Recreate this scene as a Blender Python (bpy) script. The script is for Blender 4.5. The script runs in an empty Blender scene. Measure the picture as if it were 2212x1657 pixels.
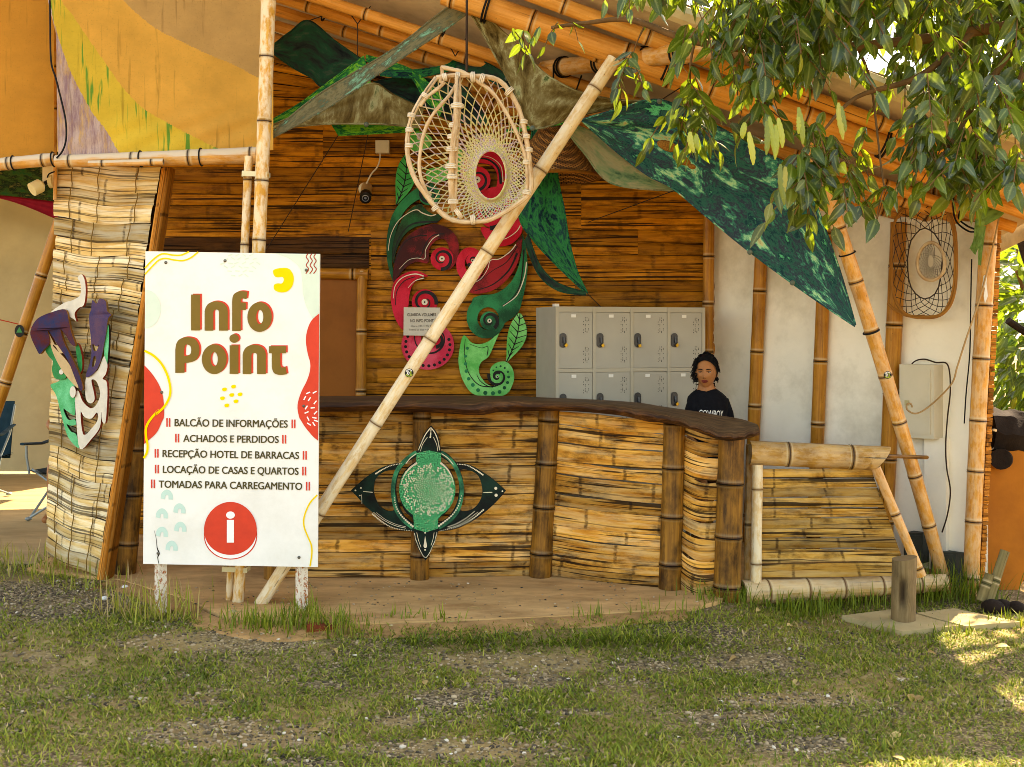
import bpy, math, random
import numpy as np
from mathutils import Vector, Matrix, Quaternion
from mathutils.geometry import tessellate_polygon
R = math.radians
S = bpy.context.scene
random.seed(7); NP = np.random.default_rng(7)
# ------------------------------------------------------------ camera, sky, sun, exposure
FL, YH, CX, H = 2444.0, 720.0, 1105.5, 1.7        # focal length / horizon / centre in picture units (2211 wide), eye height in m
cam = bpy.data.cameras.new('camera'); camo = bpy.data.objects.new('camera', cam); S.collection.objects.link(camo)
cam.sensor_width = 36; cam.lens = 36 * FL / 2211; cam.shift_y = -(828.5 - YH) / 2211
cam.clip_end = 2000
camo.location = (0, 0, H); camo.rotation_euler = (R(90), 0, 0)
S.camera = camo
SUN_EL, SUN_ROT = 50, 36
w = bpy.data.worlds.new('World'); S.world = w; w.use_nodes = True
wn = w.node_tree.nodes; bg = wn['Background']
sky = wn.new('ShaderNodeTexSky'); sky.sky_type = 'NISHITA'; sky.sun_disc = False
sky.sun_elevation = R(SUN_EL); sky.sun_rotation = R(SUN_ROT); sky.air_density = 1.0; sky.dust_density = 1.5; sky.ozone_density = 1.0
w.node_tree.links.new(sky.outputs[0], bg.inputs[0]); bg.inputs[1].default_value = 0.15
sl = bpy.data.lights.new('sun', 'SUN'); sl.energy = 4.0; sl.angle = R(0.5); sl.color = (1, .93, .80)
so = bpy.data.objects.new('sun', sl); S.collection.objects.link(so)
sd = Vector((math.cos(R(SUN_EL)) * math.sin(R(SUN_ROT)), math.cos(R(SUN_EL)) * math.cos(R(SUN_ROT)), math.sin(R(SUN_EL))))
so.rotation_euler = sd.to_track_quat('Z', 'Y').to_euler(); so.location = sd * 30
S.view_settings.view_transform = 'Standard'; S.view_settings.look = 'None'; S.view_settings.gamma = 1
S.view_settings.exposure = 2.5
S.view_settings.use_white_balance = True
S.view_settings.white_balance_temperature = 9000; S.view_settings.white_balance_tint = 14
S.cycles.max_bounces = 8; S.cycles.transparent_max_bounces = 8
S.cycles.use_denoising = True; S.cycles.filter_width = .9

# ------------------------------------------------------------ geometry helpers
def W(px, py, Y): return Vector(((px - CX) / FL * Y, Y, H - (py - YH) / FL * Y))
def G(px, py, z=0.0): return W(px, py, (H - z) * FL / (py - YH))
def roofpt(px, py, off=0.0):
    kx = (px - CX) / FL; ky = (py - YH) / FL
    return W(px, py, (2.967 - off) / (.357 * kx + .14 - ky))
def roofz(x, y): return 4.667 - .357 * x - .14 * y
def crop(x0, y0, s):
    k = 2211 / 4096
    return lambda p: (k * (x0 + p[0] / s), k * (y0 + p[1] / s))
def cr(pts, n=6, closed=False):
    pts = [tuple(map(float, p)) for p in pts]; N = len(pts); out = []
    for i in range(N if closed else N - 1):
        if closed: a, b, c, d = pts[i - 1], pts[i], pts[(i + 1) % N], pts[(i + 2) % N]
        else: a, b, c, d = pts[max(i - 1, 0)], pts[i], pts[i + 1], pts[min(i + 2, N - 1)]
        for j in range(n):
            t = j / n
            out.append(tuple(.5 * ((2 * b[k]) + (-a[k] + c[k]) * t + (2 * a[k] - 5 * b[k] + 4 * c[k] - d[k]) * t * t + (-a[k] + 3 * b[k] - 3 * c[k] + d[k]) * t ** 3) for k in range(len(b))))
    if not closed: out.append(pts[-1])
    return out
def cr3(pts, n=6): return [Vector(p) for p in cr(pts, n)]
def ell(cx, cy, rx, ry, n=32, a0=0, a1=360):
    return [(cx + rx * math.cos(R(a0 + (a1 - a0) * i / n)), cy + ry * math.sin(R(a0 + (a1 - a0) * i / n))) for i in range(n if a1 - a0 == 360 else n + 1)]
def ribbon(pts, ws):
    """outline of a stroke with varying width; ws: number or list"""
    n = len(pts)
    if not isinstance(ws, (list, tuple)): ws = [ws] * n
    elif len(ws) != n: ws = [float(np.interp(i / (n - 1), np.linspace(0, 1, len(ws)), ws)) for i in range(n)]
    L, Rr = [], []
    for i in range(n):
        a = pts[max(i - 1, 0)]; b = pts[min(i + 1, n - 1)]
        dx, dy = b[0] - a[0], b[1] - a[1]; l = math.hypot(dx, dy) or 1
        nx, ny = -dy / l * ws[i] / 2, dx / l * ws[i] / 2
        L.append((pts[i][0] + nx, pts[i][1] + ny)); Rr.append((pts[i][0] - nx, pts[i][1] - ny))
    return L, Rr
def wob(seed, amp, f):
    rr = random.Random(seed); q = [(rr.uniform(.5, 1.6) * f, rr.uniform(0, 6.3), rr.uniform(.4, 1)) for _ in range(4)]
    return lambda x: amp * sum(a * math.sin(x * k + p) for k, p, a in q) / 2.2

class MB:
    def __init__(s): s.v = []; s.f = []; s.uv = []; s.k = []; s.r = []; s.mi = []; s.rn = 0.0; s.mat = 0
    def vert(s, p, uv=(0, 0), k=0.0):
        s.v.append(tuple(p)); s.uv.append(uv); s.k.append(k); s.r.append(s.rn); return len(s.v) - 1
    def face(s, *ix): s.f.append(ix); s.mi.append(s.mat)
    def quad(s, a, b, c, d, k=0.0):
        a, b, c, d = map(Vector, (a, b, c, d)); l1 = (b - a).length; l2 = (d - a).length
        i = [s.vert(p, u, k) for p, u in zip((a, b, c, d), ((0, 0), (l1, 0), (l1, l2), (0, l2)))]; s.face(*i)
    def hexa(s, p, k=0.0):
        """8 corners: 0-3 front ring, 4-7 back ring"""
        for q in ((0, 1, 2, 3), (5, 4, 7, 6), (4, 0, 3, 7), (1, 5, 6, 2), (3, 2, 6, 7), (4, 5, 1, 0)): s.quad(*[p[i] for i in q], k=k)
    def box(s, c, size, M=None, k=0.0):
        x, y, z = size[0] / 2, size[1] / 2, size[2] / 2; c = Vector(c)
        p = [Vector(q) for q in ((-x, -y, -z), (x, -y, -z), (x, -y, z), (-x, -y, z), (-x, y, -z), (x, y, -z), (x, y, z), (-x, y, z))]
        if M is not None: p = [M @ q for q in p]
        s.hexa([c + q for q in p], k)
    def grid(s, rows, uvs=None, ks=None, loop=False):
        n = len(rows[0]); base = len(s.v); vl = 0
        for i, row in enumerate(rows):
            if i: vl += (Vector(row[n // 2]) - Vector(rows[i - 1][n // 2])).length
            ul = 0
            for j, p in enumerate(row):
                if j: ul += (Vector(p) - Vector(row[j - 1])).length
                s.vert(p, uvs[i][j] if uvs else (ul, vl), ks[i][j] if ks else 0.0)
        for i in range(len(rows) - 1):
            for j in range(n - 1):
                a = base + i * n + j; s.face(a, a + 1, a + n + 1, a + n)
    def tube(s, path, rad, n=8, caps=True, ks=None, flat=1.0, hollow=False):
        path = [Vector(p) for p in path]; N = len(path)
        if not isinstance(rad, (list, tuple)): rad = [rad] * N
        t = (path[1] - path[0]).normalized(); up = Vector((0, 0, 1)) if abs(t.z) < .9 else Vector((0, 1, 0))
        nx = t.cross(up).normalized(); base = len(s.v); vl = random.random() * 5; rmean = max(rad)
        for i in range(N):
            t2 = (path[min(i + 1, N - 1)] - path[max(i - 1, 0)])
            t2 = t2.normalized() if t2.length > 1e-9 else t
            nx = (nx - t2 * nx.dot(t2)); nx = nx.normalized() if nx.length > 1e-6 else t2.orthogonal().normalized()
            ny = t2.cross(nx); t = t2
            if i: vl += (path[i] - path[i - 1]).length
            for j in range(n + 1):
                a = 2 * math.pi * j / n
                s.vert(path[i] + (nx * math.cos(a) + ny * math.sin(a) * flat) * rad[i], (a * rmean, vl), ks[i] if ks else 0.0)
        for i in range(N - 1):
            for j in range(n):
                a = base + i * (n + 1) + j; s.face(a, a + 1, a + n + 2, a + n + 1)
        if caps:
            for i, sg in ((0, -1), (N - 1, 1)):
                o = base + i * (n + 1); d = (path[1] - path[0]).normalized() if i == 0 else (path[-1] - path[-2]).normalized()
                if hollow:
                    r1 = [s.vert(path[i] + (Vector(s.v[o + j]) - path[i]) * .72, (0, 0), .5) for j in range(n)]
                    r2 = [s.vert(path[i] - d * sg * .05 + (Vector(s.v[o + j]) - path[i]) * .70, (0, 0), 1.2) for j in range(n)]
                    for j in range(n):
                        k = (j + 1) % n
                        for q in ((o + j, o + j + 1, r1[k], r1[j]), (r1[j], r1[k], r2[k], r2[j])): s.face(*(q if sg > 0 else q[::-1]))
                    s.face(*(r2 if sg > 0 else r2[::-1]))
                else:
                    c = [s.vert(s.v[o + j], s.uv[o + j], .25 if ks else 0.0) for j in range(n)]
                    s.face(*(c if sg > 0 else c[::-1]))
    def bamboo(s, p0, p1, r0, r1=None, sp=.33, n=16, ph=None, bend=(0, 0, 0), hollow=True):
        p0, p1 = Vector(p0), Vector(p1); r1 = r0 if r1 is None else r1; L = (p1 - p0).length; bend = Vector(bend)
        s.rn = random.random()
        ts = {0.0: (1, 0), L: (1, 0)}; x = (random.random() if ph is None else ph) * sp
        while x < L - .03:
            if x > .03:
                for d, m, k in ((-.035, .985, 0), (-.016, 1.0, .10), (-.006, 1.055, .35), (0, .99, 1), (.006, 1.05, .55), (.016, .99, .15), (.04, .98, 0)): ts[x + d] = (m, k)
            ts[min(x + sp * .5, L - .02)] = (.965, 0); x += sp * random.uniform(.9, 1.12)
        keys = sorted(k for k in ts if 0 <= k <= L)
        s.tube([p0.lerp(p1, k / L) + bend * (4 * (k / L) * (1 - k / L)) for k in keys], [(r0 + (r1 - r0) * k / L) * ts[k][0] for k in keys], n, True, [ts[k][1] for k in keys], hollow=hollow)
    def ring(s, c, axis, r, th=.006, n=20, squash=1.0):
        axis = Vector(axis).normalized(); a = axis.orthogonal().normalized(); b = axis.cross(a); c = Vector(c)
        s.tube([c + (a * math.cos(2 * math.pi * i / n) + b * math.sin(2 * math.pi * i / n)) * r for i in range(n + 1)], th, 5, False)
    def poly(s, loops, mp, depth=0.0, k=0.0, bev=0.0):
        """filled outline (first loop) with holes; mp(x,y,d) -> world, d = distance behind the front face"""
        pts = [q for l in loops for q in l]
        tri = tessellate_polygon([[Vector((q[0], -q[1], 0)) for q in l] for l in loops])
        f0 = [s.vert(mp(q[0], q[1], 0), (q[0] * .003, -q[1] * .003), k) for q in pts]
        def orient(t):
            a, b, c = (pts[i] for i in t); ar = (b[0] - a[0]) * (-(c[1] - a[1])) - (c[0] - a[0]) * (-(b[1] - a[1]))
            return t if ar > 0 else (t[0], t[2], t[1])
        T = [orient(t) for t in tri]
        for t in T: s.face(*[f0[i] for i in t])
        if depth:
            b0 = [s.vert(mp(q[0], q[1], depth), (q[0] * .003, -q[1] * .003), k) for q in pts]
            for t in T: s.face(*[b0[i] for i in t][::-1])
            o = 0
            for l in loops:
                n = len(l); ar = sum(l[i][0] * -l[(i + 1) % n][1] + l[(i + 1) % n][0] * l[i][1] for i in range(n))
                ccw = (ar > 0) if o == 0 else (ar < 0); inv = not ccw
                c0 = [s.vert(s.v[f0[o + i]], s.uv[f0[o + i]], k + .5) for i in range(n)]; c1 = [s.vert(s.v[b0[o + i]], s.uv[b0[o + i]], k + .5) for i in range(n)]
                for i in range(n):
                    j = (i + 1) % n; q = (c0[j], c0[i], c1[i], c1[j]); s.face(*(q[::-1] if inv else q))
                o += n
    def ball(s, c, r, n=10, m=7, M=None, k=0.0):
        c = Vector(c); r = Vector((r, r, r)) if not hasattr(r, '__len__') else Vector(r); rows = []
        for i in range(m + 1):
            th = math.pi * i / m; row = []
            for j in range(n + 1):
                a = -2 * math.pi * j / n; q = Vector((r.x * math.sin(th) * math.cos(a), r.y * math.sin(th) * math.sin(a), r.z * math.cos(th)))
                row.append(c + (M @ q if M is not None else q))
            rows.append(row)
        s.grid(rows, ks=[[k] * (n + 1)] * (m + 1))
    def build(s, name, mats, parent=None, sharp=40, label=None):
        me = bpy.data.meshes.new(name); o = bpy.data.objects.new(name, me); S.collection.objects.link(o)
        off = Vector((0, 0, 0))
        if parent is not None:
            o.parent = parent; q = parent
            while q is not None: off += q.location; q = q.parent
        V = np.array(s.v, dtype=np.float64).reshape(-1, 3) - np.array(off)
        me.from_pydata(V.tolist(), [], s.f)
        if not isinstance(mats, (list, tuple)): mats = [mats]
        for m in mats: me.materials.append(m)
        uvl = me.uv_layers.new(name='UVMap'); li = np.zeros(len(me.loops), dtype=np.int32); me.loops.foreach_get('vertex_index', li)
        uvl.data.foreach_set('uv', np.array(s.uv, dtype=np.float32)[li].ravel())
        for nm, arr in (('mask', s.k), ('rnd', s.r)):
            at = me.attributes.new(nm, 'FLOAT', 'POINT'); at.data.foreach_set('value', np.array(arr, dtype=np.float32))
        me.polygons.foreach_set('material_index', np.array(s.mi, dtype=np.int32))
        me.polygons.foreach_set('use_smooth', np.ones(len(me.polygons), dtype=bool))
        me.set_sharp_from_angle(angle=R(sharp)); me.update()
        if label: o['label'] = label
        return o
def npmesh(name, V, Fq, mat, rnd=None, uv=None, parent=None, mask=None):
    me = bpy.data.meshes.new(name); o = bpy.data.objects.new(name, me); S.collection.objects.link(o)
    if parent is not None:
        o.parent = parent; V = V - np.array(parent.location)
    k = Fq.shape[1]
    me.vertices.add(len(V)); me.vertices.foreach_set('co', V.astype(np.float32).ravel())
    me.loops.add(Fq.size); me.loops.foreach_set('vertex_index', Fq.astype(np.int32).ravel())
    me.polygons.add(len(Fq)); me.polygons.foreach_set('loop_start', (np.arange(len(Fq)) * k).astype(np.int32))
    me.polygons.foreach_set('use_smooth', np.ones(len(Fq), dtype=bool))
    me.update(calc_edges=True)
    for nm, a in (('rnd', rnd), ('mask', mask)):
        if a is not None: me.attributes.new(nm, 'FLOAT', 'POINT').data.foreach_set('value', a.astype(np.float32))
    if uv is not None: me.uv_layers.new(name='UVMap').data.foreach_set('uv', uv[Fq.ravel()].astype(np.float32).ravel())
    me.materials.append(mat); me.validate()
    return o
def tag(o, label=None, cat=None, group=None, kind=None):
    for k, v in (('label', label), ('category', cat), ('group', group), ('kind', kind)):
        if v: o[k] = v
    return o
def thing(name, loc, label, cat, group=None):
    o = bpy.data.objects.new(name, None); S.collection.objects.link(o); o.location = loc; o.empty_display_size = .1
    return tag(o, label, cat, group)
def copy_tree(o, parent=None):
    c = o.copy(); S.collection.objects.link(c)
    if parent is not None: c.parent = parent
    for ch in list(o.children): copy_tree(ch, c)
    return c
def text_into(mb, txt, p0, p1, hgt, mp, bold=.012, k=0.0):
    """text fitted between p0 and p1 (baseline, picture units), cap height hgt; mp(x,y,d)"""
    cu = bpy.data.curves.new('t', 'FONT'); cu.body = txt; cu.offset = bold; cu.resolution_u = 4
    ob = bpy.data.objects.new('t', cu); S.collection.objects.link(ob)
    bpy.context.view_layer.update(); me = ob.to_mesh()
    V = np.array([v.co[:] for v in me.vertices]); F = [tuple(p.vertices) for p in me.polygons]
    ob.to_mesh_clear(); bpy.data.objects.remove(ob); bpy.data.curves.remove(cu)
    x0, x1 = V[:, 0].min(), V[:, 0].max(); L = math.hypot(p1[0] - p0[0], p1[1] - p0[1]); ux, uy = (p1[0] - p0[0]) / L, (p1[1] - p0[1]) / L
    b = len(mb.v)
    for v in V:
        a = (v[0] - x0) / (x1 - x0) * L; h = v[1] / .69 * hgt
        mb.vert(mp(p0[0] + ux * a + uy * h, p0[1] + uy * a - ux * h, 0), (0, 0), k)
    for f in F: mb.face(*[b + i for i in f])

# ------------------------------------------------------------ material helpers
def hx(h, k=1.0):
    h = h.lstrip('#'); c = [int(h[i:i + 2], 16) / 255 for i in (0, 2, 4)]
    return tuple((x / 12.92 if x <= .04045 else ((x + .055) / 1.055) ** 2.4) * k for x in c) + (1,)
class T:
    def __init__(s, nt): s.nt = nt
    def n(s, t, ins=None, out=0, **props):
        nd = s.nt.nodes.new('ShaderNode' + t)
        for k, v in props.items(): setattr(nd, k, v)
        for k, v in (ins or {}).items():
            if isinstance(v, bpy.types.NodeSocket): s.nt.links.new(v, nd.inputs[k])
            else: nd.inputs[k].default_value = v
        return nd.outputs[out]
    def uv(s): return s.n('TexCoord', out=2)
    def gen(s): return s.n('TexCoord', out=0)
    def ob(s): return s.n('NewGeometry', out=0)
    def attr(s, nm): return s.n('Attribute', out=2, attribute_name=nm)
    def m(s, op, a, b=0.0, c=None):
        i = {0: a, 1: b}
        if c is not None: i[2] = c
        return s.n('Math', i, operation=op)
    def map(s, v, sc, loc=(0, 0, 0)): return s.n('Mapping', {'Vector': v, 'Scale': sc, 'Location': loc})
    def noise(s, v, sc=1.0, det=3.0, rough=.55, dist=0.0): return s.n('TexNoise', {'Vector': v, 'Scale': sc, 'Detail': det, 'Roughness': rough, 'Distortion': dist})
    def mix(s, f, a, b, blend='MIX'): return s.n('Mix', {0: f, 6: a, 7: b}, out=2, data_type='RGBA', blend_type=blend)
    def ramp(s, f, stops, interp='LINEAR'):
        nd = s.nt.nodes.new('ShaderNodeValToRGB'); e = nd.color_ramp.elements; nd.color_ramp.interpolation = interp
        while len(e) < len(stops): e.new(.5)
        for el, (p, c) in zip(e, stops): el.position = p; el.color = c if hasattr(c, '__len__') else (c, c, c, 1)
        s.nt.links.new(f, nd.inputs[0]); return nd.outputs[0]
    def bump(s, h, st=.3, d=.01): return s.n('Bump', {'Height': h, 'Strength': st, 'Distance': d})
    def off(s, v, a):
        """shift a vector by a per-piece random number"""
        c = s.n('CombineXYZ', {0: s.m('MULTIPLY', a, 17.3), 1: s.m('MULTIPLY', a, 31.7), 2: s.m('MULTIPLY', a, 9.1)})
        return s.n('VectorMath', {0: v, 1: c}, operation='ADD')
def newmat(name, rough=.6, spec=.3):
    m = bpy.data.materials.new(name); m.use_nodes = True; nt = m.node_tree; b = nt.nodes['Principled BSDF']
    b.inputs['Roughness'].default_value = rough; b.inputs['Specular IOR Level'].default_value = spec
    return m, T(nt), b
def L(t, b, sock, inp): t.nt.links.new(sock, b.inputs[inp])
def plain(name, col, rough=.6, var=.25, sc=14.0, bump=.15, spec=.15, metal=0.0, dirt=None, aniso=(1, 1, 1), dirtamt=.5):
    """a colour with uneven tone, fine grain and optional dirt patches"""
    m, t, b = newmat(name, rough, spec); col = hx(col) if isinstance(col, str) else col
    p = t.map(t.ob(), aniso); f = t.noise(p, sc, 5, .6); g = t.noise(p, sc * 7, 3, .6)
    lo = tuple(c * (1 - var) for c in col[:3]) + (1,); hi = tuple(min(c * (1 + var * .6), 1) for c in col[:3]) + (1,)
    c = t.ramp(f, [(.3, lo), (.7, hi)])
    if dirt:
        d = t.ramp(t.noise(p, sc * .45, 6, .7), [(.5, 0.0), (.68, 1.0)]); c = t.mix(t.m('MULTIPLY', d, dirtamt), c, hx(dirt))
    L(t, b, c, 'Base Color'); b.inputs['Metallic'].default_value = metal
    if bump: L(t, b, t.bump(g, bump, .004), 'Normal')
    L(t, b, t.ramp(f, [(.2, min(rough + .12, 1)), (.8, max(rough - .1, .05))]), 'Roughness')
    return m
def bamboo_mat(name, light, mid, dark, node='#2a1608', white=0.0, white_top=0.0, rough=.42, blot=.45, stain='#3a2410', stainamt=.3, paler=.5):
    m, t, b = newmat(name, rough, .2); r = t.attr('rnd'); uv = t.off(t.uv(), r)
    st = t.noise(t.map(uv, (70, 2.2, 1)), 1, 4, .6); bl = t.noise(t.map(uv, (9, 5, 1)), 1, 5, .6)
    c = t.mix(t.ramp(st, [(.3, 0.0), (.7, 1.0)]), hx(mid), hx(light))
    c = t.mix(t.m('MULTIPLY', t.ramp(bl, [(.42, 0.0), (.66, 1.0)]), blot), c, hx(dark))
    c = t.mix(t.m('MULTIPLY', t.ramp(t.noise(t.map(uv, (16, 3, 1), (5, 5, 0)), 1, 6, .7), [(.54, 0.0), (.66, 1.0)]), stainamt), c, hx(stain))
    crack = t.ramp(t.noise(t.map(uv, (38, .7, 1), (9, 2, 0)), 1, 2, .5), [(.27, 1.0), (.30, 0.0)])
    c = t.mix(t.m('MULTIPLY', crack, .8), c, hx('#1c0e05'))
    sp = t.ramp(t.noise(t.map(uv, (60, 55, 1)), 1, 2, .5), [(.24, 1.0), (.28, 0.0)]); c = t.mix(t.m('MULTIPLY', sp, .6), c, hx('#2a1708'))
    if white:
        f = t.m('MULTIPLY', t.ramp(t.noise(t.map(uv, (26, 12, 1), (3, 1, 0)), 1, 5, .65), [(.40, 0.0), (.56, 1.0)]), white); c = t.mix(f, c, hx('#e6d6b4'))
    if white_top:  # upward side paler: weathering, plus top light put into the colour
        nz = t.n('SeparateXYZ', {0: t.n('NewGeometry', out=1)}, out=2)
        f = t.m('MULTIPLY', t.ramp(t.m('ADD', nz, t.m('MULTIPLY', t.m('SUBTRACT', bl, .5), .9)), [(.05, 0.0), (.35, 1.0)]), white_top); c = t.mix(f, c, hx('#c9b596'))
    k = t.attr('mask'); c = t.mix(t.ramp(k, [(.05, 0.0), (.9, 1.0)]), c, hx(node))
    pale = t.m('MULTIPLY', t.ramp(k, [(.05, 0.0), (.14, 1.0), (.3, 0.0)]), paler); c = t.mix(pale, c, hx('#d9c294'))
    L(t, b, c, 'Base Color'); L(t, b, t.bump(t.m('SUBTRACT', st, t.m('MULTIPLY', crack, .8)), .35, .004), 'Normal')
    L(t, b, t.ramp(bl, [(.2, rough + .15), (.8, rough - .08)]), 'Roughness')
    return m
def ester_mat(name, light, mid, dark, line='#1a0d05', stain='#4a2a0e', nodesp=.40, stainamt=.5, rough=.6, fine=95, lineamt=.9, pale=None, paleamt=.5, nodeamt=.75):
    """flattened, split bamboo: UV u runs along the strip, v across"""
    m, t, b = newmat(name, rough, .08); r = t.attr('rnd'); uv = t.uv(); uo = t.off(uv, r)
    sx = t.n('SeparateXYZ', {0: uv}); 
    n1 = t.noise(t.map(uo, (1.1, fine, 1)), 1, 3, .55)
    ln = t.m('MAXIMUM', t.ramp(n1, [(.395, 1.0), (.425, 0.0)]), t.m('MULTIPLY', t.ramp(t.noise(t.map(uo, (1.6, fine * 2.1, 1), (2, 9, 0)), 1, 2, .5), [(.345, 1.0), (.375, 0.0)]), .55))
    n2 = t.noise(t.map(uo, (3.5, fine * .45, 1), (4, 0, 0)), 1, 4, .6); n3 = t.noise(t.map(uo, (5, 11, 1)), 1, 6, .68)
    c = t.mix(t.ramp(n2, [(.32, 0.0), (.68, 1.0)]), hx(mid), hx(light))
    c = t.mix(t.m('MULTIPLY', t.ramp(n3, [(.48, 0.0), (.66, 1.0)]), stainamt), c, hx(stain))
    if pale: c = t.mix(t.m('MULTIPLY', t.ramp(t.noise(t.map(uo, (2.2, 22, 1), (8, 3, 0)), 1, 5, .65), [(.45, 0.0), (.62, 1.0)]), paleamt), c, hx(pale))
    # tone of the whole strip
    tone = t.ramp(t.m('FRACT', t.m('MULTIPLY', r, 5.77)), [(0, .45), (.3, .8), (.6, 1.0), (1, 1.25)]); c = t.mix(1.0, c, tone, 'MULTIPLY')
    nj = t.m('MULTIPLY', t.m('SUBTRACT', t.noise(t.map(uo, (2, 30, 1)), 1, 2), .5), .05)
    fr = t.m('FRACT', t.m('ADD', t.m('ADD', t.m('DIVIDE', sx, nodesp), t.m('MULTIPLY', r, 7.31)), nj))
    nd = t.ramp(t.m('ABSOLUTE', t.m('SUBTRACT', fr, .5)), [(.012, 1.0), (.032, 0.0)])
    nd2 = t.m('MULTIPLY', nd, t.ramp(t.noise(t.map(uo, (20, 60, 1)), 1, 2), [(.35, .25), (.6, 1.0)]))
    c = t.mix(t.m('MULTIPLY', nd2, nodeamt), c, hx('#2a1607'))
    c = t.mix(t.m('MULTIPLY', ln, lineamt), c, hx(line))
    k = t.attr('mask'); c = t.mix(t.ramp(k, [(.1, 0.0), (1, 1.0)]), c, hx(line))
    L(t, b, c, 'Base Color')
    hgt = t.m('ADD', t.m('SUBTRACT', t.m('MULTIPLY', n2, .5), ln), t.m('MULTIPLY', nd, .6)); L(t, b, t.bump(hgt, .55, .006), 'Normal')
    return m
def strips(mb, surf, bounds, ulen, vlen, nu=24, bulge=.008, th=.012, gap=.003, wav=.006, jit=.004, ragged=0.0, uskew=0.0, irr=.005):
    """rows of split bamboo on surf(a, b, d): a along 0..1, b down 0..1, d towards the viewer (m)"""
    for i in range(len(bounds) - 1):
        mb.rn = random.random(); b0, b1 = bounds[i], bounds[i + 1]; g = gap / vlen * random.choice((.4, .7, 1, 1.0, 1.6))
        w0 = wob(random.random(), jit / vlen, 6); w1 = wob(random.random(), jit / vlen, 6); wd = wob(random.random(), wav, 5); dd = random.uniform(-irr, irr)
        a0 = random.uniform(0, ragged); a1 = 1 - random.uniform(0, ragged); rows, uvs = [], []
        for tt, dep, kk in ((0, -th, 1), (0, 0, 0), (.12, .6, 0), (.35, 1, 0), (.65, 1, 0), (.88, .6, 0), (1, 0, 0), (1, -th, 1)):
            row, ur = [], []
            for j in range(nu + 1):
                a = a0 + (a1 - a0) * j / nu; bb = (b0 + g + w0(a)) * (1 - tt) + (b1 - g + w1(a)) * tt
                d = (dep * bulge if dep >= 0 else dep) + dd + wd(a + i * .37)
                row.append(surf(a, bb, d)); ur.append((a * ulen, bb * vlen))
            rows.append(row); uvs.append(ur)
        mb.grid(rows, uvs, [[1 if q in (0, 7) else 0] * (nu + 1) for q in range(8)])
def splits(n, lo, hi):
    b = [0.0]
    for _ in range(n): b.append(b[-1] + random.uniform(lo, hi))
    return [x / b[-1] for x in b]
def bilin(c00, c10, c11, c01, nrm=(0, -1, 0)):
    """corners TL, TR, BR, BL -> surf(a, b, d)"""
    c00, c10, c11, c01, nrm = map(Vector, (c00, c10, c11, c01, nrm))
    return lambda a, b, d=0: (c00.lerp(c10, a)).lerp(c01.lerp(c11, a), b) + nrm * d
def tri_mat(name, cols, sc=3.0, stretch=(1, 1, 1), transl=.25, rough=.7, contrast=.12, fold=.4, det=7):
    """hand dyed / painted cloth: colours broken up by stretched noise, lets some light through"""
    m, t, b = newmat(name, rough, .05); p = t.off(t.map(t.uv(), stretch), t.attr('rnd'))
    n = t.noise(p, sc, det, .68, .6); n2 = t.noise(t.n('VectorMath', {0: p, 1: (3.1, 7.7, 1.2)}, operation='ADD'), sc * 2.3, 8, .7, .3)
    f = t.m('ADD', t.m('MULTIPLY', n, .62), t.m('MULTIPLY', n2, .38)); k = len(cols)
    c = t.ramp(f, [(.5 + (i / (k - 1) - .5) * contrast * 2, hx(h)) for i, h in enumerate(cols)])
    L(t, b, c, 'Base Color'); L(t, b, t.bump(t.noise(p, sc * 5, 3), fold * .4, .01), 'Normal')
    tr = t.n('BsdfTranslucent', {'Color': c}); o = m.node_tree.nodes['Material Output']
    mx = t.n('MixShader', {0: transl, 1: b.outputs[0], 2: tr}); m.node_tree.links.new(mx, o.inputs[0])
    return m
# ------------------------------------------------------------ materials
M_ORANGE = bamboo_mat('bamboo_orange', '#e0a048', '#c47d2a', '#8f5418', white=.25, blot=.4)
M_RAFT = bamboo_mat('bamboo_rafter', '#e6a556', '#cf8434', '#9a5a1e', rough=.3, blot=.35)
M_POST = bamboo_mat('bamboo_wall_post', '#c98a34', '#a5661c', '#6b3a10', rough=.3, node='#120a04')
M_PALE = bamboo_mat('bamboo_pale', '#e9cfa0', '#d3a868', '#b58444', white=.75, node='#6a4a26', rough=.5, stainamt=.12)
M_MAST = bamboo_mat('bamboo_mast', '#dca850', '#c98a30', '#8a5a20', white=.7, node='#3a2410', rough=.55, stainamt=.2)
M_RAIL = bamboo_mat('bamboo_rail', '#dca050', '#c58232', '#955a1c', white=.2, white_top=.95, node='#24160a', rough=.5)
M_DARKPOST = bamboo_mat('bamboo_dark_post', '#a06c26', '#6a4214', '#2c1808', white=.0, node='#100803', rough=.42, blot=.85, stain='#1e1006', stainamt=.75, paler=.12)
M_GATE = bamboo_mat('bamboo_gate', '#c8984c', '#a87632', '#6a4418', white=.2, node='#3a2612', rough=.55, blot=.6, stain='#3e2a14', stainamt=.45)
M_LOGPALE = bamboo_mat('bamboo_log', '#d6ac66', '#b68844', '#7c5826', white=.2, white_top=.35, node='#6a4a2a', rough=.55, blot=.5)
M_SCREEN = ester_mat('bamboo_mat_pale', '#e8c888', '#d2a35a', '#b07c34', line='#2a1708', stain='#a8712a', stainamt=.5, nodesp=.34, fine=58, lineamt=.75, pale='#efe0bc', paleamt=.75)
M_BACK = ester_mat('bamboo_mat_dark', '#dc902e', '#a8641a', '#6e3e0e', line='#120802', stain='#46260a', stainamt=.65, nodesp=.7, fine=58, rough=.4, nodeamt=.5)
M_BACK2 = ester_mat('bamboo_mat_darker', '#6a4420', '#4a2c12', '#2c180a', line='#0c0602', stain='#20120a', stainamt=.6, nodesp=.8, fine=80, rough=.45)
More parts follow.
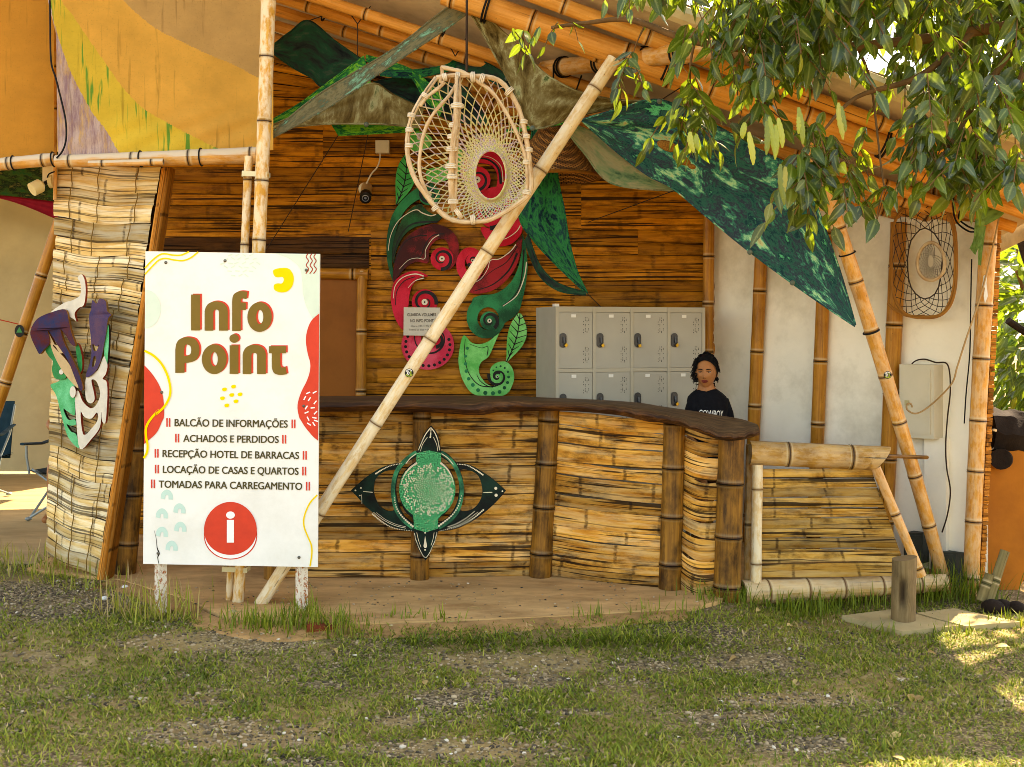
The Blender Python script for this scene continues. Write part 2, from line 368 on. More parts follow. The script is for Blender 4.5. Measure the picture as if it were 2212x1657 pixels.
M_COUNTER = ester_mat('bamboo_mat_counter', '#e2a44a', '#b06a1c', '#764212', line='#140802', stain='#4a280c', stainamt=.9, nodesp=.5, fine=46, pale='#e8c488', paleamt=.45)
M_GATEMAT = ester_mat('bamboo_mat_gate', '#c89a4c', '#a06c24', '#684214', line='#1a0e06', stain='#4a2e10', stainamt=.75, nodesp=.38, fine=46, pale='#cdb07a', paleamt=.4)
M_EDGE = ester_mat('bamboo_lath', '#d0883a', '#b36a20', '#7c4410', line='#3a1c08', stain='#6a3a10', stainamt=.4, nodesp=.55, fine=110, lineamt=.6)
M_BLACK = plain('black_cord', '#141210', .6, .2)
M_CORD = plain('brown_cord', '#3a2a1c', .8, .3)
M_WHITEWIRE = plain('white_wire', '#d8cdb4', .5, .1)
M_WALLW = plain('whitewash', '#f8eed6', .85, .08, 2.6, .6, dirt='#b5a684', dirtamt=.5)
M_BEIGE = plain('roof_liner', '#c9b596', .9, .15, 4, .3, dirt='#8a7a60')
M_EAVE = plain('eave_fabric', '#d8c49a', .9, .2, 6, .4, dirt='#8a6a38')
M_SLAB = plain('earth_concrete', '#c99c64', .9, .28, 3.2, .6, dirt='#8a6034', dirtamt=.7, aniso=(1, 2.2, 1))
M_SLABE = plain('earth_step', '#ad8250', .95, .3, 9, .9, dirt='#6a5030', dirtamt=.7)
M_STONE = plain('flagstone', '#a89468', .9, .18, 4, .4, dirt='#5e5236')
M_TILE = plain('tent_floor', '#a98f62', .8, .2, 2.5, .25, dirt='#7c6844', aniso=(1, 3, 1))
M_DOOR = plain('door_board', '#93561f', .55, .14, 3, .12, dirt='#6e3d14')
M_TARP = plain('beige_tarp', '#b3a37c', .85, .12, 1.6, .3, dirt='#8d7f5c', dirtamt=.4)
M_GREY = plain('locker_grey', '#a39d8c', .42, .05, 5, .05, spec=.5)
M_GREYD = plain('locker_gap', '#1d1c1a', .6, .1)
M_SKIN = plain('skin', '#a0683e', .42, .12, 30, .12)

# ------------------------------------------------------------ setting: ground, floors
def ground_mat():
    m, t, b = newmat('soil_and_gravel', .95, .2); p = t.ob()
    a = t.noise(p, .9, 5, .6); g = t.n('TexVoronoi', {'Vector': p, 'Scale': 62.0}, out=1); d = t.n('TexVoronoi', {'Vector': p, 'Scale': 62.0}, out=0)
    soil = t.ramp(t.noise(p, 7, 7, .72), [(.3, hx('#6c5632')), (.5, hx('#907648')), (.7, hx('#aa9260'))])
    gv = t.ramp(t.n('SeparateXYZ', {0: g}), [(0, hx('#5c4c34')), (.4, hx('#86724f')), (.8, hx('#a48e68')), (1, hx('#b8a27c'))])
    gv = t.mix(t.ramp(d, [(.35, 0.0), (.7, .8)]), gv, hx('#2c2620'))
    f = t.ramp(a, [(.40, 0.0), (.60, 1.0)]); L(t, b, t.mix(f, soil, gv), 'Base Color')
    h = t.m('ADD', t.m('MULTIPLY', t.m('SUBTRACT', .6, d), f), t.noise(p, 40, 4, .7)); L(t, b, t.bump(h, .8, .012), 'Normal')
    return m
def lawn_h(x, y):
    x = np.asarray(x, float); y = np.asarray(y, float); f = np.clip((y - 5.6) / .65, 0, 1); f = f * f * (3 - 2 * f); gx = np.clip((1.75 - x) / .5, 0, 1)
    return .012 * np.sin(x * 2.1 + .4) * np.sin(y * 1.7) * (1 - f) + .01 * np.sin(x * 5.3 + y * 4.1) * (1 - f) + .078 * f * gx * gx * (3 - 2 * gx)
mb = MB()
xs = [-200, -60, -20] + list(np.linspace(-9, 9, 145)) + [20, 60, 200]; ys = [-60, -20, 0] + list(np.linspace(2, 13, 112)) + [25, 60, 300]
rows = [[(x, y, float(lawn_h(x, y)) if y >= 2 else 0.0) for x in xs] for y in ys]
mb.grid(rows); tag(mb.build('ground', ground_mat()), kind='structure')
def slab_poly(name, pts, z0, z1, mat, kind='structure', seed=1):
    mb = MB(); j = wob(seed, .012, 7)
    q = []
    for i in range(len(pts)):
        a, b = pts[i], pts[(i + 1) % len(pts)]; n = max(1, int(math.hypot(b[0] - a[0], b[1] - a[1]) / .15))
        for k in range(n):
            t = k / n; q.append((a[0] + (b[0] - a[0]) * t + j(i + t * 3), a[1] + (b[1] - a[1]) * t + j(i * 2 + t * 4 + 9)))
    mb.poly([[(x, -y) for x, y in q]], lambda x, y, d: Vector((x, -y, z1 - d)), z1 - z0)
    o = mb.build(name, mat, sharp=30)
    if kind: tag(o, kind=kind)
    return o
g = lambda px, py, z: tuple(G(px, py, z)[:2])
slab_poly('pavilion_floor', [g(262, 1252, .1), g(400, 1292, .1), g(500, 1338, .1), g(800, 1346, .1), g(1200, 1330, .1), g(1500, 1312, .1), g(1552, 1298, .1), (1.56, 7.42), (3.2, 7.5), (3.4, 9.3), (-3.3, 9.3), (-3.3, 7.7)], -.2, .1, M_SLAB)
ap = MB(); IE = [(225, 1256), (262, 1254), (400, 1294), (500, 1340), (800, 1348), (1200, 1332), (1480, 1316)]; iw = [G(x, y, .1) for x, y in cr(IE, 14)]; w1, w2 = wob(41, .05, .9), wob(42, .006, 1.3); rows = []
for f in np.linspace(0, 1, 9):
    row = []
    for k, p in enumerate(iw):
        d = (.20 + w1(k * .35)) * f; q = Vector((p.x - d * .25 * (1 - k / len(iw)), p.y - d + (.02 if f == 0 else 0), 0)); zg = float(lawn_h(q.x, q.y)); q.z = zg + (.094 - zg) * (1 - f) ** 2.2 + (w2(k * .9 + f * 3) + .004 if 0 < f < 1 else 0) - .012 * (f == 1); row.append(q)
    rows.append(row)
ap.grid(rows[::-1]); tag(ap.build('earth_step', M_SLABE), kind='structure')
slab_poly('tent_floor', [(-9, 7.95), (-3.32, 7.95), (-3.32, 13.2), (-9, 13.2)], -.2, .094, M_TILE, seed=6)

# ------------------------------------------------------------ back wall and door
WB = 9.0
wall = thing('bamboo_wall', (-.7, WB, .1), 'dark woven bamboo wall behind the counter, with carvings mounted on it', 'wall')
WX0, WX1 = -3.15, 1.62
mb = MB(); mb2 = MB(); z = .1
def wseg(mbx, x0, x1, z0, z1, dy=0):
    s = bilin((x0, WB - dy, z1), (x1, WB - dy, z1), (x1, WB - dy, z0), (x0, WB - dy, z0))
    strips(mbx, s, splits(max(1, round((z1 - z0) / .1)), .8, 1.3), x1 - x0, z1 - z0, nu=int((x1 - x0) / .12) + 3, bulge=.006, gap=.002, wav=.004, jit=.003)
def seams(z0, z1, offs, mbx=None):
    e = [WX0] + sorted(offs) + [WX1]
    for i, (a, b) in enumerate(zip(e, e[1:])): wseg(mbx or mb, a, b, z0, z1, .003 * (i % 2))
zt = [.1, .62, 1.12, 1.62, 2.12, 2.32, 2.52, 3.02, 3.5]
offsets = [[-1.1, .6], [-.5, .9], [-1.42, .2, 1.1], [-1.2, .5], [-1.12, .5], [-1.12, .3, 1.0], [-.9, .55], [-1.5, .1, 1.0]]
for i in range(len(zt) - 1):
    if i == 5:
        seams(zt[i], zt[i + 1], [-1.12, 1.0])
    else: seams(zt[i], zt[i + 1], offsets[i])
seg = np.linspace(WX0, WX1, 5)
for a, b in zip(seg, seg[1:]):
    s = bilin((a, WB, roofz(a, WB) - .06), (b, WB, roofz(b, WB) - .06), (b, WB, 3.5 if roofz(b, WB) > 3.6 else roofz(b, WB) - .12), (a, WB, 3.5))
    if roofz(b, WB) - .06 > 3.5: strips(mb, s, splits(6, .8, 1.2), b - a, .6, nu=10)
mb.build('woven_bamboo', M_BACK, wall)
wseg(mb2, -2.9, W(797, 545, 8.98).x, W(0, 580, 8.98).z, W(0, 514, 8.98).z, .022); mb2.build('dark_band', M_BACK2, wall)
mb = MB(); bz = [roofz(x, WB) + .02 for x in (WX0, WX1)]; mb.hexa([(WX0, WB + .03, .1), (WX1, WB + .03, .1), (WX1, WB + .03, bz[1]), (WX0, WB + .03, bz[0]), (WX0, WB + .09, .1), (WX1, WB + .09, .1), (WX1, WB + .09, bz[1]), (WX0, WB + .09, bz[0])]); mb.build('backing', M_BACK2, wall)  # dark sheet added behind the strips, up to the roof, to stop light gaps
door = thing('door', tuple(W(650, 1200, 8.93)), 'plain brown board door in a bamboo frame, half hidden by the white sign', 'door')
a, b2 = W(560, 600, 8.94), W(772, 858, 8.94)
mb = MB(); mb.box(((a.x + b2.x) / 2, 8.95, (a.z + .1) / 2), (b2.x - a.x, .04, a.z - .1)); mb.build('board', M_DOOR, door)
mb = MB(); mb.bamboo(W(782, 583, 8.9), (W(776, 900, 8.9).x, 8.9, .1), .042, sp=.5); mb.build('frame_post', M_POST, door)
mb = MB(); mb.bamboo(W(795, 593, 8.9), W(545, 587, 8.9), .045, sp=.6); mb.build('frame_head', M_POST, door)
mb = MB(); mb.bamboo(W(556, 583, 8.9), (W(556, 900, 8.9).x, 8.9, .1), .042, sp=.5); mb.build('frame_post', M_POST, door)

# ------------------------------------------------------------ white side wall
def wallY(px): return (1.6 + .942 * 9) / ((px - CX) / FL + .942)
def WW(px, py, d=0.0):
    """point on the white wall (d metres in front of it)"""
    Y = wallY(px); return W(px, py, Y) + Vector((-.728, -.686, 0)) * d
ww = thing('white_wall', (2.3, 8.25, .1), 'whitewashed panel wall at the right end, divided by bamboo posts', 'wall')
mb = MB(); e0, e1 = Vector((1.58, 9.02, 0)), Vector((3.08, 7.43, 0)); rows = []
for i in range(25):
    zf = i / 24; row = []
    for j in range(41):
        p = e0.lerp(e1, j / 40); top = roofz(p.x, p.y) - .1; q = p + Vector((0, 0, .0 + (top) * zf)); row.append(q + Vector((-.728, -.686, 0)) * (.004 * math.sin(j * .9) * math.sin(i * .7)))
    rows.append(row)
mb.grid(rows[::1]); bk = Vector((.73, .69, 0)) * .12
mb.grid([[p + bk for p in r][::-1] for r in rows]); 
mb.hexa([p for p in (rows[0][-1], rows[0][-1] + bk, rows[-1][-1] + bk, rows[-1][-1], rows[0][-1] + bk * .01, rows[0][-1] + bk * .99, rows[-1][-1] + bk * .99, rows[-1][-1] + bk * .01)])
mb.build('plaster', M_WALLW, ww)
mb = MB(); q = []
for px0, px1, py0, py1 in ((2003, 2050, 945, 1215),):
    for d in (.05, 0): q += [WW(px0, py1, d), WW(px1, py1, d), WW(px1, py0, d), WW(px0, py0, d)]
mb.hexa(q); mb.build('pilaster', M_WALLW, ww)
def post(name, p0, p1, r0, r1, mat, label, cat='post', sp=.33, group=None, **k):
    o = thing(name, (p0[0], p0[1], min(p0[2], p1[2])), label, cat, group)
    mb = MB(); mb.bamboo(p0, p1, r0, r1, sp, **k); mb.build('culm', mat, o); return o
grp = 'bamboo posts along the white wall'
for px0, px1, r, lb in ((1655, 1635, .05, 'first bamboo post on the white wall, right above the seated woman'), (1792, 1773, .05, 'middle bamboo post on the white wall, its top under the painted cloth tip'), (1949, 1928, .056, 'bamboo post on the white wall crossed by the hanging oval net')):
    a = WW(px1, 940, .05); bt = WW(px0, 470, .05); a2 = a + (a - bt) * ((a.z - .1) / (bt.z - a.z)); t2 = a + (bt - a) * ((roofz(bt.x, bt.y) - .16 - a.z) / (bt.z - a.z))
    post('wall_post', a2, t2, r, r, M_POST, lb, group=grp, sp=.42)
a = W(1524, 940, 8.92); a.z = .1; bt = W(1531, 470, 8.92)
post('wall_post', a, bt + (bt - a) * .3, .045, .045, M_POST, 'thin bamboo post in the corner between dark wall and white wall', group=grp, sp=.4)
mb = MB(); o = thing('wall_plate', tuple(WW(1960, 405, .06)), 'horizontal bamboo beam along the top of the white wall', 'beam')
mb.bamboo(WW(1760, 398, .05), WW(2135, 421, .05), .06, .06, .5); mb.build('culm', M_POST, o)
pt0 = W(2095, 1290, 7.3); pt0.z = -.05; pt1 = W(2111, 917, 7.3); pt2 = W(2137, 430, 7.3)
rp = thing('corner_post', (pt0.x, pt0.y, 0), 'upright bamboo post at the right corner, green rag tied near its top', 'post')
mb = MB(); top = W(2143, 375, 7.3); mb.bamboo(pt0, top, .05, .055, .36, bend=pt1 - pt0.lerp(top, (pt1.z - pt0.z) / (top.z - pt0.z))); mb.build('culm', M_ORANGE, rp)
mb = MB(); x = random.random
for i in range(92):
    yy = 478 + i * 8.9; c = W(2151 - (yy - 478) * .047 + random.uniform(-1, 1), yy, 7.42); mb.rn = x()
    mb.box(c + Vector((0, .12, 0)), (.028 + .01 * x(), .34, .024), Matrix.Rotation(random.uniform(-.12, .12), 3, 'Y'))
sm = thing('side_mat', (c.x, 7.5, 0), 'edge of a bamboo slat mat stacked along the right corner post', 'bamboo mat'); mb.build('slats', M_EDGE, sm)

# ------------------------------------------------------------ roof
roof = thing('roof', (0, 7.8, 3.2), 'sloping pavilion roof with pale liner and bamboo rafters, low at the right', 'roof')
mb = MB(); rows = []
for i in range(15):  # rear rows run on unseen past the back wall, added to block the sun
    Y = 6.46 + i * .46; rows.append([(X, Y, roofz(X, Y) + .07 + .012 * math.sin(X * 9) * math.sin(Y * 4)) for X in np.linspace(-4.2, 3.45, 40)])
mb.grid(rows); mb.grid([[(p[0], p[1], p[2] + .10) for p in r][::-1] for r in rows]); 
mb.build('liner', M_BEIGE, roof)
mb = MB(); ev = []
xx = np.linspace(-4.2, 3.5, 90)
for j in range(9):
    a = 2 * math.pi * j / 8; ev.append([(X, 6.45 - .055 * math.cos(a) * (1 + .1 * math.sin(X * 7)), roofz(X, 6.45) + .10 + .058 * math.sin(a) + .005 * math.sin(X * 11)) for X in xx])
mb.grid(ev); mb.build('eave_roll', M_EAVE, roof)
mb = MB(); mb.grid([[(3.5, Y, roofz(3.5, Y) + .0), (3.5, Y, roofz(3.5, Y) + .2)] for Y in np.linspace(6.45, 9.8, 12)]); mb.build('end_board', M_EAVE, roof)
raft = [((960, -16), (2235, 426), .078, .10, .55), ((1100, -30), (2235, 392), .048, .02, .5), ((985, 8), (2235, 470), .042, .08, .5),
        ((596, -33), (2190, 492), .042, .08, .6), ((596, -8), (2150, 500), .042, .08, .6), ((596, 22), (2080, 492), .042, .08, .6), ((596, 56), (1990, 480), .042, .08, .6), ((592, 84), (1800, 440), .045, .08, .7)]
for i, (a, b, r, off, sp) in enumerate(raft):
    mb = MB(); mb.bamboo(roofpt(*a, off), roofpt(*b, off), r, r * .95, sp); mb.build('main_beam' if i == 0 else 'rafter', M_RAFT, roof)
mb = MB(); mb.bamboo(W(1176, 150, 7.7), W(1552, 106, 6.25), .058, .062, .4); mb.build('cross_log', M_ORANGE, roof)
for px, py, r, off in ((1440, 139, .09, .1), (1447, 143, .09, .1), (1905, 307, .088, .1), (1050, 14, .09, .1)):
    mb = MB()
    for k in range(2): mb.ring(roofpt(px + k * 5, py + k * 2.2, off), (1, .02 * k, -.36 + .05 * k), r + .004, .007)
    mb.build('lashing', M_BLACK, roof)
ca, cb = W(1176, 150, 7.7), W(1552, 106, 6.25)
for f in (.12, .36, .62, .80):
    mb = MB()
    for k in range(2): mb.ring(ca.lerp(cb, f + k * .018), cb - ca, .066, .006)
    mb.build('lashing', M_BLACK, roof)
for px, py, off in ((960, 62, .08), (1250, 180, .08), (700, 30, .08), (880, 100, .08), (1150, 196, .08), (1750, 345, .08), (1850, 380, .08)):
    mb = MB(); mb.ring(roofpt(px, py, off), (1, 0, -.36), .05, .006); mb.build('lashing', M_BLACK, roof)

aw = thing('added_tent_roof', (-6, 10, 3.9), 'tent roof added for shade over the floor at the left, mostly out of view', 'roof')
mb = MB(); mb.grid([[(X, Y, 3.75 + .05 * (13.4 - Y) + .1 * math.sin(X)) for X in np.linspace(-10, -3.0, 20)] for Y in np.linspace(7.4, 13.4, 12)]); mb.build('canvas', M_TARP, aw)  # unseen canvas added to keep the sun off the left side

# ------------------------------------------------------------ free standing poles
b0, t0 = W(511, 1342, 6.75), W(581, -45, 6.75)
mp = thing('mast_pole', (b0.x, b0.y, 0), 'tall upright bamboo pole standing behind the white sign', 'pole')
mb = MB(); mb.bamboo(b0, t0, .034, .045, .36, ph=.3, bend=(.02, 0, 0)); mb.build('culm', M_MAST, mp)
mb = MB(); mb.bamboo(W(493, 1345, 6.8), W(537, 338, 6.8), .022, .026, .42); mb.build('splint', M_MAST, mp)
M_STRAP = plain('nylon_strap', '#cfc49a', .4, .1)
for py in (377, 1229):
    mb = MB()
    f = (py - 1342) / (-45 - 1342); c = b0.lerp(t0, f) + Vector((-.022, .02, 0)); M = Matrix.Rotation(math.atan2(70, 1387) , 3, 'Y')
    mb.box(c + Vector((0, -.042, 0)), (.15, .004, .03), M); mb.box(c + Vector((-.075, .0, 0)), (.004, .085, .03), M); mb.box(c + Vector((.073, .0, 0)), (.004, .085, .03), M); mb.build('strap', M_STRAP, mp)

d0, d1 = W(537, 1345, 6.72), W(1326, 128, 6.72)
dg = thing('leaning_pole', tuple(d0), 'whitish bamboo pole leaning diagonally up to the roof beam in front of the counter', 'pole')
mb = MB(); mb.bamboo(d0, d1, .038, .043, .58, ph=.2, bend=(.0, 0, .02)); mb.build('culm', M_PALE, dg)
def sticker(c, r, nrm, parent, cols, name='sticker'):
    mb = MB(); nrm = Vector(nrm).normalized(); a = nrm.cross(Vector((0, 0, 1))).normalized() * -1; b = Vector((0, 0, 1))
    mp_ = lambda x, y, d: c + a * x - b * y + nrm * (.004 - d)
    mb.poly([ell(0, 0, r, r, 24)], mp_); mb.mat = 1
    for rr, a0, a1, q in ((.74, 20, 160, 1), (.74, 200, 330, 2), (.42, 100, 260, 2), (.42, -60, 70, 1)):
        mb.mat = q; Lx, Rx = ribbon(ell(0, 0, r * rr, r * rr, 10, a0, a1), r * .2); mb.poly([Lx + Rx[::-1]], lambda x, y, d: mp_(x, y, -.0012))
    mb.mat = 2; mb.poly([ell(0, 0, r * .17, r * .17, 12)], lambda x, y, d: mp_(x, y, -.0012))
    return mb.build(name, cols, parent)
M_BLK = plain('black_paint', '#15130f', .4, .1); M_LIME = plain('lime_paint', '#9cab3a', .4, .1); M_WHT = plain('white_paint', '#dcd8cc', .4, .1)
sticker(W(885, 805, 6.72) + Vector((-.0, -.043, 0)), .026, (0, -1, 0), dg, [M_BLK, M_LIME, M_WHT])
l0, l1 = W(2045, 1282, 7.42), W(1727, 250, 6.92)
lp = thing('leaning_pole', tuple(l0), 'orange bamboo pole leaning up to the roof beam in front of the white wall', 'pole')
mb = MB(); mb.bamboo(l0, l1, .043, .047, .335, ph=.4, bend=(.035, 0, .0)); mb.build('culm', M_ORANGE, lp)
for f in (.565, .725): mb = MB(); mb.ring(l0.lerp(l1, f) + Vector((.03, 0, 0)), l1 - l0, .05, .005); mb.build('cord', M_BLACK, lp)
q = l0.lerp(l1, .475) + Vector((.033, -.049, 0)); sticker(q, .024, (-.1, -1, .25), lp, [M_BLK, M_LIME, M_WHT])
k0, k1 = W(128, 480, 8.2), W(-112, 1197, 8.2)
tp = thing('leaning_pole', tuple(k1), 'dark orange bamboo pole leaning behind the pale bamboo screen at the left', 'pole')
mb = MB(); mb.bamboo(k1, k0, .042, .042, .4); mb.build('culm', M_POST, tp)
q = W(42, 715, 8.15); M_GRN = plain('green_paint', '#2f7a3c', .4, .1)
mb = MB(); mb.poly([ell(0, 0, .035, .045, 20)], lambda x, y, d: q + Vector((x, -.003 * 0, -y))); mb.mat = 1; mb.poly([[(-.022, .012), (0, -.03), (.022, .012)]], lambda x, y, d: q + Vector((x, -.002, -y))); mb.build('sticker', [M_BLK, M_GRN], tp)

# ------------------------------------------------------------ rails under the sails
for (a, b, r0, r1, lb) in (((-60, 361, 7.35), (119, 344, 7.35), .042, .043, 'short weathered bamboo rail under the brown sail at far left'), ((121, 349, 7.2), (556, 336, 7.2), .040, .056, 'weathered bamboo rail along the bottom of the orange sail')):
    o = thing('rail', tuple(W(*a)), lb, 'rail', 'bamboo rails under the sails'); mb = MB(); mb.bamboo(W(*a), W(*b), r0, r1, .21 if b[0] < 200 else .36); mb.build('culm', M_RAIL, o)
    for f in ((.5, .98) if b[0] < 200 else (.42, .72)): mb = MB(); mb.ring(W(*a).lerp(W(*b), f), W(*b) - W(*a), r0 + (r1 - r0) * f + .004, .005); mb.build('cord', M_BLACK, o)
    if b[0] > 200: mb = MB(); mb.bamboo(W(192, 354, 7.12), W(353, 350, 7.12), .02, .022, .3); mb.build('splint', M_RAIL, o)

# ------------------------------------------------------------ pale bamboo screen at the left
sTL, sTR, sBR, sBL = W(120, 352, 7.75), W(349, 362, 7.42), W(214, 1248, 7.42), W(100, 1196, 7.75)
sc = thing('bamboo_screen', tuple(sBL), 'tall tapering screen of pale bamboo slats beside the sign, carved mask hung on it', 'screen')
base = bilin(sTL, sTR, sBR, sBL, (-.15, -1, 0))
def scr(a, b, d=0):
    s = base(a, b, d); s.z += -.012 * math.sin(a * 3.1) * b + .01 * math.sin(a * 7 + b * 9); return s
bounds = [0]; random.seed(11)
for gh in (.095, .125, .075, .055, .07, .055, .12, .11, .055, .13, .09):
    k = random.choice((2, 3, 3)); bb = splits(k, .7, 1.4); bounds += [bounds[-1] + gh * q for q in bb[1:]]
bounds = [x / bounds[-1] for x in bounds]
mb = MB(); strips(mb, scr, bounds, .66, 2.75, nu=26, bulge=.009, th=.02, gap=.0012, wav=.005, jit=.006, ragged=.025, irr=.007); mb.build('slats', M_SCREEN, sc)
mb = MB(); mb.grid([[scr(a_, b_, -.035) for a_ in np.linspace(.01, .99, 6)] for b_ in np.linspace(0, 1, 30)][::-1]); mb.build('added_lining', M_BACK2, sc)  # dark sheet added behind the slats to stop sky light in the gaps
mb = MB(); sw = (.0, .33, .62, .9)
for i in range(len(bounds) - 1):
    if i % 2: continue
    for a in (.16, .47, .78):
        aa = a + random.uniform(-.06, .06); p = [scr(aa + .006 * math.sin(t * 9), bounds[i] + (bounds[min(i + 2, len(bounds) - 1)] - bounds[i]) * t, .022 + .006 * math.sin(t * 3.1)) for t in np.linspace(0, 1, 7)]; mb.tube(p, .0035, 5)
mb.build('binding', plain('jute', '#7a5c2a', .9, .2), sc)
mb = MB(); es = bilin(W(350, 364, 7.37), W(371, 363, 7.37), W(237, 1250, 7.37), W(210, 1250, 7.37))
for a0, a1 in ((0, .36), (.36, .66), (.66, 1)):
    mb.rn = random.random(); rows, uvs = [], []
    for t_ in (0, .2, .5, .8, 1):
        aa = a0 + (a1 - a0) * t_; dd = .03 * math.sin(math.pi * (aa * .8 + .1)) + .008 * math.sin(math.pi * t_); rows.append([es(aa, b, dd) for b in np.linspace(0, 1, 40)]); uvs.append([(b * 2.7, aa * .09) for b in np.linspace(0, 1, 40)])
    mb.grid(rows[::-1], uvs[::-1])
mb.grid([[es(1, b, .02) + Vector((0, d, 0)) for b in np.linspace(0, 1, 12)] for d in (0.1, 0)]); mb.build('edge_lath', M_EDGE, sc)
mb = MB(); mb.bamboo(W(119, 432, 7.7), W(119, 62, 7.7), .013, .013, .3); mb.build('stake', M_RAIL, sc)
q = W(270, 1250, 7.55); q.z = .05
post('dark_post', q, W(306, 800, 7.55), .068, .066, M_DARKPOST, 'thick dark bamboo post between the pale screen and the sign', sp=.3)

# ------------------------------------------------------------ counter
ct = thing('counter', (.6, 7.2, .1), 'curved bamboo reception counter with dark live-edge wooden top', 'counter')
F_ = [(560, 868, 7.2), (688, 868, 7.2), (864, 866, 7.2), (1015, 871, 7.22), (1080, 864, 7.26), (1163, 867, 7.26), (1295, 874, 7.15), (1372, 882, 7.02), (1430, 893, 6.95), (1502, 914, 6.76), (1556, 933, 6.66), (1600, 934, 6.62), (1640, 926, 6.66)]
B_ = [(560, 856, 7.72), (688, 856, 7.72), (864, 855, 7.72), (1010, 854.5, 7.72), (1080, 855, 7.72), (1163, 858, 7.72), (1300, 864, 7.65), (1380, 870, 7.55), (1430, 878, 7.45), (1513, 890, 7.25), (1558, 898, 7.12), (1600, 905, 7.02), (1634, 916, 6.86)]
fw = cr3([W(*p) for p in F_], 6); bw = cr3([W(*p) for p in B_], 6); wf = wob(3, .012, 11); wz = wob(5, .006, 17); mb = MB(); rows = []; n = len(fw)
th = [float(np.interp(i / (n - 1), [0, .2, .28, .36, .45, .55, .62, .7, .8, .92, 1], [.066, .07, .085, .08, .055, .06, .075, .05, .055, .05, .04])) for i in range(n)]
ringn = []
for i in range(n):
    f = fw[i].copy(); b = bw[i]; dv = (f - b).normalized(); f += dv * wf(i * .13); h = th[i] * .98; zf = Vector((0, 0, wz(i * .2)))
    col = [b, b.lerp(f, .35) + Vector((0, 0, .004)), b.lerp(f, .7) + zf * .5, f - dv * .03 + zf * .6, f + zf - Vector((0, 0, .012)), f + dv * (.012 + .5 * wf(i * .31)) - Vector((0, 0, h * .5)) + zf, f - dv * .02 - Vector((0, 0, h)), b.lerp(f, .5) - Vector((0, 0, h * .95)), b - Vector((0, 0, h * .9)), b]
    ringn.append(col)
mb.grid([[c for c in col] for col in ringn], [[(i * .06, j * .09) for j in range(10)] for i in range(n)], [[0, 0, 0, 0, .5, 1, 1, .4, .2, 0] for _ in range(n)])
for e in (0, n - 1):
    ix = [mb.vert(p, (0, 0), .5) for p in ringn[e][:-1]]; mb.face(*(ix if e else ix[::-1]))
def wood_mat():
    m, t, b = newmat('live_edge_wood', .6, .25); uv = t.uv(); k = t.attr('mask')
    n1 = t.noise(t.map(uv, (3, 40, 1)), 1, 5, .65, .4); n2 = t.noise(t.map(uv, (6, 9, 1)), 1, 6, .7)
    top = t.ramp(n1, [(.3, hx('#2e1d10')), (.5, hx('#5a4128')), (.7, hx('#7a5c3c'))])
    edge = t.ramp(t.m('ADD', t.m('MULTIPLY', n1, .5), t.m('MULTIPLY', n2, .5)), [(.35, hx('#150a05')), (.5, hx('#40220e')), (.6, hx('#6e4420')), (.7, hx('#b88a54'))])
    L(t, b, t.mix(k, top, edge), 'Base Color'); L(t, b, t.bump(n1, .5, .006), 'Normal'); return m
mb.build('top', wood_mat(), ct, sharp=60)
CP = [(592, 885, 1244, 7.40, .062), (911, 884, 1249, 7.38, .062), (1187, 880, 1244, 7.45, .074), (1457, 905, 1268, 7.1, .074), (1580, 940, 1306, 6.92, .085)]
bx = [590, 906, 1166, 1447, 1568]; cpos = []
for (px, y0, y1, Y, r), xb in zip(CP, bx):
    b0 = W(xb, y1, Y); b0.z = min(b0.z, .1) if px < 1500 else 0.0; mb = MB(); mb.bamboo(b0, W(px, y0, Y), r, r * .95, .30, ph=.5, n=20); mb.build('post', M_DARKPOST, ct); cpos.append(W((px + xb) / 2, 1080, Y))
def cpanel(tl, tr, br, bl, n, nrm=(0, -1, 0), curve=0.0, sag=0.0, nu=20, **k):
    s0 = bilin(W(*tl), W(*tr), W(*br), W(*bl), nrm)
    def s(a, b, d=0):
        q = s0(a, b, d); q += Vector(nrm) * curve * math.sin(math.pi * a); q.z -= sag * math.sin(math.pi * a) * (.3 + b); return q
    ul = (W(*tr) - W(*tl)).length; vl = (W(*bl) - W(*tl)).length
    mb = MB(); strips(mb, s, splits(n, .6, 1.5), ul, vl, nu=nu, **k); return mb.build('woven_panel', M_COUNTER, ct)
cpanel((612, 882, 7.40), (895, 884, 7.40), (888, 1247, 7.40), (600, 1246, 7.40), 9, gap=.0012, wav=.0015, irr=.0025, bulge=.003, jit=.003)
cpanel((926, 884, 7.42), (1172, 884, 7.46), (1146, 1243, 7.46), (924, 1247, 7.42), 9, gap=.0012, wav=.0015, irr=.0025, bulge=.003, jit=.003)
cpanel((1200, 886, 7.44), (1440, 908, 7.12), (1428, 1268, 7.12), (1192, 1242, 7.44), 11, nrm=(-.2, -1, 0), gap=.0026, wav=.002, jit=.006, sag=.012, irr=.004, bulge=.004)
cpanel((1474, 918, 7.1), (1562, 938, 6.96), (1546, 1292, 6.94), (1466, 1270, 7.08), 9, nrm=(-.45, -.9, 0), gap=.005, wav=.003, jit=.008, sag=.02, irr=.008, bulge=.005, curve=.05)

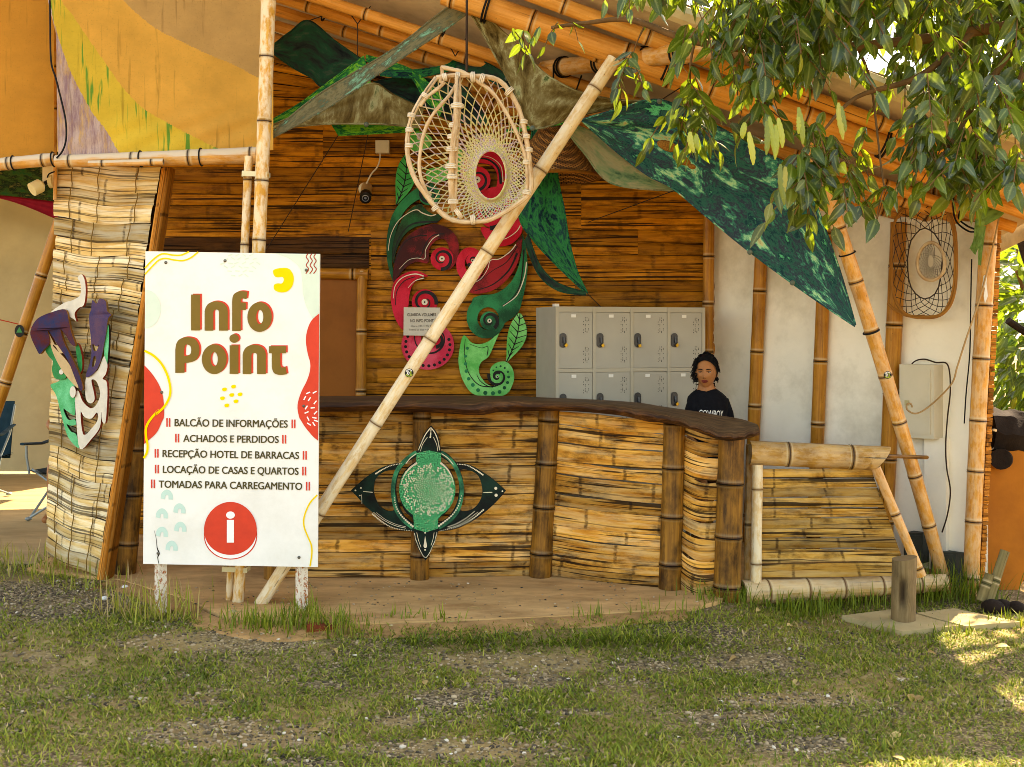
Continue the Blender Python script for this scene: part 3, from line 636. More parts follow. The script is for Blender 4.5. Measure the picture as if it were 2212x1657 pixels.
# ------------------------------------------------------------ bamboo gate panel
gt = thing('gate_panel', tuple(W(1620, 1306, 7.05)), 'low bamboo gate panel beside the counter, with half-round top rail and base log', 'gate')
mb = MB(); gl, gr = W(1618, 978, 6.98), W(1921, 991, 6.98); ax = (gr - gl).normalized(); up = Vector((0, 0, 1)) - ax * ax.z
rows, ks, uvs = [], [], []; Lg = (gr - gl).length; kn = {0: 0}
xs_ = sorted(set([0, 1] + [f + d for f in (.27, .72) for d in (-.05, -.018, -.008, 0, .008, .018, .05)] + list(np.linspace(0, 1, 14))))
mb.rn = .4
for i in range(13):
    a = math.pi * i / 12; row, kk, uu = [], [], []
    for f in xs_:
        d = min(abs(f - .27), abs(f - .72)); k = 1.0 if d < .001 else .45 if d < .01 else .12 if d < .02 else 0
        rr = .074 * (1.05 if .004 < d < .012 else 1.0); ff = f * (1 - .06 * (1 - math.cos(a)) / 2 * 2) if f > .9 else f
        row.append(gl + ax * (ff * Lg + (0.0 if f < .9 else -.03 * math.cos(a) * 0)) + up * (math.cos(a) * rr) + Vector((0, -1, 0)) * (math.sin(a) * rr)); kk.append(k); uu.append((a * .074, f * Lg))
    rows.append(row); ks.append(kk); uvs.append(uu)
mb.grid(rows, uvs, ks); mb.grid([[p + Vector((0, .012, 0)) * 1 for p in r][::-1] for r in rows], None, [[1.2] * len(xs_)] * 13); mb.build('top_rail', M_GATE, gt)
mb = MB(); mb.bamboo(W(1632, 1262, 6.98), W(1636, 1003, 6.98), .034, .034, .42, ph=.3); mb.build('upright', M_PALE, gt)
mb = MB(); mb.bamboo(W(1613, 1256, 7.06), W(1618, 960, 7.06), .022, .022, .5); mb.build('upright', M_GATE, gt)
mb = MB(); mb.bamboo(W(1990, 1244, 6.97), W(1891, 1010, 6.97), .030, .030, .34); mb.build('brace', M_ORANGE, gt)
gs = bilin(W(1640, 1012, 7.02), W(1880, 1012, 7.02), W(1962, 1246, 7.02), W(1640, 1250, 7.02))
mb = MB(); strips(mb, gs, [0, .09, .18, .262, .36, .45, .55, .63, .735, .745, .86, 1], .85, .67, nu=18, gap=.003, wav=.003, bulge=.006, irr=.004, jit=.004); mb.build('woven_panel', M_GATEMAT, gt)
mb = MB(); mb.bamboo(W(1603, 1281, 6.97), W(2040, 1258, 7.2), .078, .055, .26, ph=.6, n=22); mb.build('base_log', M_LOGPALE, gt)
mb = MB(); mb.tube([W(1915, 985, 7.05), W(2002, 988, 7.3)], .012, 8); mb.build('hinge_stick', M_DARKPOST, gt)
q = W(1950, 1335, 6.6); q.z = .03
o = thing('wooden_stump', tuple(q), 'short cut wooden post with a hollow, standing on the flagstones', 'stump')
mb = MB(); rows = []; ks = []
for i in range(25):
    zz = i / 24 * .36; row = []; kr = []
    for j in range(33):
        a = 2 * math.pi * j / 32 ; d = abs((a - math.pi * 1.36 + math.pi) % (2 * math.pi) - math.pi); dz = (zz - .17) / .085
        dent = math.exp(-(d / .30) ** 4 - dz ** 4); r = .068 + .004 * math.sin(a * 3 + 1) - .034 * dent; row.append(q + Vector((r * math.cos(a) + zz * .02, r * math.sin(a), zz + .012 * math.cos(a) * (i == 24)))); kr.append(dent * .8)
    rows.append(row); ks.append(kr)
mb.grid(rows, None, ks); ix = [mb.vert(p) for p in rows[-1][:-1]]; mb.face(*ix)
M_STUMP = bamboo_mat('weathered_timber', '#8d7450', '#6e5836', '#463620', node='#2c1d10', rough=.8, blot=.5, paler=0); mb.build('wood', M_STUMP, o)
slab_poly('flagstone', [g(1815, 1329, .03), g(1925, 1316, .03), g(1973, 1325, .03), g(2072, 1351, .03), g(1950, 1364, .03)], -.05, .03, M_STONE, None, 9)
slab_poly('flagstone', [g(1977, 1324, .03), g(2060, 1314, .03), g(2204, 1343, .03), g(2080, 1353, .03)], -.05, .032, M_STONE, None, 10)
for o, lb in zip([o for o in S.objects if o.name.startswith('flagstone')], ('flat concrete flagstone under the short wooden stump', 'flat concrete flagstone right of the stump, nearest the orange board')): tag(o, lb, 'flagstone', 'flagstones in the grass')
# ------------------------------------------------------------ the info sign
SY = 6.5
sg = thing('info_sign', (W(500, 1360, SY).x, SY, 0), 'white printed information board on two rusty metal legs', 'sign')
def sgn(lay): return lambda x, y, d: W(x, y, SY) + Vector((0, d - .0016 * lay, 0))
M_SIGN = plain('sign_white', '#ece6d8', .38, .05, 5, .03, dirt='#cfc6b0', dirtamt=.35)
M_OLIVE = plain('print_olive', '#7a5f22', .4, .06, bump=0); M_RED = plain('print_red', '#d8402a', .4, .08, bump=0); M_YEL = plain('print_yellow', '#f2cc10', .4, .05, bump=0)
M_MINT = plain('print_mint', '#cfdcc6', .4, .05, bump=0); M_MINT2 = plain('print_mint_dark', '#bcd6c4', .4, .05, bump=0); M_DOLIVE = plain('print_dark_olive', '#4c4220', .4, .06, bump=0)
M_BRICK = plain('print_brick', '#a83a20', .4, .05, bump=0); M_SIGNW = plain('print_white', '#f0ebe0', .4, .03, bump=0)
mb = MB(); mb.poly([[(314, 543), (691, 549), (686, 1225), (309, 1218)]], sgn(0), .014); pn = mb.build('panel', M_SIGN, sg)
c3 = crop(550, 980, 1726 / 750); c4 = crop(550, 1600, 1295 / 750)
A3 = lambda pts: [c3(p) for p in pts]; A4 = lambda pts: [c4(p) for p in pts]
def rect(x0, y0, x1, y1): return [(x0, y0), (x1, y0), (x1, y1), (x0, y1)]
nn = [(620, 790), (620, 612)] + cr([(620, 612), (632, 572), (665, 536), (727, 520), (788, 536), (822, 572), (833, 612)], 5)[1:-1] + [(833, 612), (833, 790), (752, 790), (752, 622)] + cr([(752, 622), (746, 603), (727, 596), (707, 603), (700, 622)], 4)[1:-1] + [(700, 622), (700, 790)]
ff = [(873, 793), (873, 525)] + cr([(873, 525), (880, 472), (905, 442), (950, 427), (1013, 432)], 5)[1:] + [(1005, 500)] + cr([(1005, 500), (968, 494), (954, 505), (952, 530)], 4)[1:] + [(1000, 533), (998, 600), (952, 600), (952, 793)]
pp = [(350, 1178), (350, 965)] + cr([(350, 965), (362, 905), (395, 866), (460, 850), (530, 868), (565, 920), (572, 975), (560, 1030), (520, 1072), (435, 1090)], 5)[1:] + [(435, 1178)]
pin = cr([(433, 1020), (433, 960), (442, 925), (464, 918), (490, 935), (497, 972), (487, 1007), (460, 1020)], 4, True)
tt_ = [(1212, 933), (1368, 933), (1368, 998), (1316, 998), (1316, 1100)] + cr([(1316, 1100), (1323, 1124), (1342, 1129), (1364, 1122)], 4)[1:] + [(1376, 1190)] + cr([(1376, 1190), (1320, 1198), (1265, 1185), (1242, 1145), (1238, 1090)], 5)[1:] + [(1238, 998), (1212, 998)]
letters = [[rect(495, 458, 578, 788)], [nn], [ff], [ell(1125, 665, 112, 137, 40), ell(1127, 664, 33, 66, 28)], [pp, pin], [ell(708, 1053, 114, 137, 40), ell(708, 1053, 33, 66, 28)],
           [rect(850, 925, 931, 1188)], [ell(891, 862, 43, 40, 28)], [[(x + 350, y + 399) for x, y in nn]], [tt_]]
mb = MB()
for l in letters: mb.poly([[c3((x + 16, y - 8)) for x, y in q] for q in l], sgn(2))
mb.build('title_shadow', M_RED, pn)
mb = MB()
for l in letters: mb.poly([A3(q) for q in l], sgn(3))
mb.build('title', M_OLIVE, pn)
mb = MB()
def stroke(pts, w, lay, A=A3, n=6):
    a, b = ribbon(cr(pts, n), w); mb.poly([A(a + b[::-1])], sgn(lay))
mb.mat = 0
stroke([(70, 215), (130, 150), (200, 95), (250, 83), (330, 95), (400, 95), (450, 76), (475, 63)], 14, 2); mb.build('yellow_line', M_YEL, pn); mb = MB(); stroke([(70, 272), (150, 185), (200, 140), (260, 125), (340, 140), (420, 145), (490, 120), (560, 66)], 14, 2); mb.build('yellow_line', M_YEL, pn); mb = MB()
mb.poly([A3(cr([(1255, 230), (1340, 212), (1400, 225), (1438, 290), (1430, 370), (1385, 425), (1320, 438), (1262, 415), (1258, 370), (1290, 355), (1330, 355), (1347, 325), (1335, 297), (1280, 298), (1255, 275)], 5, True))], sgn(2)); mb.build('yellow_blob', M_YEL, pn); mb = MB()
for x, y in ((885, 1305), (802, 1331), (868, 1382), (945, 1376), (783, 1412), (907, 1440), (823, 1478)): mb.poly([A3(cr([(x - 22, y - 5), (x - 5, y - 16), (x + 19, y - 14), (x + 20, y + 6), (x + 4, y + 17), (x - 16, y + 13)], 4, True))], sgn(2))
yl = A3([(68, 975), (150, 1020), (220, 1090), (270, 1180), (300, 1280), (305, 1360), (285, 1430), (240, 1500), (170, 1560)]) + A4([(150, 70), (95, 130), (62, 190), (62, 260), (72, 310), (68, 360), (46, 403)])
mb.build('yellow_dots', M_YEL, pn); mb = MB(); a, b = ribbon(cr(yl, 5), 5); mb.poly([a + b[::-1]], sgn(4)); mb.build('yellow_line', M_YEL, pn); mb = MB()
stroke([(1242, 657), (1190, 715), (1154, 800), (1150, 870), (1175, 940), (1200, 1000), (1205, 1060), (1192, 1150)], 10, 2, A4)
mb.build('yellow_line', M_YEL, pn)
mb = MB()
mb.poly([A3([(1270, 82)] + cr([(1270, 82), (1400, 130), (1490, 210), (1515, 320), (1525, 450), (1555, 570), (1612, 680)], 5)[1:] + [(1672, 628), (1677, 84)])], sgn(1)); mb.build('mint_print', M_MINT, pn); mb = MB(); mb.poly([A3([(70, 412)] + ell(72, 590, 144, 178, 20, -90, 90) + [(68, 768)])], sgn(1)); mb.build('mint_print', M_MINT, pn); mb = MB()
random.seed(5)
for i in range(6):
    for j in range(6):
        x, y = 785 + j * 66 + (i % 2) * 26 + random.uniform(-6, 6), 92 + i * 38 + random.uniform(-4, 4); an = random.choice((-.5, -.3, .1, .6)); dx, dy = 21 * math.cos(an), 21 * math.sin(an)
        if ((x - 950) / 185) ** 2 + ((y - 185) / 112) ** 2 < 1: stroke([(x - dx, y - dy), (x, y), (x + dx, y + dy)], 12, 1, n=1)
mb.build('mint_dashes', M_MINT, pn)
mb = MB()
for x, y in ((203, 655), (290, 750), (169, 785), (296, 877), (169, 912), (236, 1008)):
    mb = MB(); mb.poly([A4([(x - 12, y + 33), (x - 42, y + 26)] + cr([(x - 42, y + 26), (x - 36, y - 10), (x - 10, y - 34), (x + 18, y - 30), (x + 40, y), (x + 42, y + 35)], 4)[1:] + [(x + 12, y + 33), (x + 11, y + 6), (x, y + 1), (x - 9, y + 8)])], sgn(1)); mb.build('mint_arch', M_MINT2, pn)
mb = MB()
rr_ = A3([(1674, 632), (1600, 700), (1560, 800), (1552, 900), (1570, 1010), (1590, 1085), (1588, 1160), (1560, 1250), (1510, 1350), (1480, 1440), (1474, 1510), (1490, 1590)]) + A4([(1122, 130), (1160, 190), (1210, 250), (1248, 283)])
mb.poly([cr(rr_, 4)], sgn(2)); mb.build('red_print', M_RED, pn); mb = MB(); rl = A3([(64, 1108), (130, 1180), (190, 1270), (230, 1370), (245, 1480), (245, 1580)]) + A4([(170, 150), (130, 230), (46, 305)]); mb.poly([cr(rl, 4)], sgn(2)); mb.build('red_print', M_RED, pn)
mb = MB()
for x, y, an in ((1572, 1363, -.4), (1632, 1357, -.5), (1541, 1410, -1.1), (1584, 1420, -1), (1637, 1450, -.9), (1615, 1500, -.1), (1555, 1497, -1), (1558, 1543, -.4), (1640, 1545, -.8), (1572, 1600, 1.1), (1630, 1592, .2), (1645, 1620, .3), (1580, 1650, .6), (1625, 1650, 1.0)):
    stroke([(x - 20 * math.cos(an), y - 20 * math.sin(an)), (x, y), (x + 20 * math.cos(an), y + 20 * math.sin(an))], 11, 3, n=1)
mb.build('white_dashes', M_SIGNW, pn)
mb = MB()
for x in (1568, 1604, 1639): stroke([(x + 2, 82), (x - 14, 112), (x + 6, 148), (x - 14, 188), (x + 8, 225), (x - 18, 266)], 9, 2)
mb.build('red_waves', M_BRICK, pn)
mb = MB(); bars = MB()
TL = [('BALCÃO DE INFORMAÇÕES', 258, 1037, 181, 191, 50, 214, 1078), ('ACHADOS E PERDIDOS', 318, 975, 289, 297, 48, 275, 1014), ('RECEPÇÃO HOTEL DE BARRACAS', 175, 1115, 394, 408, 49, 133, 1156), ('LOCAÇÃO DE CASAS E QUARTOS', 177, 1112, 503, 517, 49, 135, 1152), ('TOMADAS PARA CARREGAMENTO', 148, 1137, 605, 621, 49, 108, 1178)]
for s, x0, x1, y0, y1, h, b0, b1 in TL:
    mb = MB(); hh_ = h * 2211 / 4096 / (1295 / 750)
    for q_, (dx_, dy_) in enumerate(((-1.6, 0), (1.6, 0), (0, 1.6))): text_into(mb, s, c4((x0 + dx_, y0 + dy_)), c4((x1 + dx_, y1 + dy_)), hh_, sgn(2 + q_ * .4), bold=0)
    mb.build('text_line', M_DOLIVE, pn)
    for xb, yb in ((b0, y0), (b1, y1)):
        for dx in (-9, 9): bars = MB(); bars.poly([A4(rect(xb + dx - 5, yb - 55, xb + dx + 5, yb + 5))], sgn(2)); bars.build('red_bar', M_RED, pn)
pass
mb = MB(); egg = lambda cx, cy, rx, ry, f: [(cx + rx * math.cos(t) * (1 - .10 * math.sin(t) * -1 * .6), cy + ry * math.sin(t)) for t in np.linspace(0, 2 * math.pi, 48, endpoint=False)]
mb.poly([A4(egg(643, 925, 184, 178, 0))], sgn(1)); mb.mat = 1; mb.poly([A4(egg(643, 919, 178, 177, 0))], sgn(2)); mb.mat = 0; mb.poly([A4(egg(643, 887, 182, 183, 0))], sgn(3)); mb.mat = 1
mb.poly([A4(ell(644, 795, 30, 25, 28))], sgn(4)); mb.poly([A4(rect(619, 828, 668, 985))], sgn(4)); mb.build('info_symbol', [M_RED, M_SIGNW], pn)
mb = MB(); stroke([(115, 900), (130, 960), (136, 1020), (149, 1060), (140, 1090), (150, 1137)], [1, 3, 5, 12, 6, 3], 1, A4, 3); mb.build('crack', M_BLK, pn)
M_SCREW = plain('screw_metal', '#6a655a', .35, .2, metal=.8)
for p in [c3(q) for q in ((260, 163), (805, 147), (1553, 233), (222, 1358), (1530, 1485))] + [c4((1115, 1088)), c4((142, 1060))]:
    mb = MB(); mb.ball(W(p[0], p[1], SY - .003), (.009, .005, .009), 12, 6); mb.build('screw', M_SCREW, pn)
def rust_mat():
    m, t, b = newmat('rusty_white_paint', .6, .3); p = t.ob(); n = t.noise(t.map(p, (1, 1, .6)), 55, 6, .72); n2 = t.noise(p, 110, 2)
    f = t.ramp(t.m('ADD', t.m('MULTIPLY', n, .75), t.m('MULTIPLY', n2, .25)), [(.50, 0.0), (.57, 1.0)]); rust = t.ramp(n2, [(.3, hx('#74300f')), (.7, hx('#bc6a2a'))])
    L(t, b, t.mix(f, hx('#d9ccb4'), rust), 'Base Color'); L(t, b, t.bump(f, .4, .003), 'Normal'); return m
M_RUST = rust_mat()
for xa, xb in ((347, 347), (652, 648)):
    a = W(xa, 1372, SY + .045); a.z = -.03; b = W(xb + 1, 560, SY + .045); mb = MB(); mb.tube([a, b], .036, 4); mb.build('leg', M_RUST, sg)

# ------------------------------------------------------------ orange sails (dyed cloth) over the rails
def sail_mat(name, col, streaks, seed, streakcol='#2f9a3c', wash=None):
    m, t, b = newmat(name, .8, .1); uv = t.uv(); p = t.map(uv, (1, 1, 1), (seed * 3.1, seed * 1.7, 0))
    base = hx(col); c = t.mix(t.ramp(t.noise(p, 2.2, 5, .65), [(.35, 0.0), (.7, 1.0)]), base, tuple(x * .72 for x in base[:3]) + (1,))
    if wash: c = t.mix(t.ramp(t.noise(t.map(uv, (30, 4, 1)), 1, 6, .75), [(.42, 0.0), (.6, 1.0)]), c, hx(wash)); c = t.mix(t.m('MULTIPLY', t.ramp(t.noise(t.map(uv, (22, 3, 1), (4, 2, 0)), 1, 6, .75), [(.5, 0.0), (.62, 1.0)]), .7), c, hx('#e0b45e'))
    st = t.ramp(t.noise(t.map(uv, (24, 1.6, 1), (seed, 0, 0)), 1, 4, .6, .3), [(.60, 0.0), (.72, 1.0)]); c = t.mix(t.m('MULTIPLY', st, .45), c, hx('#6a4416'))
    if streaks: c = t.mix(t.m('MULTIPLY', t.ramp(t.noise(t.map(uv, (19, 1.3, 1), (seed + 5, 2, 0)), 1, 4, .6, .25), [(.555, 0.0), (.60, 1.0)]), .85), c, hx(streakcol))
    c = t.mix(t.m('MULTIPLY', t.ramp(t.noise(uv, 90, 2), [(.3, 1.0), (.4, 0.0)]), .15), c, hx('#4a2e10'))
    L(t, b, c, 'Base Color'); L(t, b, t.bump(t.noise(t.map(uv, (3, 7, 1)), 1, 4), .5, .02), 'Normal')
    tr = t.n('BsdfTranslucent', {'Color': c}); mx = t.n('MixShader', {0: .5, 1: b.outputs[0], 2: tr}); m.node_tree.links.new(mx, m.node_tree.nodes['Material Output'].inputs[0]); return m
SM = [sail_mat('sail_tan', '#d8ac6a', 0, 1), sail_mat('sail_orange', '#f8bc58', 0, 2), sail_mat('sail_yellow', '#f8d450', 1, 3), sail_mat('sail_mauve', '#dcc4b8', 0, 4, wash='#a4858c'), sail_mat('sail_brown', '#d89840', 0, 5)]
k3 = .3258
def lineat(pts, y):
    pts = sorted(pts, key=lambda p: p[1]); return float(np.interp(y, [p[1] for p in pts], [p[0] for p in pts]))
sc_ = lambda P: [(x * k3, y * k3) for x, y in cr(P, 5)]
s1 = sc_([(-200, -1300), (200, -800), (560, -300), (815, 0), (930, 110), (1050, 200), (1200, 275), (1400, 370), (1560, 435), (1710, 517), (1990, 640)]); s2 = sc_([(100, -1300), (180, -700), (300, -250), (405, 0), (480, 100), (560, 220), (650, 350), (740, 480), (830, 600), (950, 720), (1100, 810), (1250, 890), (1420, 975), (1560, 1040), (1720, 1100)])
s3 = sc_([(300, -1300), (310, -300), (330, 0), (375, 210), (420, 350), (470, 480), (540, 620), (620, 760), (700, 860), (780, 1000), (850, 1110)])
def lft(y): return float(np.interp(y, [-420, 0, 75, 293, 332, 360], [100, 103, 121, 124, 126, 124]))
sl1 = thing('sail_cloth', (W(350, 330, 7.22).x, 7.22, 2.8), 'large orange and yellow dyed sail stretched above the longer rail', 'sail')
mb = MB(); ny, nx = 280, 280; ROW = []
for i in range(ny + 1):
    y0 = -420 + (768 - 14 * 0) * i / ny; row = []
    for j in range(nx + 1):
        f = j / nx; x = lft(y0) + (590 - lft(y0)) * f; yy = y0 + (0 if i < ny else 0)
        d = .03 * math.sin(f * 3.14) * math.sin(max(0, (y0 + 420)) / 752 * 3.14) + .006 * math.sin(x * .05 + y0 * .12) * math.exp(-((y0 - 300) / 50) ** 2)
        row.append((x, yy - (i / ny) ** 3 * 24 * f, 7.24 - d))
    ROW.append(row)
V = [[W(*p) for p in r] for r in ROW]; base = 0
for r in V:
    for p in r: mb.vert(p, (p.x, p.z))
for i in range(ny):
    for j in range(nx):
        x = (ROW[i][j][0] + ROW[i + 1][j + 1][0]) / 2; y = (ROW[i][j][1] + ROW[i + 1][j + 1][1]) / 2
        def right_of(s):  # above / right of the seam
            return x > lineat(s, y)
        mb.mat = 0 if right_of(s1) else 1 if right_of(s2) else 2 if right_of(s3) else 3
        a = i * (nx + 1) + j; mb.face(a, a + nx + 1, a + nx + 2, a + 1)
mb.build('cloth', SM[:4], sl1, sharp=180)
sl2 = thing('sail_cloth', (W(50, 340, 7.45).x, 7.45, 2.8), 'stained brown sail cloth at far left above the short rail', 'sail')
mb = MB(); V = []
for i in range(50):
    f = i / 49; row = []
    for j in range(40):
        u = j / 39; x = -160 + 277 * u; y = -420 + (771 - 10 * u) * f; d = .05 * math.sin(u * 3.1) * f + .01 * math.sin(u * 8 + f * 10) * f; p = W(x, y, 7.46 - d * .6); row.append(p)
    V.append(row)
mb.grid(V[::-1], [[(p.x, p.z) for p in r] for r in V[::-1]]); mb.build('cloth', SM[4], sl2, sharp=180)
o = thing('cable', tuple(W(200, 340, 7.1)), 'loose black cable hanging down the left edge of the orange sail', 'cable')
mb = MB(); mb.tube(cr3([W(x * k3, y * k3, 7.15) for x, y in ((330, -40), (332, 120), (338, 400), (370, 520), (405, 660), (435, 800), (438, 920), (415, 1000), (375, 1050))], 6), .006, 6); mb.build('wire', M_BLACK, o)

# ------------------------------------------------------------ dyed stretch cloth under the roof
TD = [tri_mat('dyed_green_navy', ['#2fa252', '#12462e', '#101c34', '#1f8044', '#1a3440', '#1d7a40', '#5ab86a'], 4.5, (1.0, 2.2, 1), .12, contrast=.2),
      tri_mat('dyed_brown', ['#3a3018', '#5e5030', '#74663e', '#8a8058', '#aeb086', '#4c623a'], 3.0, (2.0, 1, 1), .2, contrast=.13),
      tri_mat('dyed_bright_green', ['#0c4626', '#2f9a3c', '#124a38', '#1f7a34', '#6ab43c', '#176a44', '#0c2e2c'], 4.5, (1, 3, 1), .08, contrast=.15),
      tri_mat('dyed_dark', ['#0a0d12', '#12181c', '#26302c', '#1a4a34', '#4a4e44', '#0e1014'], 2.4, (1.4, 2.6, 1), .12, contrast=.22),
      tri_mat('dyed_pale', ['#2a3020', '#6d6a4a', '#a09a72', '#6f8a60', '#1a4a38', '#8c8a68'], 2.2, (1, 2, 1), .22, contrast=.2),
      tri_mat('dyed_multi', ['#1f8a60', '#56d092', '#182440', '#2a6a5c', '#37324c', '#2f8a72', '#9cdcaa', '#d0c48c', '#188a62'], 3.6, (1.0, 2.0, 1), .25, contrast=.17),
      tri_mat('dyed_camo', ['#0d2412', '#1a4a22', '#3a4a1c', '#0c1a10', '#6a6430', '#14381c'], 4, (1, 2.5, 1), .03, contrast=.15),
      tri_mat('dyed_strap', ['#1c2a48', '#3a6a5e', '#5e583e', '#767052', '#4e5240', '#74ac8e', '#22405a'], 3.4, (.8, 2.6, 1), .12, contrast=.15)]
def cloth(label, mi, up, lo, name='dyed_cloth', n=40, m=14, sag=.0, pinch=.10, parts=None, group='dyed cloths stretched under the roof', seed=0, wr=.012):
    """cloth lofted between an upper and a lower edge (picture x, y, depth)"""
    U = [W(*p) for p in up]; Lo = [W(*p) for p in lo]
    def res(P):
        Q = cr3(P, 8); d = [0]
        for a, b in zip(Q, Q[1:]): d.append(d[-1] + (b - a).length)
        out = []
        for i in range(n + 1):
            s = d[-1] * i / n; k = max(0, min(len(Q) - 2, int(np.searchsorted(d, s)) - 1)); f = (s - d[k]) / max(1e-9, d[k + 1] - d[k]); out.append(Q[k].lerp(Q[k + 1], max(0, min(1, f))))
        return out
    a, b = res(U), res(Lo); rows, uvs = [], []; c = (a[n // 2] + b[n // 2]) / 2
    w1 = wob(seed + .3, wr, 9); w2 = wob(seed + .9, wr, 14)
    for j in range(m + 1):
        v = j / m; row, ur = [], []
        for i in range(n + 1):
            u = i / n; wid = (b[i] - a[i]).length; p = a[i].lerp(b[i], v); env = math.sin(math.pi * v)
            dd = (w1(v * 1.3 + u * .2) * 1.6 + w2(v * .9 + u * .35)) * min(1, wid * 2.2) * (.3 + .7 * env) + sag * env * math.sin(math.pi * u)
            row.append(p + Vector((0, -1, -.25)) * dd); ur.append((u * (c - a[0]).length * 2, v * max(.06, (a[n // 2] - b[n // 2]).length)))
        rows.append(row); uvs.append(ur)
    o = thing(name, tuple(c), label, 'cloth', group); mb = MB(); mb.rn = (seed * .37) % 1
    mb.grid(rows[::-1], uvs[::-1])
    mb.build('fabric', TD[mi], o, sharp=180)
    mb = MB()
    for e in (a, b): mb.tube(e, .006, 5)
    mb.build('hem', TD[mi], o); return o
cloth('dark dyed cloth square pulled to a point near the rafters, left of the long strap', 3, [(588, 99, 8.0), (628, 68, 8), (667, 45, 8.0), (725, 90, 8), (792, 136, 7.9)], [(590, 116, 8), (630, 145, 8), (672, 168, 8), (705, 188, 7.95), (790, 139, 7.9)], seed=1)
cloth('long narrow dyed strap running from the roof peak down left to the mast pole', 7, [(583, 290, 7.3), (690, 203, 7.25), (853, 104, 7.1), (940, 36, 7.0), (1003, -8, 6.9)], [(583, 301, 7.3), (707, 234, 7.25), (850, 138, 7.1), (965, 62, 7.0), (1022, 20, 6.9)], seed=2, wr=.006)
cloth('broad brown dyed cloth triangle hanging from the roof peak to the diagonal pole', 1, [(1004, -4, 6.9), (1092, 74, 6.95), (1135, 116, 6.97), (1182, 163, 7), (1255, 200, 7.0), (1343, 217, 7.0), (1419, 215, 7.0)], [(1010, 20, 6.9), (1046, 80, 6.95), (1080, 142, 7.05), (1120, 216, 7.15), (1152, 278, 7.25), (1260, 248, 7.15), (1419, 217, 7.0)], seed=3, m=20)
cloth('brown dyed cloth panel behind the left part of the hanging net', 1, [(583, 272, 7.75), (660, 240, 7.72), (740, 205, 7.7), (806, 180, 7.65), (850, 205, 7.7), (915, 236, 7.75)], [(583, 280, 7.75), (660, 272, 7.75), (720, 268, 7.75), (792, 268, 7.75), (840, 270, 7.75), (905, 276, 7.75)], seed=4, m=20)
cloth('striped green and yellow dyed cloth fold above the brown panel', 2, [(583, 262, 7.8), (650, 222, 7.78), (720, 170, 7.75), (786, 122, 7.7)], [(583, 275, 7.8), (660, 244, 7.78), (735, 212, 7.75), (802, 184, 7.7)], seed=5, wr=.02)
cloth('bright green dyed cloth sliver below the brown panel', 2, [(714, 268, 7.9), (770, 266, 7.9), (830, 266, 7.9), (905, 272, 7.9)], [(730, 293, 7.9), (785, 290, 7.9), (842, 287, 7.9), (905, 284, 7.9)], seed=6)
cloth('narrow bright green dyed ribbon just left of the net top', 2, [(790, 120, 7.8), (840, 133, 7.8), (890, 152, 7.8), (930, 185, 7.8), (962, 222, 7.8)], [(790, 132, 7.8), (835, 147, 7.8), (885, 164, 7.8), (915, 210, 7.8), (950, 250, 7.8)], seed=7, wr=.008)
cloth('dark green dyed ribbon running level behind the net top', 0, [(818, 152, 7.75), (890, 152, 7.8), (960, 142, 7.85), (985, 126, 7.9)], [(820, 163, 7.75), (890, 168, 7.8), (960, 156, 7.85), (988, 142, 7.9)], seed=8, wr=.006)
cloth('dark navy dyed ribbon right behind the net top', 3, [(984, 122, 7.9), (1040, 132, 7.8), (1100, 166, 7.7), (1150, 205, 7.7)], [(980, 150, 7.9), (1030, 160, 7.8), (1090, 196, 7.7), (1150, 262, 7.7)], seed=9)
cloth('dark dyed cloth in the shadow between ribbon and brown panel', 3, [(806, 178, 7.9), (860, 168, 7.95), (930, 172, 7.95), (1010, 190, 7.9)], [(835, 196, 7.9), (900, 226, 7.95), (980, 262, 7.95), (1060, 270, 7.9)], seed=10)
cloth('long dyed cloth kite stretched down to the orange leaning pole', 5, [(1256, 259, 7.1), (1340, 234, 7.0), (1425, 216, 6.95), (1530, 263, 6.95), (1640, 324, 7), (1735, 377, 7.0), (1771, 465, 7.05), (1815, 590, 7.1), (1847, 702, 7.12)], [(1256, 261, 7.1), (1330, 327, 7.2), (1400, 380, 7.2), (1452, 407, 7.2), (1530, 472, 7.2), (1620, 545, 7.15), (1710, 612, 7.12), (1790, 668, 7.12), (1846, 705, 7.12)], n=70, m=26, seed=11, wr=.018)
cloth('pale dyed cloth behind the long kite, below its upper edge', 4, [(1235, 266, 7.35), (1290, 292, 7.4), (1350, 335, 7.4), (1455, 402, 7.35)], [(1228, 290, 7.35), (1262, 332, 7.4), (1322, 397, 7.4), (1456, 413, 7.35)], seed=12)
cloth('green dyed cloth hanging straight down below the wicker lampshade', 0, [(1150, 276, 7.9), (1132, 400, 7.9), (1121, 470, 7.9), (1152, 520, 7.9), (1198, 570, 7.9), (1264, 633, 7.9)], [(1190, 285, 7.9), (1206, 392, 7.9), (1218, 450, 7.9), (1229, 520, 7.9), (1246, 585, 7.9), (1269, 634, 7.9)], seed=13, m=18)
cloth('thin dark green dyed strip curling under the hanging green cloth', 3, [(1140, 505, 7.85), (1165, 572, 7.85), (1205, 612, 7.85), (1266, 632, 7.85)], [(1132, 520, 7.85), (1162, 592, 7.85), (1206, 628, 7.85), (1266, 638, 7.85)], seed=14, wr=.006)
cloth('thin green dyed edge strip between net and diagonal pole', 2, [(1090, 282, 7.6), (1150, 272, 7.6), (1260, 254, 7.5)], [(1090, 288, 7.6), (1150, 279, 7.6), (1260, 260, 7.5)], seed=15, wr=.004)
cloth('mottled camouflage green dyed cloth under the tent roof at far left', 6, [(-150, 300, 11.5), (0, 310, 11.5), (130, 330, 11.5)], [(-150, 418, 11.5), (0, 421, 11.5), (130, 436, 11.5)], seed=16, name='tent_cloth', m=20)
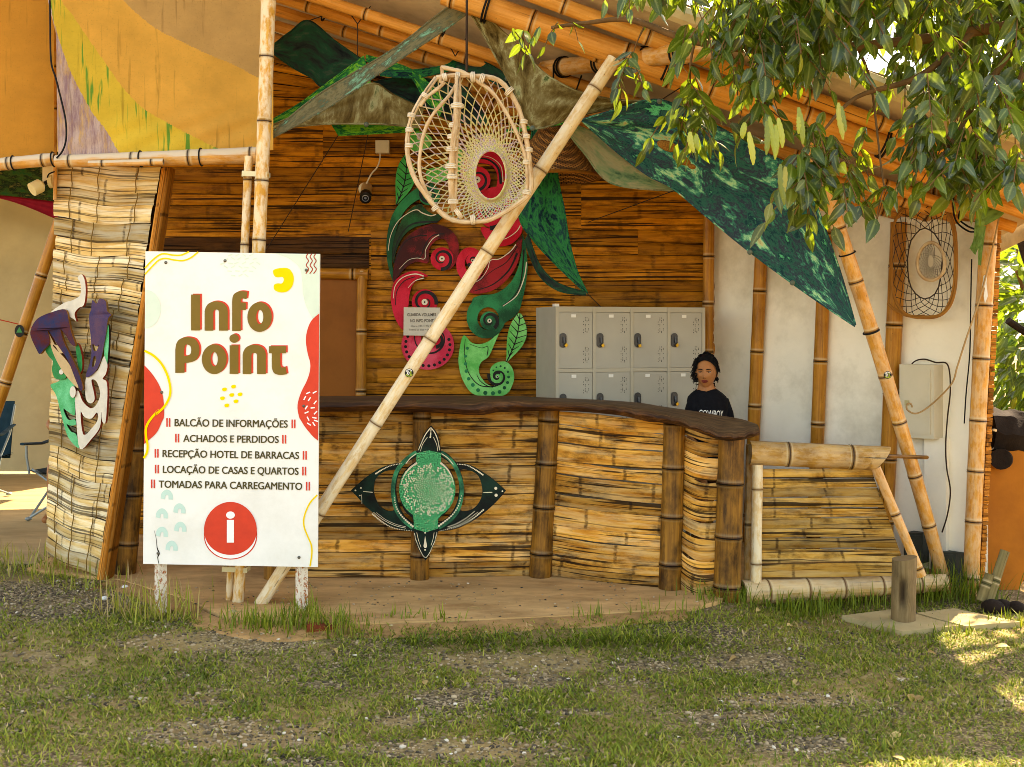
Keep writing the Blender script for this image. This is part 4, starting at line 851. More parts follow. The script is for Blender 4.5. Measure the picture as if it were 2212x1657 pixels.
o = cloth('narrow crimson cloth strip above the beige tarp', 0, [(-150, 418, 11.6), (0, 421, 11.6), (130, 434, 11.6)], [(-150, 420, 11.6), (0, 428, 11.6), (130, 476, 11.6)], seed=17, name='tent_cloth')
M_CRIM = plain('crimson_cloth', '#8a1226', .8, .2)
for ch in o.children: ch.data.materials[0] = M_CRIM
nest = thing('wasp_nest', tuple(W(1420, 345, 6.93)), 'brown papery wasp nest stuck on the long dyed cloth', 'wasp nest')
mb = MB()
def nm_():
    m, t, b = newmat('nest_paper', .9, .1); v = t.n('TexVoronoi', {'Vector': t.ob(), 'Scale': 190.0}); L(t, b, t.ramp(v, [(.15, hx('#4a2c10')), (.5, hx('#94652c'))]), 'Base Color'); L(t, b, t.bump(v, .8, .004), 'Normal'); return m
for x, y, rx, rz in ((1885, 3130 - 3130 + 590, 90, 55),): pass
for px, py, rx, rz, an in ((1442, 316, .070, .032, .35), (1472, 345, .062, .028, .5), (1494, 360, .025, .016, .3)): mb.ball(W(px + 0, py + 0, 6.90), (rx, .018, rz), 16, 8, Matrix.Rotation(an, 3, 'Y'))
mb.build('comb', nm_(), nest)
STR = [((710, 0 + 30), (667, 45), 7.9), ((772, 52), (772, 124), 7.75), ((740, 8), (772, 52), 7.75), ((800, 14), (772, 52), 7.75), ((1008, -10), (1008, 150), 6.55), ((957, 74), (983, 122), 7.7), ((1010, 76), (983, 122), 7.7), ((1120, 40), (1135, 112), 6.9), ((1500, 170), (1428, 216), 6.95)]
for a, b, Y in STR:
    o = thing('string', tuple(W(*b, Y)), 'thin dark string tying a dyed cloth or net up to the rafters', 'string', 'strings under the roof'); mb = MB(); mb.tube([W(*a, Y), W(*b, Y)], .004, 5); mb.build('cord', M_CORD, o)
for a, b, lb in (((730, 293, 7.9), (575, 540, 8.6), 'thin dark guy line running down from the bright green cloth to the mast pole'), ((796, 284, 7.9), (752, 500, 8.9), 'thin dark guy line just left of the security camera'), ((1455, 412, 7.3), (1270, 480, 8.9), 'thin dark guy line from the pale cloth down to the dark wall'), ((1268, 634, 7.9), (1298, 664, 8.4), 'short dark guy line from the hanging green cloth to the lockers')):
    o = thing('guy_line', tuple(W(*b)), lb, 'string'); mb = MB(); mb.tube([W(*a), W(*b)], .0035, 5); mb.build('cord', M_CORD, o)
for px, py, Y in ((1095, 170, 7.65), (1150, 277, 7.2), (1424, 219, 6.9), (1619, 545, 7.12), (1711, 611, 7.08), (791, 269, 7.7)):
    o = thing('cloth_knot', tuple(W(px, py, Y)), 'small round stone knotted into a cloth edge', 'knot', 'knots at the cloth edges'); mb = MB(); mb.ball(W(px, py, Y), .017, 10, 8); mb.build('knot', plain('knot_cloth', '#5f6a5c', .8, .2) if px == 1095 else bpy.data.materials['knot_cloth'], o)
# ------------------------------------------------------------ wicker lampshade
ls = thing('wicker_lampshade', tuple(W(1195, 388, 7.75)), 'brown conical wicker lampshade hanging behind the diagonal pole', 'lampshade')
def wick():
    m, t, b = newmat('wicker', .6, .3); uv = t.uv(); br = t.n('TexBrick', {'Vector': t.map(uv, (14, 14, 1)), 'Scale': 1.0, 'Mortar Size': .035, 'Brick Width': .34, 'Row Height': .14, 'Color1': hx('#d0924a'), 'Color2': hx('#a4682c'), 'Mortar': hx('#1e0e05')})
    f = t.nt.nodes[-1].outputs[1]; L(t, b, br, 'Base Color'); L(t, b, t.bump(t.m('SUBTRACT', 1.0, f), .9, .006), 'Normal'); return m
mb = MB(); rows, uvs = [], []; ctop = W(1195, 268, 7.75); cbot = W(1193, 384, 7.75)
for i in range(15):
    f = i / 14; c = ctop.lerp(cbot, f); r = .075 + (.322 - .075) * f ** .95; rows.append([c + Vector((r * math.cos(a), r * math.sin(a) * .9, -.012 * math.sin(2 * a) * f)) for a in np.linspace(0, 2 * math.pi, 49)]); uvs.append([(a * .2, f * .42) for a in np.linspace(0, 2 * math.pi, 49)])
mb.grid(rows[::-1], uvs[::-1]); mb.grid([[p + (c0 - p) * .03 for p in r] for r, c0 in zip(rows, [ctop.lerp(cbot, i / 14) for i in range(15)])], uvs); mb.build('shade', wick(), ls, sharp=180)
mb = MB(); mb.ring(cbot, (0, 0, 1), .322, .012, 40); mb.build('rim', M_EDGE, ls)
mb = MB(); mb.tube([ctop, roofpt(1195, 140, .05)], .006, 6); mb.build('flex', M_BLACK, ls)

# ------------------------------------------------------------ painted wall carving
cw = thing('wall_carving', tuple(W(985, 860, 8.93)), 'large painted wooden carving of red and green swirling fronds on the dark wall', 'wall carving')
cc = crop(1500, 500, 1081 / 750); CY = 8.93
def art(name, mid, hi, sc=9, th=(.42, .6)):
    m, t, b = newmat(name, .5, .12); p = t.ob(); n = t.noise(p, sc, 4, .6); g = t.noise(p, 170, 2); f = t.ramp(t.m('ADD', t.m('MULTIPLY', n, .8), t.m('MULTIPLY', g, .2)), [(th[0], 0.0), (th[1], 1.0)])
    k = t.attr('mask'); c = t.mix(t.ramp(k, [(.3, 0.0), (.45, 1.0)]), t.mix(f, hx(mid), hx(hi)), hx('#120f0c')); L(t, b, c, 'Base Color'); L(t, b, t.bump(g, .15, .002), 'Normal'); return m
A_RED = art('paint_red', '#c00c24', '#e02a42', 5); A_PINK = art('paint_pink', '#d22c46', '#ea5468', 6); A_MAR = art('paint_maroon', '#421410', '#a82228', 4, (.43, .56)); A_DG = art('paint_dark_green', '#0a4a2a', '#168a52', 4); A_BG = art('paint_brown_green', '#1c3016', '#126a38', 4); A_LG = art('paint_light_green', '#4cbc54', '#84e07e', 6); A_MG = art('paint_mid_green', '#10903c', '#38b45c', 5); A_BLK = plain('paint_black', '#14100d', .4, .1); A_CR = plain('paint_cream', '#e0d6bc', .4, .1)
def cmap(dep): return lambda x, y, d: W(x, y, CY - dep) + Vector((0, d, 0))
def piece(name, loops, mat, dep=.0, th=.028, n=5, parent=None):
    """carved board; painted black rim comes from the outline set 3 mm further back"""
    mb = MB(); mb.poly([[cc(p) for p in cr(l, n, True)] for l in loops], cmap(dep), th); return mb.build(name, mat, parent or cw)
def lines(name, strokes, mat, dep, n=6, parent=None):
    mb = MB()
    for pts, w in strokes:
        a, b = ribbon(cr([cc(p) for p in pts], n), [x * .3745 for x in w] if isinstance(w, (list, tuple)) else w * .3745); mb.poly([a + b[::-1]], cmap(dep + .0025))
    return mb.build(name, mat, parent or cw)
def dots(name, pts, mat, dep, parent=None):
    mb = MB()
    for x, y, r in pts: mb.poly([[cc(p) for p in ell(x, y, r, r, 16)]], cmap(dep + .0035))
    return mb.build(name, mat, parent or cw)
def spiral(cx, cy, r0, r1, a0, turns, n=40):
    return [(cx + (r0 + (r1 - r0) * i / n) * math.cos(R(a0 + 360 * turns * i / n)), cy + (r0 + (r1 - r0) * i / n) * math.sin(R(a0 + 360 * turns * i / n))) for i in range(n + 1)]
def swirl(name, cx, cy, r, mat, dep, a0, turns, eye=True, lw=(5, 22)):
    o = piece(name, [ell(cx, cy, r, r, 24)], mat, dep, .03)
    lines('spiral_line', [(spiral(cx, cy, r * .30, r * .93, a0, turns), list(lw))], A_BLK, dep, 1, o)
    if eye: dots('eye', [(cx, cy, r * .24)], A_CR, dep + .001, o); dots('pupil', [(cx, cy, 5)], A_BLK, dep + .002, o)
    return o
def leafp(tip, base, wid, bend, mat, dep):
    (x0, y0), (x1, y1) = tip, base; L_ = math.hypot(x1 - x0, y1 - y0); ux, uy = (x1 - x0) / L_, (y1 - y0) / L_; nx, ny = -uy, ux
    sp = [(x0 + ux * L_ * t + nx * bend * math.sin(math.pi * t), y0 + uy * L_ * t + ny * bend * math.sin(math.pi * t)) for t in np.linspace(0, 1, 9)]
    ws = [wid * math.sin(math.pi * t ** .8) for t in np.linspace(0, 1, 9)]; Lf = [(p[0] + nx * w, p[1] + ny * w) for p, w in zip(sp, ws)]; Rf = [(p[0] - nx * w, p[1] - ny * w) for p, w in zip(sp, ws)]
    o = piece('leaf', [Lf + Rf[::-1][1:-1]], mat, dep); st = [(sp, [5, 7])]
    for i in range(1, 8):
        for e in (Lf, Rf): st.append(([sp[i], ((sp[i][0] * .5 + e[i][0] * .5) - ux * L_ * .06, (sp[i][1] * .5 + e[i][1] * .5) - uy * L_ * .06), (e[i][0] * .95 + sp[i][0] * .05 - ux * L_ * .11, e[i][1] * .95 + sp[i][1] * .05 - uy * L_ * .11)], [6, 3]))
    lines('veins', st, A_BLK, dep, 3, o); return o
leafp((180, 172), (122, 462), 56, -22, A_MG, .01); leafp((836, 1085), (758, 1368), 54, -18, A_LG, .01)
piece('leaf', [[(300, 260), (400, 230), (490, 120), (500, 200), (480, 280), (380, 330), (310, 330)]], A_LG, .004); piece('leaf', [[(185, 60), (260, 40), (330, 80), (300, 140), (220, 150), (180, 110)]], A_LG, .0)
dots('eye', [(258, 72, 18)], A_CR, .003)
o = piece('stem', [[(250, 360), (330, 330), (300, 400), (220, 450), (170, 500), (135, 570), (105, 680), (98, 790), (112, 912), (88, 860), (70, 780), (66, 680), (80, 580), (110, 500), (170, 420)]], A_DG, .006)
swirl('swirl', 312, 402, 62, A_DG, .012, 200, 1.2)
o = piece('frond', [[(100, 772), (104, 690), (130, 595), (190, 500), (258, 456), (292, 488), (340, 516), (396, 510), (370, 552), (300, 572), (226, 592), (166, 640), (128, 710), (108, 790)]], A_BG, .016)
lines('highlight', [([(76, 726), (90, 640), (130, 560), (190, 510), (240, 490), (272, 508), (320, 524), (352, 516)], [3, 7])], A_CR, .016, 6, o); lines('shading', [([(104, 760), (140, 650), (200, 580), (280, 560), (360, 560)], [4, 12])], A_BLK, .017, 6, o)
o = piece('frond', [[(104, 905), (112, 800), (150, 690), (230, 610), (330, 572), (420, 596), (472, 650), (484, 730), (462, 800), (420, 838), (400, 800), (420, 760), (425, 705), (400, 660), (350, 668), (312, 720), (306, 796), (240, 790), (180, 820), (130, 880)]], A_MAR, .012)
lines('shading', [([(108, 800), (170, 680), (250, 640), (300, 640)], [3, 9]), ([(140, 860), (190, 780), (260, 760), (286, 700), (330, 640), (400, 628)], [3, 7])], A_BLK, .012, 6, o); lines('highlight', [([(140, 832), (190, 782), (240, 768), (286, 772), (292, 720), (330, 660), (370, 634)], [2, 5])], A_CR, .013, 6, o)
swirl('swirl', 386, 772, 66, A_RED, .02, 60, 1.1)
o = piece('crescent', [[(108, 912), (160, 862), (236, 842), (306, 872), (258, 882), (214, 930), (196, 1000), (192, 1046), (168, 1180), (118, 1120), (92, 1010)]], A_RED, .014)
lines('highlight', [([(106, 1000), (116, 930), (160, 880), (230, 860), (280, 872)], [3, 7]), ([(190, 940), (230, 900), (280, 884)], [2, 6])], A_CR, .014, 6, o); lines('shading', [([(118, 1040), (126, 960), (170, 900), (230, 876)], [4, 5])], A_BLK, .014, 6, o)
swirl('swirl', 286, 1022, 74, A_RED, .02, -60, 1.2)
o = piece('crescent', [ell(304, 1272, 152, 140, 26), ell(326, 1232, 60, 52, 14)], A_PINK, .01)
dots('painted_dots', [(304 + 128 * math.cos(a), 1272 + 118 * math.sin(a), 9) for a in np.linspace(-.3, 3.6, 16)], A_BLK, .01, o); lines('spiral_line', [(spiral(326, 1232, 62, 105, -60, .8), [16, 4])], A_BLK, .011, 1, o)
swirl('swirl', 352, 1238, 46, A_RED, .018, 90, 1.0)
o = piece('frond', [[(496, 250), (540, 180), (610, 150), (690, 160), (740, 210), (762, 290), (744, 380), (700, 380), (706, 300), (680, 240), (620, 222), (560, 230), (520, 290), (500, 320)]], A_RED, .008)
lines('shading', [([(520, 250), (580, 200), (650, 200), (710, 250), (726, 340)], [4, 16])], A_BLK, .008, 6, o); lines('highlight', [([(600, 176), (670, 190), (726, 240), (738, 330)], [2, 6])], A_CR, .009, 6, o)
swirl('swirl', 590, 316, 76, A_RED, .018, 130, 1.15)
o = piece('crescent', [ell(694, 478, 114, 120, 24)], A_RED, .012); lines('spiral_line', [(spiral(672, 508, 30, 88, 60, 1.1), [8, 26])], A_BLK, .012, 1, o); swirl('swirl', 668, 512, 34, A_RED, .022, 30, .8)
o = piece('crescent', [[(610, 590), (690, 600), (780, 560), (836, 540), (850, 590), (836, 640), (780, 690), (700, 700), (640, 660)]], A_RED, .006)
lines('highlight', [([(660, 650), (740, 660), (810, 620), (838, 580)], [2, 6])], A_CR, .006, 6, o)
o = piece('frond', [[(848, 640), (838, 740), (806, 830), (744, 910), (660, 962), (560, 972), (520, 930), (490, 880), (520, 880), (570, 900), (620, 868), (664, 776), (720, 770), (790, 712)]], A_MAR, .016)
lines('highlight', [([(560, 916), (610, 888), (650, 830), (666, 782), (720, 772), (780, 730), (812, 690)], [2, 6])], A_CR, .016, 6, o); lines('shading', [([(566, 960), (680, 920), (770, 840), (820, 740)], [3, 12]), ([(600, 900), (680, 840), (760, 790), (820, 700)], [2, 6])], A_BLK, .016, 6, o)
o = piece('crescent', [ell(548, 806, 80, 100, 22), ell(560, 800, 42, 54, 14)], A_RED, .020); swirl('swirl', 562, 782, 36, A_RED, .024, 180, .9)
o = piece('stem', [[(850, 630), (868, 700), (880, 800), (872, 900), (850, 1010), (820, 1090), (740, 1150), (700, 1200), (650, 1330), (660, 1260), (690, 1190), (716, 1110), (700, 1060), (640, 1030), (590, 1050), (560, 1010), (600, 985), (700, 970), (780, 910), (826, 820), (846, 720)]], A_DG, .010)
lines('highlight', [([(590, 1068), (640, 1030), (690, 1034), (716, 1054), (760, 1030), (820, 980), (860, 880), (874, 790)], [2, 7])], A_CR, .010, 6, o); lines('shading', [([(720, 1050), (780, 1010), (830, 940), (850, 840), (858, 720)], [3, 9])], A_BLK, .010, 6, o)
o = piece('crescent', [ell(640, 1108, 112, 124, 26), ell(652, 1118, 62, 66, 16)], A_DG, .016); swirl('swirl', 660, 1130, 54, A_DG, .022, 20, 1.1)
o = piece('crescent', [[(512, 1214), (560, 1258), (620, 1262), (680, 1230), (728, 1170), (690, 1260), (655, 1336), (610, 1372), (600, 1430), (640, 1490), (690, 1510), (670, 1470), (664, 1410), (700, 1372), (760, 1368), (798, 1420), (796, 1490), (742, 1560), (580, 1558), (510, 1480), (482, 1380), (488, 1290)]], A_LG, .012)
lines('shading', [([(520, 1235), (516, 1330), (540, 1430), (600, 1500), (680, 1512)], [3, 6]), ([(540, 1262), (610, 1286), (650, 1280), (646, 1330)], [2, 5]), ([(586, 1440), (610, 1480), (660, 1510), (710, 1502)], [3, 7])], A_BLK, .012, 6, o)
dots('painted_dots', [(532, 1288, 9), (522, 1334, 9), (522, 1378, 10), (526, 1420, 10), (540, 1464, 10), (564, 1500, 11), (594, 1530, 11), (636, 1546, 12), (680, 1548, 12), (718, 1540, 11), (746, 1516, 10), (764, 1486, 9), (770, 1454, 8), (766, 1424, 7), (748, 1402, 6), (724, 1392, 6), (700, 1398, 5), (682, 1416, 5)], A_DG, .012, o)
lines('spiral_line', [(spiral(706, 1452, 34, 52, -70, .75), [8, 18])], A_BLK, .013, 1, o); swirl('swirl', 706, 1452, 30, A_LG, .02, 20, .8)
# ------------------------------------------------------------ paper notice, camera, box
nt_ = thing('paper_notice', tuple(W(910, 725, 8.85)), 'small printed paper notice fixed over the red carving', 'notice')
mb = MB(); nq = [cc(p) for p in ((166, 1052), (376, 1054), (374, 1217), (164, 1214))]; nmap = lambda dep: (lambda x, y, d: W(x, y, 8.86 - dep) + Vector((0, d, 0)))
mb.poly([nq], nmap(0), .004); pr = mb.build('sheet', plain('paper', '#cfc8b4', .6, .06), nt_)
mb = MB()
for s, x0, x1, y, h, bo in (('GUARDA VOLUMES', 186, 352, 1103, 17, .02), ('NO INFO POINT', 203, 338, 1138, 17, .02), ('Diária 24h = R$ 30', 207, 330, 1165, 10, .0), ('Todos os dias = R$ 50', 194, 340, 1186, 10, .0)):
    text_into(mb, s, cc((x0, y)), cc((x1, y)), h * .3745, nmap(.002), bo)
mb.build('print', plain('ink', '#5c5042', .5, .1), pr)
c5 = crop(1050, 0, 1.657)
jb = thing('junction_box', tuple(W(826, 318, 8.93)), 'small white square junction box on the dark wall above the camera', 'junction box')
mb = MB(); mb.box(W(826.5, 318.5, 8.93), (.108, .07, .10)); M_BOX = plain('box_plastic', '#d6c9a8', .5, .06); mb.build('case', M_BOX, jb); mb = MB(); mb.box(W(827, 319, 8.892), (.09, .006, .082)); mb.build('lid', M_BOX, jb)
mb = MB(); mb.tube(cr3([W(*c5(p), 8.9) for p in ((780, 1018), (778, 1060), (760, 1110), (725, 1150), (700, 1195), (686, 1228))], 6), .006, 6); mb.build('wire', M_WHITEWIRE, jb)
cv = thing('security_camera', tuple(W(789, 417, 8.9)), 'small bullet security camera mounted on the dark wall', 'camera')
mb = MB(); mb.ball(W(786, 408, 8.96), (.045, .03, .05), 16, 8); mb.build('base', M_BOX, cv); a = W(792, 405, 8.95); b = W(789, 428, 8.72)
mb = MB(); mb.tube([a, a.lerp(b, .7)], .044, 18); mb.build('body', plain('camera_tan', '#b58f5a', .45, .08), cv)
mb = MB(); mb.tube([a.lerp(b, .7), b, b + (b - a) * .02, b + (b - a) * .0], [.046, .046, .036, .02], 18); hd = mb.build('front', M_BLK, cv)
mb = MB(); d = (b - a).normalized(); mb.ring(b + d * .007, d, .024, .0035, 20); mb.ball(b + d * .004, .010, 10, 8); mb.build('lens', plain('lens_ring', '#8d95a4', .25, .05, metal=.4), cv)

# ------------------------------------------------------------ lockers
lk0 = Vector(((1200 - CX) / FL * 8.1, 8.1, .1)); ang = R(17); LW, LH, LD = 1.18, 1.792, .45
ux, uy = Vector((math.cos(ang), math.sin(ang), 0)), Vector((-math.sin(ang), math.cos(ang), 0))
lk = thing('locker_cabinet', tuple(lk0), 'grey steel locker cabinet with four columns of padlocked doors', 'lockers')
LP = lambda u, z, d=0.0: lk0 + ux * u + uy * d + Vector((0, 0, z))        # d behind the front
def lbox(mb, u0, u1, z0, z1, d0, d1): mb.hexa([LP(u0, z0, d0), LP(u1, z0, d0), LP(u1, z1, d0), LP(u0, z1, d0), LP(u0, z0, d1), LP(u1, z0, d1), LP(u1, z1, d1), LP(u0, z1, d1)])
mb = MB(); lbox(mb, 0, LW, 0, LH, .025, LD); mb.build('carcass', M_GREY, lk, sharp=20)
M_FR = plain('locker_frame', '#a9a08a', .4, .04, 5, .04, spec=.5)
mb = MB(); cwid = LW / 4; st_ = .024
for i in range(5): u = i * cwid; lbox(mb, max(0, u - st_ / 2 if i not in (0, 4) else u - (st_ if i == 4 else 0)), min(LW, u + st_ / 2 if i not in (0, 4) else u + (st_ if i == 0 else 0)), 0, LH, 0, .03)
for r_ in range(5):
    z = .03 + r_ * .4345; 
    for i in range(4): lbox(mb, i * cwid + (st_ if i == 0 else st_ / 2), (i + 1) * cwid - (st_ if i == 3 else st_ / 2), z - .014 if r_ else 0, z + .012 if r_ < 4 else LH, .004, .03)
mb.build('frame', M_FR, lk, sharp=20)
mb = MB(); lbox(mb, -.004, .03, LH, LH + .02, .01, .06); mb.build('cap', M_WHT, lk)
M_LOCK = plain('lock_plastic', '#2c2a2a', .35, .1, spec=.5); M_BRASS = plain('brass', '#b08a34', .3, .15, metal=.9); M_STEEL = plain('shackle_steel', '#b8b8b4', .25, .1, metal=.9)
holes = []
for k in range(2): holes += [(x, y) for x, y in ((0, 0), (1, 0), (2, 0), (3, 0))]
random.seed(3); pat = [(cx_, r_) for r_ in range(13) for cx_ in range(4) if random.random() < .5]; names = ['a', 'b']
proto = None
for row in range(4):
    for col in range(4):
        z0 = .03 + (3 - row) * .4345 + .014; u0 = col * cwid + (st_ if col == 0 else st_ / 2) + .003; u1 = (col + 1) * cwid - (st_ if col == 3 else st_ / 2) - .003; z1 = z0 + .4345 - .032
        dr = bpy.data.objects.new('door', None); 
        mb = MB(); lbox(mb, u0, u1, z0, z1, .006, .028); dr = mb.build('door', M_GREY, lk, sharp=20); bpy.data.objects.remove(bpy.data.objects['door']) if 'door' in bpy.data.objects and bpy.data.objects['door'].type == 'EMPTY' and False else None
        if row > 1: continue
        w_, h_ = u1 - u0, z1 - z0; mb = MB()
        for blk in (.63, .10):
            for cx_, r_ in pat:
                u = u0 + w_ * .73 + cx_ * .0135; z = z0 + h_ * blk + r_ * .0098; mb.hexa([LP(u, z, .0052), LP(u + .0042, z, .0052), LP(u + .0042, z + .0066, .0052), LP(u, z + .0066, .0052)] + [LP(u, z, .006), LP(u + .0042, z, .006), LP(u + .0042, z + .0066, .006), LP(u, z + .0066, .006)])
        mb.build('vent_holes', M_GREYD, dr)
        uc, zc = u0 + w_ * .115, z0 + h_ * .50; mb = MB(); hw, hh = .025, .053
        lp_ = [(hw * math.cos(a), (hh - hw) + hw * math.sin(a)) for a in np.linspace(0, math.pi, 12)] + [(hw * math.cos(a), -(hh - hw) + hw * math.sin(a)) for a in np.linspace(math.pi, 2 * math.pi, 12)]
        mb.poly([[(x, -y) for x, y in lp_]], lambda x, y, d: LP(uc + x, zc - y, -.003 + d), .008); mb.tube([LP(uc + .006, zc + .02, -.004), LP(uc + .006, zc - .02, -.012)], [.013, .009], 10); mb.build('lock_plate', M_LOCK, dr)
        an = random.uniform(-.6, .9); Mx = lambda x, z: LP(uc + .004 + x * math.cos(an) - z * math.sin(an), zc - .024 + x * math.sin(an) + z * math.cos(an), 0)
        if not (row == 1 and col == 0):
            mb = MB(); p = []
            for d in (-.022, -.010): p += [Mx(x, z) + uy * d for x, z in ((-.011, -.026), (.011, -.026), (.011, -.006), (-.011, -.006))]
            mb.hexa(p); pl = mb.build('padlock', M_BRASS, dr)
        mb = MB(); ul = u0 + w_ * (.33 + .05 * random.random()); zl = z1 - .036; lbox(mb, ul, ul + .036, zl, zl + .022, .002, .005); lab = mb.build('name_label', plain('label_paper', '#e0dccf', .5, .03) if 'label_paper' not in bpy.data.materials else bpy.data.materials['label_paper'], dr)

# ------------------------------------------------------------ eye ornament on the counter
ce = crop(1380, 1650, 1789 / 680); EY = 7.27
eo = thing('eye_ornament', tuple(W(925, 1210, EY)), 'green and black painted wooden eye ornament with four points on the counter front', 'ornament')
def emap(dep): return lambda x, y, d: W(x, y, EY - dep) + Vector((0, d, 0))
outl = [(905, 138)] + cr([(905, 138), (960, 210), (990, 290), (1008, 405)], 5)[1:] + cr([(1008, 405), (1080, 440), (1150, 510), (1185, 535)], 4)[1:] + cr([(1185, 535), (1290, 550), (1400, 600), (1550, 700), (1693, 825)], 5)[1:] + cr([(1693, 825), (1600, 935), (1480, 1045), (1350, 1140), (1200, 1215), (1080, 1245), (978, 1252)], 5)[1:] + cr([(978, 1252), (965, 1310), (935, 1400), (890, 1490), (850, 1560)], 4)[1:] + cr([(850, 1560), (800, 1495), (755, 1400), (728, 1300), (722, 1252)], 4)[1:] + cr([(722, 1252), (600, 1240), (450, 1180), (320, 1080), (200, 970), (120, 880), (62, 822)], 5)[1:] + cr([(62, 822), (200, 700), (350, 600), (480, 550), (590, 532)], 5)[1:] + cr([(590, 532), (640, 480), (700, 430), (762, 405)], 4)[1:] + cr([(762, 405), (780, 340), (805, 280), (850, 200), (905, 138)], 4)[1:-1]
hl = cr([(330, 690), (420, 622), (545, 608), (512, 680), (492, 800), (500, 950), (516, 1030), (450, 1040), (380, 1000), (330, 930), (303, 840), (306, 760)], 3, True); hr = cr([(1215, 610), (1310, 612), (1400, 665), (1440, 780), (1440, 880), (1390, 980), (1310, 1035), (1215, 1035), (1240, 930), (1250, 820), (1238, 700)], 3, True)
kl = [(750, 472)] + cr([(750, 472), (650, 530), (575, 620), (542, 740), (540, 860), (570, 990), (630, 1100), (722, 1172)], 3)[1:] + cr([(722, 1172), (705, 1112), (625, 1035), (578, 900), (570, 780), (600, 660), (680, 560), (750, 520)], 3)[1:]; kr = [(1012, 472)] + cr([(1012, 472), (1100, 530), (1168, 620), (1198, 750), (1194, 880), (1150, 1010), (1080, 1110), (980, 1172)], 3)[1:] + cr([(980, 1172), (990, 1118), (1080, 1040), (1142, 920), (1160, 800), (1138, 680), (1080, 580), (1012, 525)], 3)[1:]
mb = MB(); mb.poly([[ce(p) for p in q] for q in (outl, hl, hr, kl, kr)], emap(0), .022); bd = mb.build('board', art('paint_black_green', '#080f0c', '#0a2c20', 5), eo)
def edisc():
    m, t, b = newmat('paint_speckled_green', .5, .15); p = t.ob(); n = t.noise(p, 120, 3, .7); n2 = t.noise(p, 7, 3); v = t.n('TexVoronoi', {'Vector': p, 'Scale': 75.0})
    c = t.ramp(n, [(.38, hx('#08402a')), (.5, hx('#188a50')), (.62, hx('#4cc884'))]); c = t.mix(t.m('MULTIPLY', t.ramp(v, [(.16, 1.0), (.24, 0.0)]), t.ramp(n2, [(.42, 0.0), (.52, 1.0)])), c, hx('#c9b284')); L(t, b, c, 'Base Color'); return m
M_ED = edisc(); mb = MB(); mb.poly([[ce(p) for p in ([(752, 430), (880, 400), (1010, 430), (1010, 540)] + ell(866, 815, 296, 306, 34, -58, 60)[1:] + [(975, 1130), (975, 1225), (850, 1262), (725, 1225), (722, 1130)] + ell(866, 815, 296, 306, 34, 120, 238)[:-1] + [(752, 540)])]], emap(.003), .002); mb.build('disc', M_ED, bd)
rg = art('paint_ring_green', '#0f4a34', '#2a8a5c', 12); mb = MB()
for pts in ([(752, 420), (640, 500), (545, 620), (508, 760), (508, 880), (540, 1020), (610, 1130), (715, 1215)], [(1010, 420), (1110, 500), (1185, 620), (1225, 760), (1225, 880), (1190, 1020), (1110, 1130), (985, 1215)]): a, b = ribbon(cr([ce(p) for p in pts], 6), 9); mb.poly([a + b[::-1]], emap(.0025))
mb.build('ring', rg, bd)
mb = MB()
def dl(pts, n, r0, r1):
    P = cr([ce(p) for p in pts], 30); d = [0]
    for a, b in zip(P, P[1:]): d.append(d[-1] + math.dist(a, b))
    for i in range(n):
        s = d[-1] * i / (n - 1); x = float(np.interp(s, d, [p[0] for p in P])); y = float(np.interp(s, d, [p[1] for p in P])); r = (r0 + (r1 - r0) * i / (n - 1)) * .2052; mb.poly([ell(x, y, r, r, 10)], emap(.0052))
dl([(905, 165), (945, 215), (978, 300), (995, 395)], 22, 7, 5); dl([(900, 165), (850, 230), (805, 320), (775, 395)], 22, 7, 5); dl([(905, 180), (900, 250)], 6, 5, 8); dl([(590, 540), (480, 562), (390, 605), (325, 645)], 18, 5, 9); dl([(1185, 545), (1290, 560), (1400, 622), (1450, 658)], 18, 5, 9); dl([(290, 1072), (400, 1160), (520, 1220), (700, 1248)], 26, 9, 4); dl([(1455, 1028), (1330, 1130), (1180, 1205), (1000, 1248)], 26, 9, 4)
dl([(520, 900), (540, 1000), (600, 1095), (712, 1200)], 16, 6, 12); dl([(1225, 880), (1190, 990), (1120, 1090), (990, 1195)], 16, 6, 12); dl([(750, 538), (680, 590), (620, 670), (590, 760)], 18, 12, 5); dl([(1012, 538), (1070, 590), (1120, 670), (1145, 760)], 18, 12, 5); dl([(730, 1275), (760, 1380), (845, 1528), (935, 1380), (965, 1270)], 46, 5, 5); dl([(195, 832), (285, 842)], 9, 4, 6); dl([(1455, 845), (1545, 842)], 9, 4, 6)
for k in range(540):
    rr = 7 + 11.2 * math.sqrt(k); a = k * 2.39996; x, y = 875 + rr * math.cos(a), 815 + rr * math.sin(a) * 1.02
    if rr > 120: x += random.uniform(-5, 5); y += random.uniform(-5, 5)
    if rr < 265 and (rr < 120 or random.random() < .62): r = (4 + rr * .02) * .2052; q = ce((x, y)); mb.poly([ell(q[0], q[1], r, r, 7)], emap(.0055))
for x, y, r in ((110, 822, 9), (168, 796, 8), (157, 876, 7), (1587, 800, 16), (1590, 873, 17), (1657, 830, 9), (843, 1268, 9), (897, 262, 9), (843, 1448, 9)): q = ce((x, y)); mb.poly([ell(q[0], q[1], r * .2052, r * .2052, 12)], emap(.005))
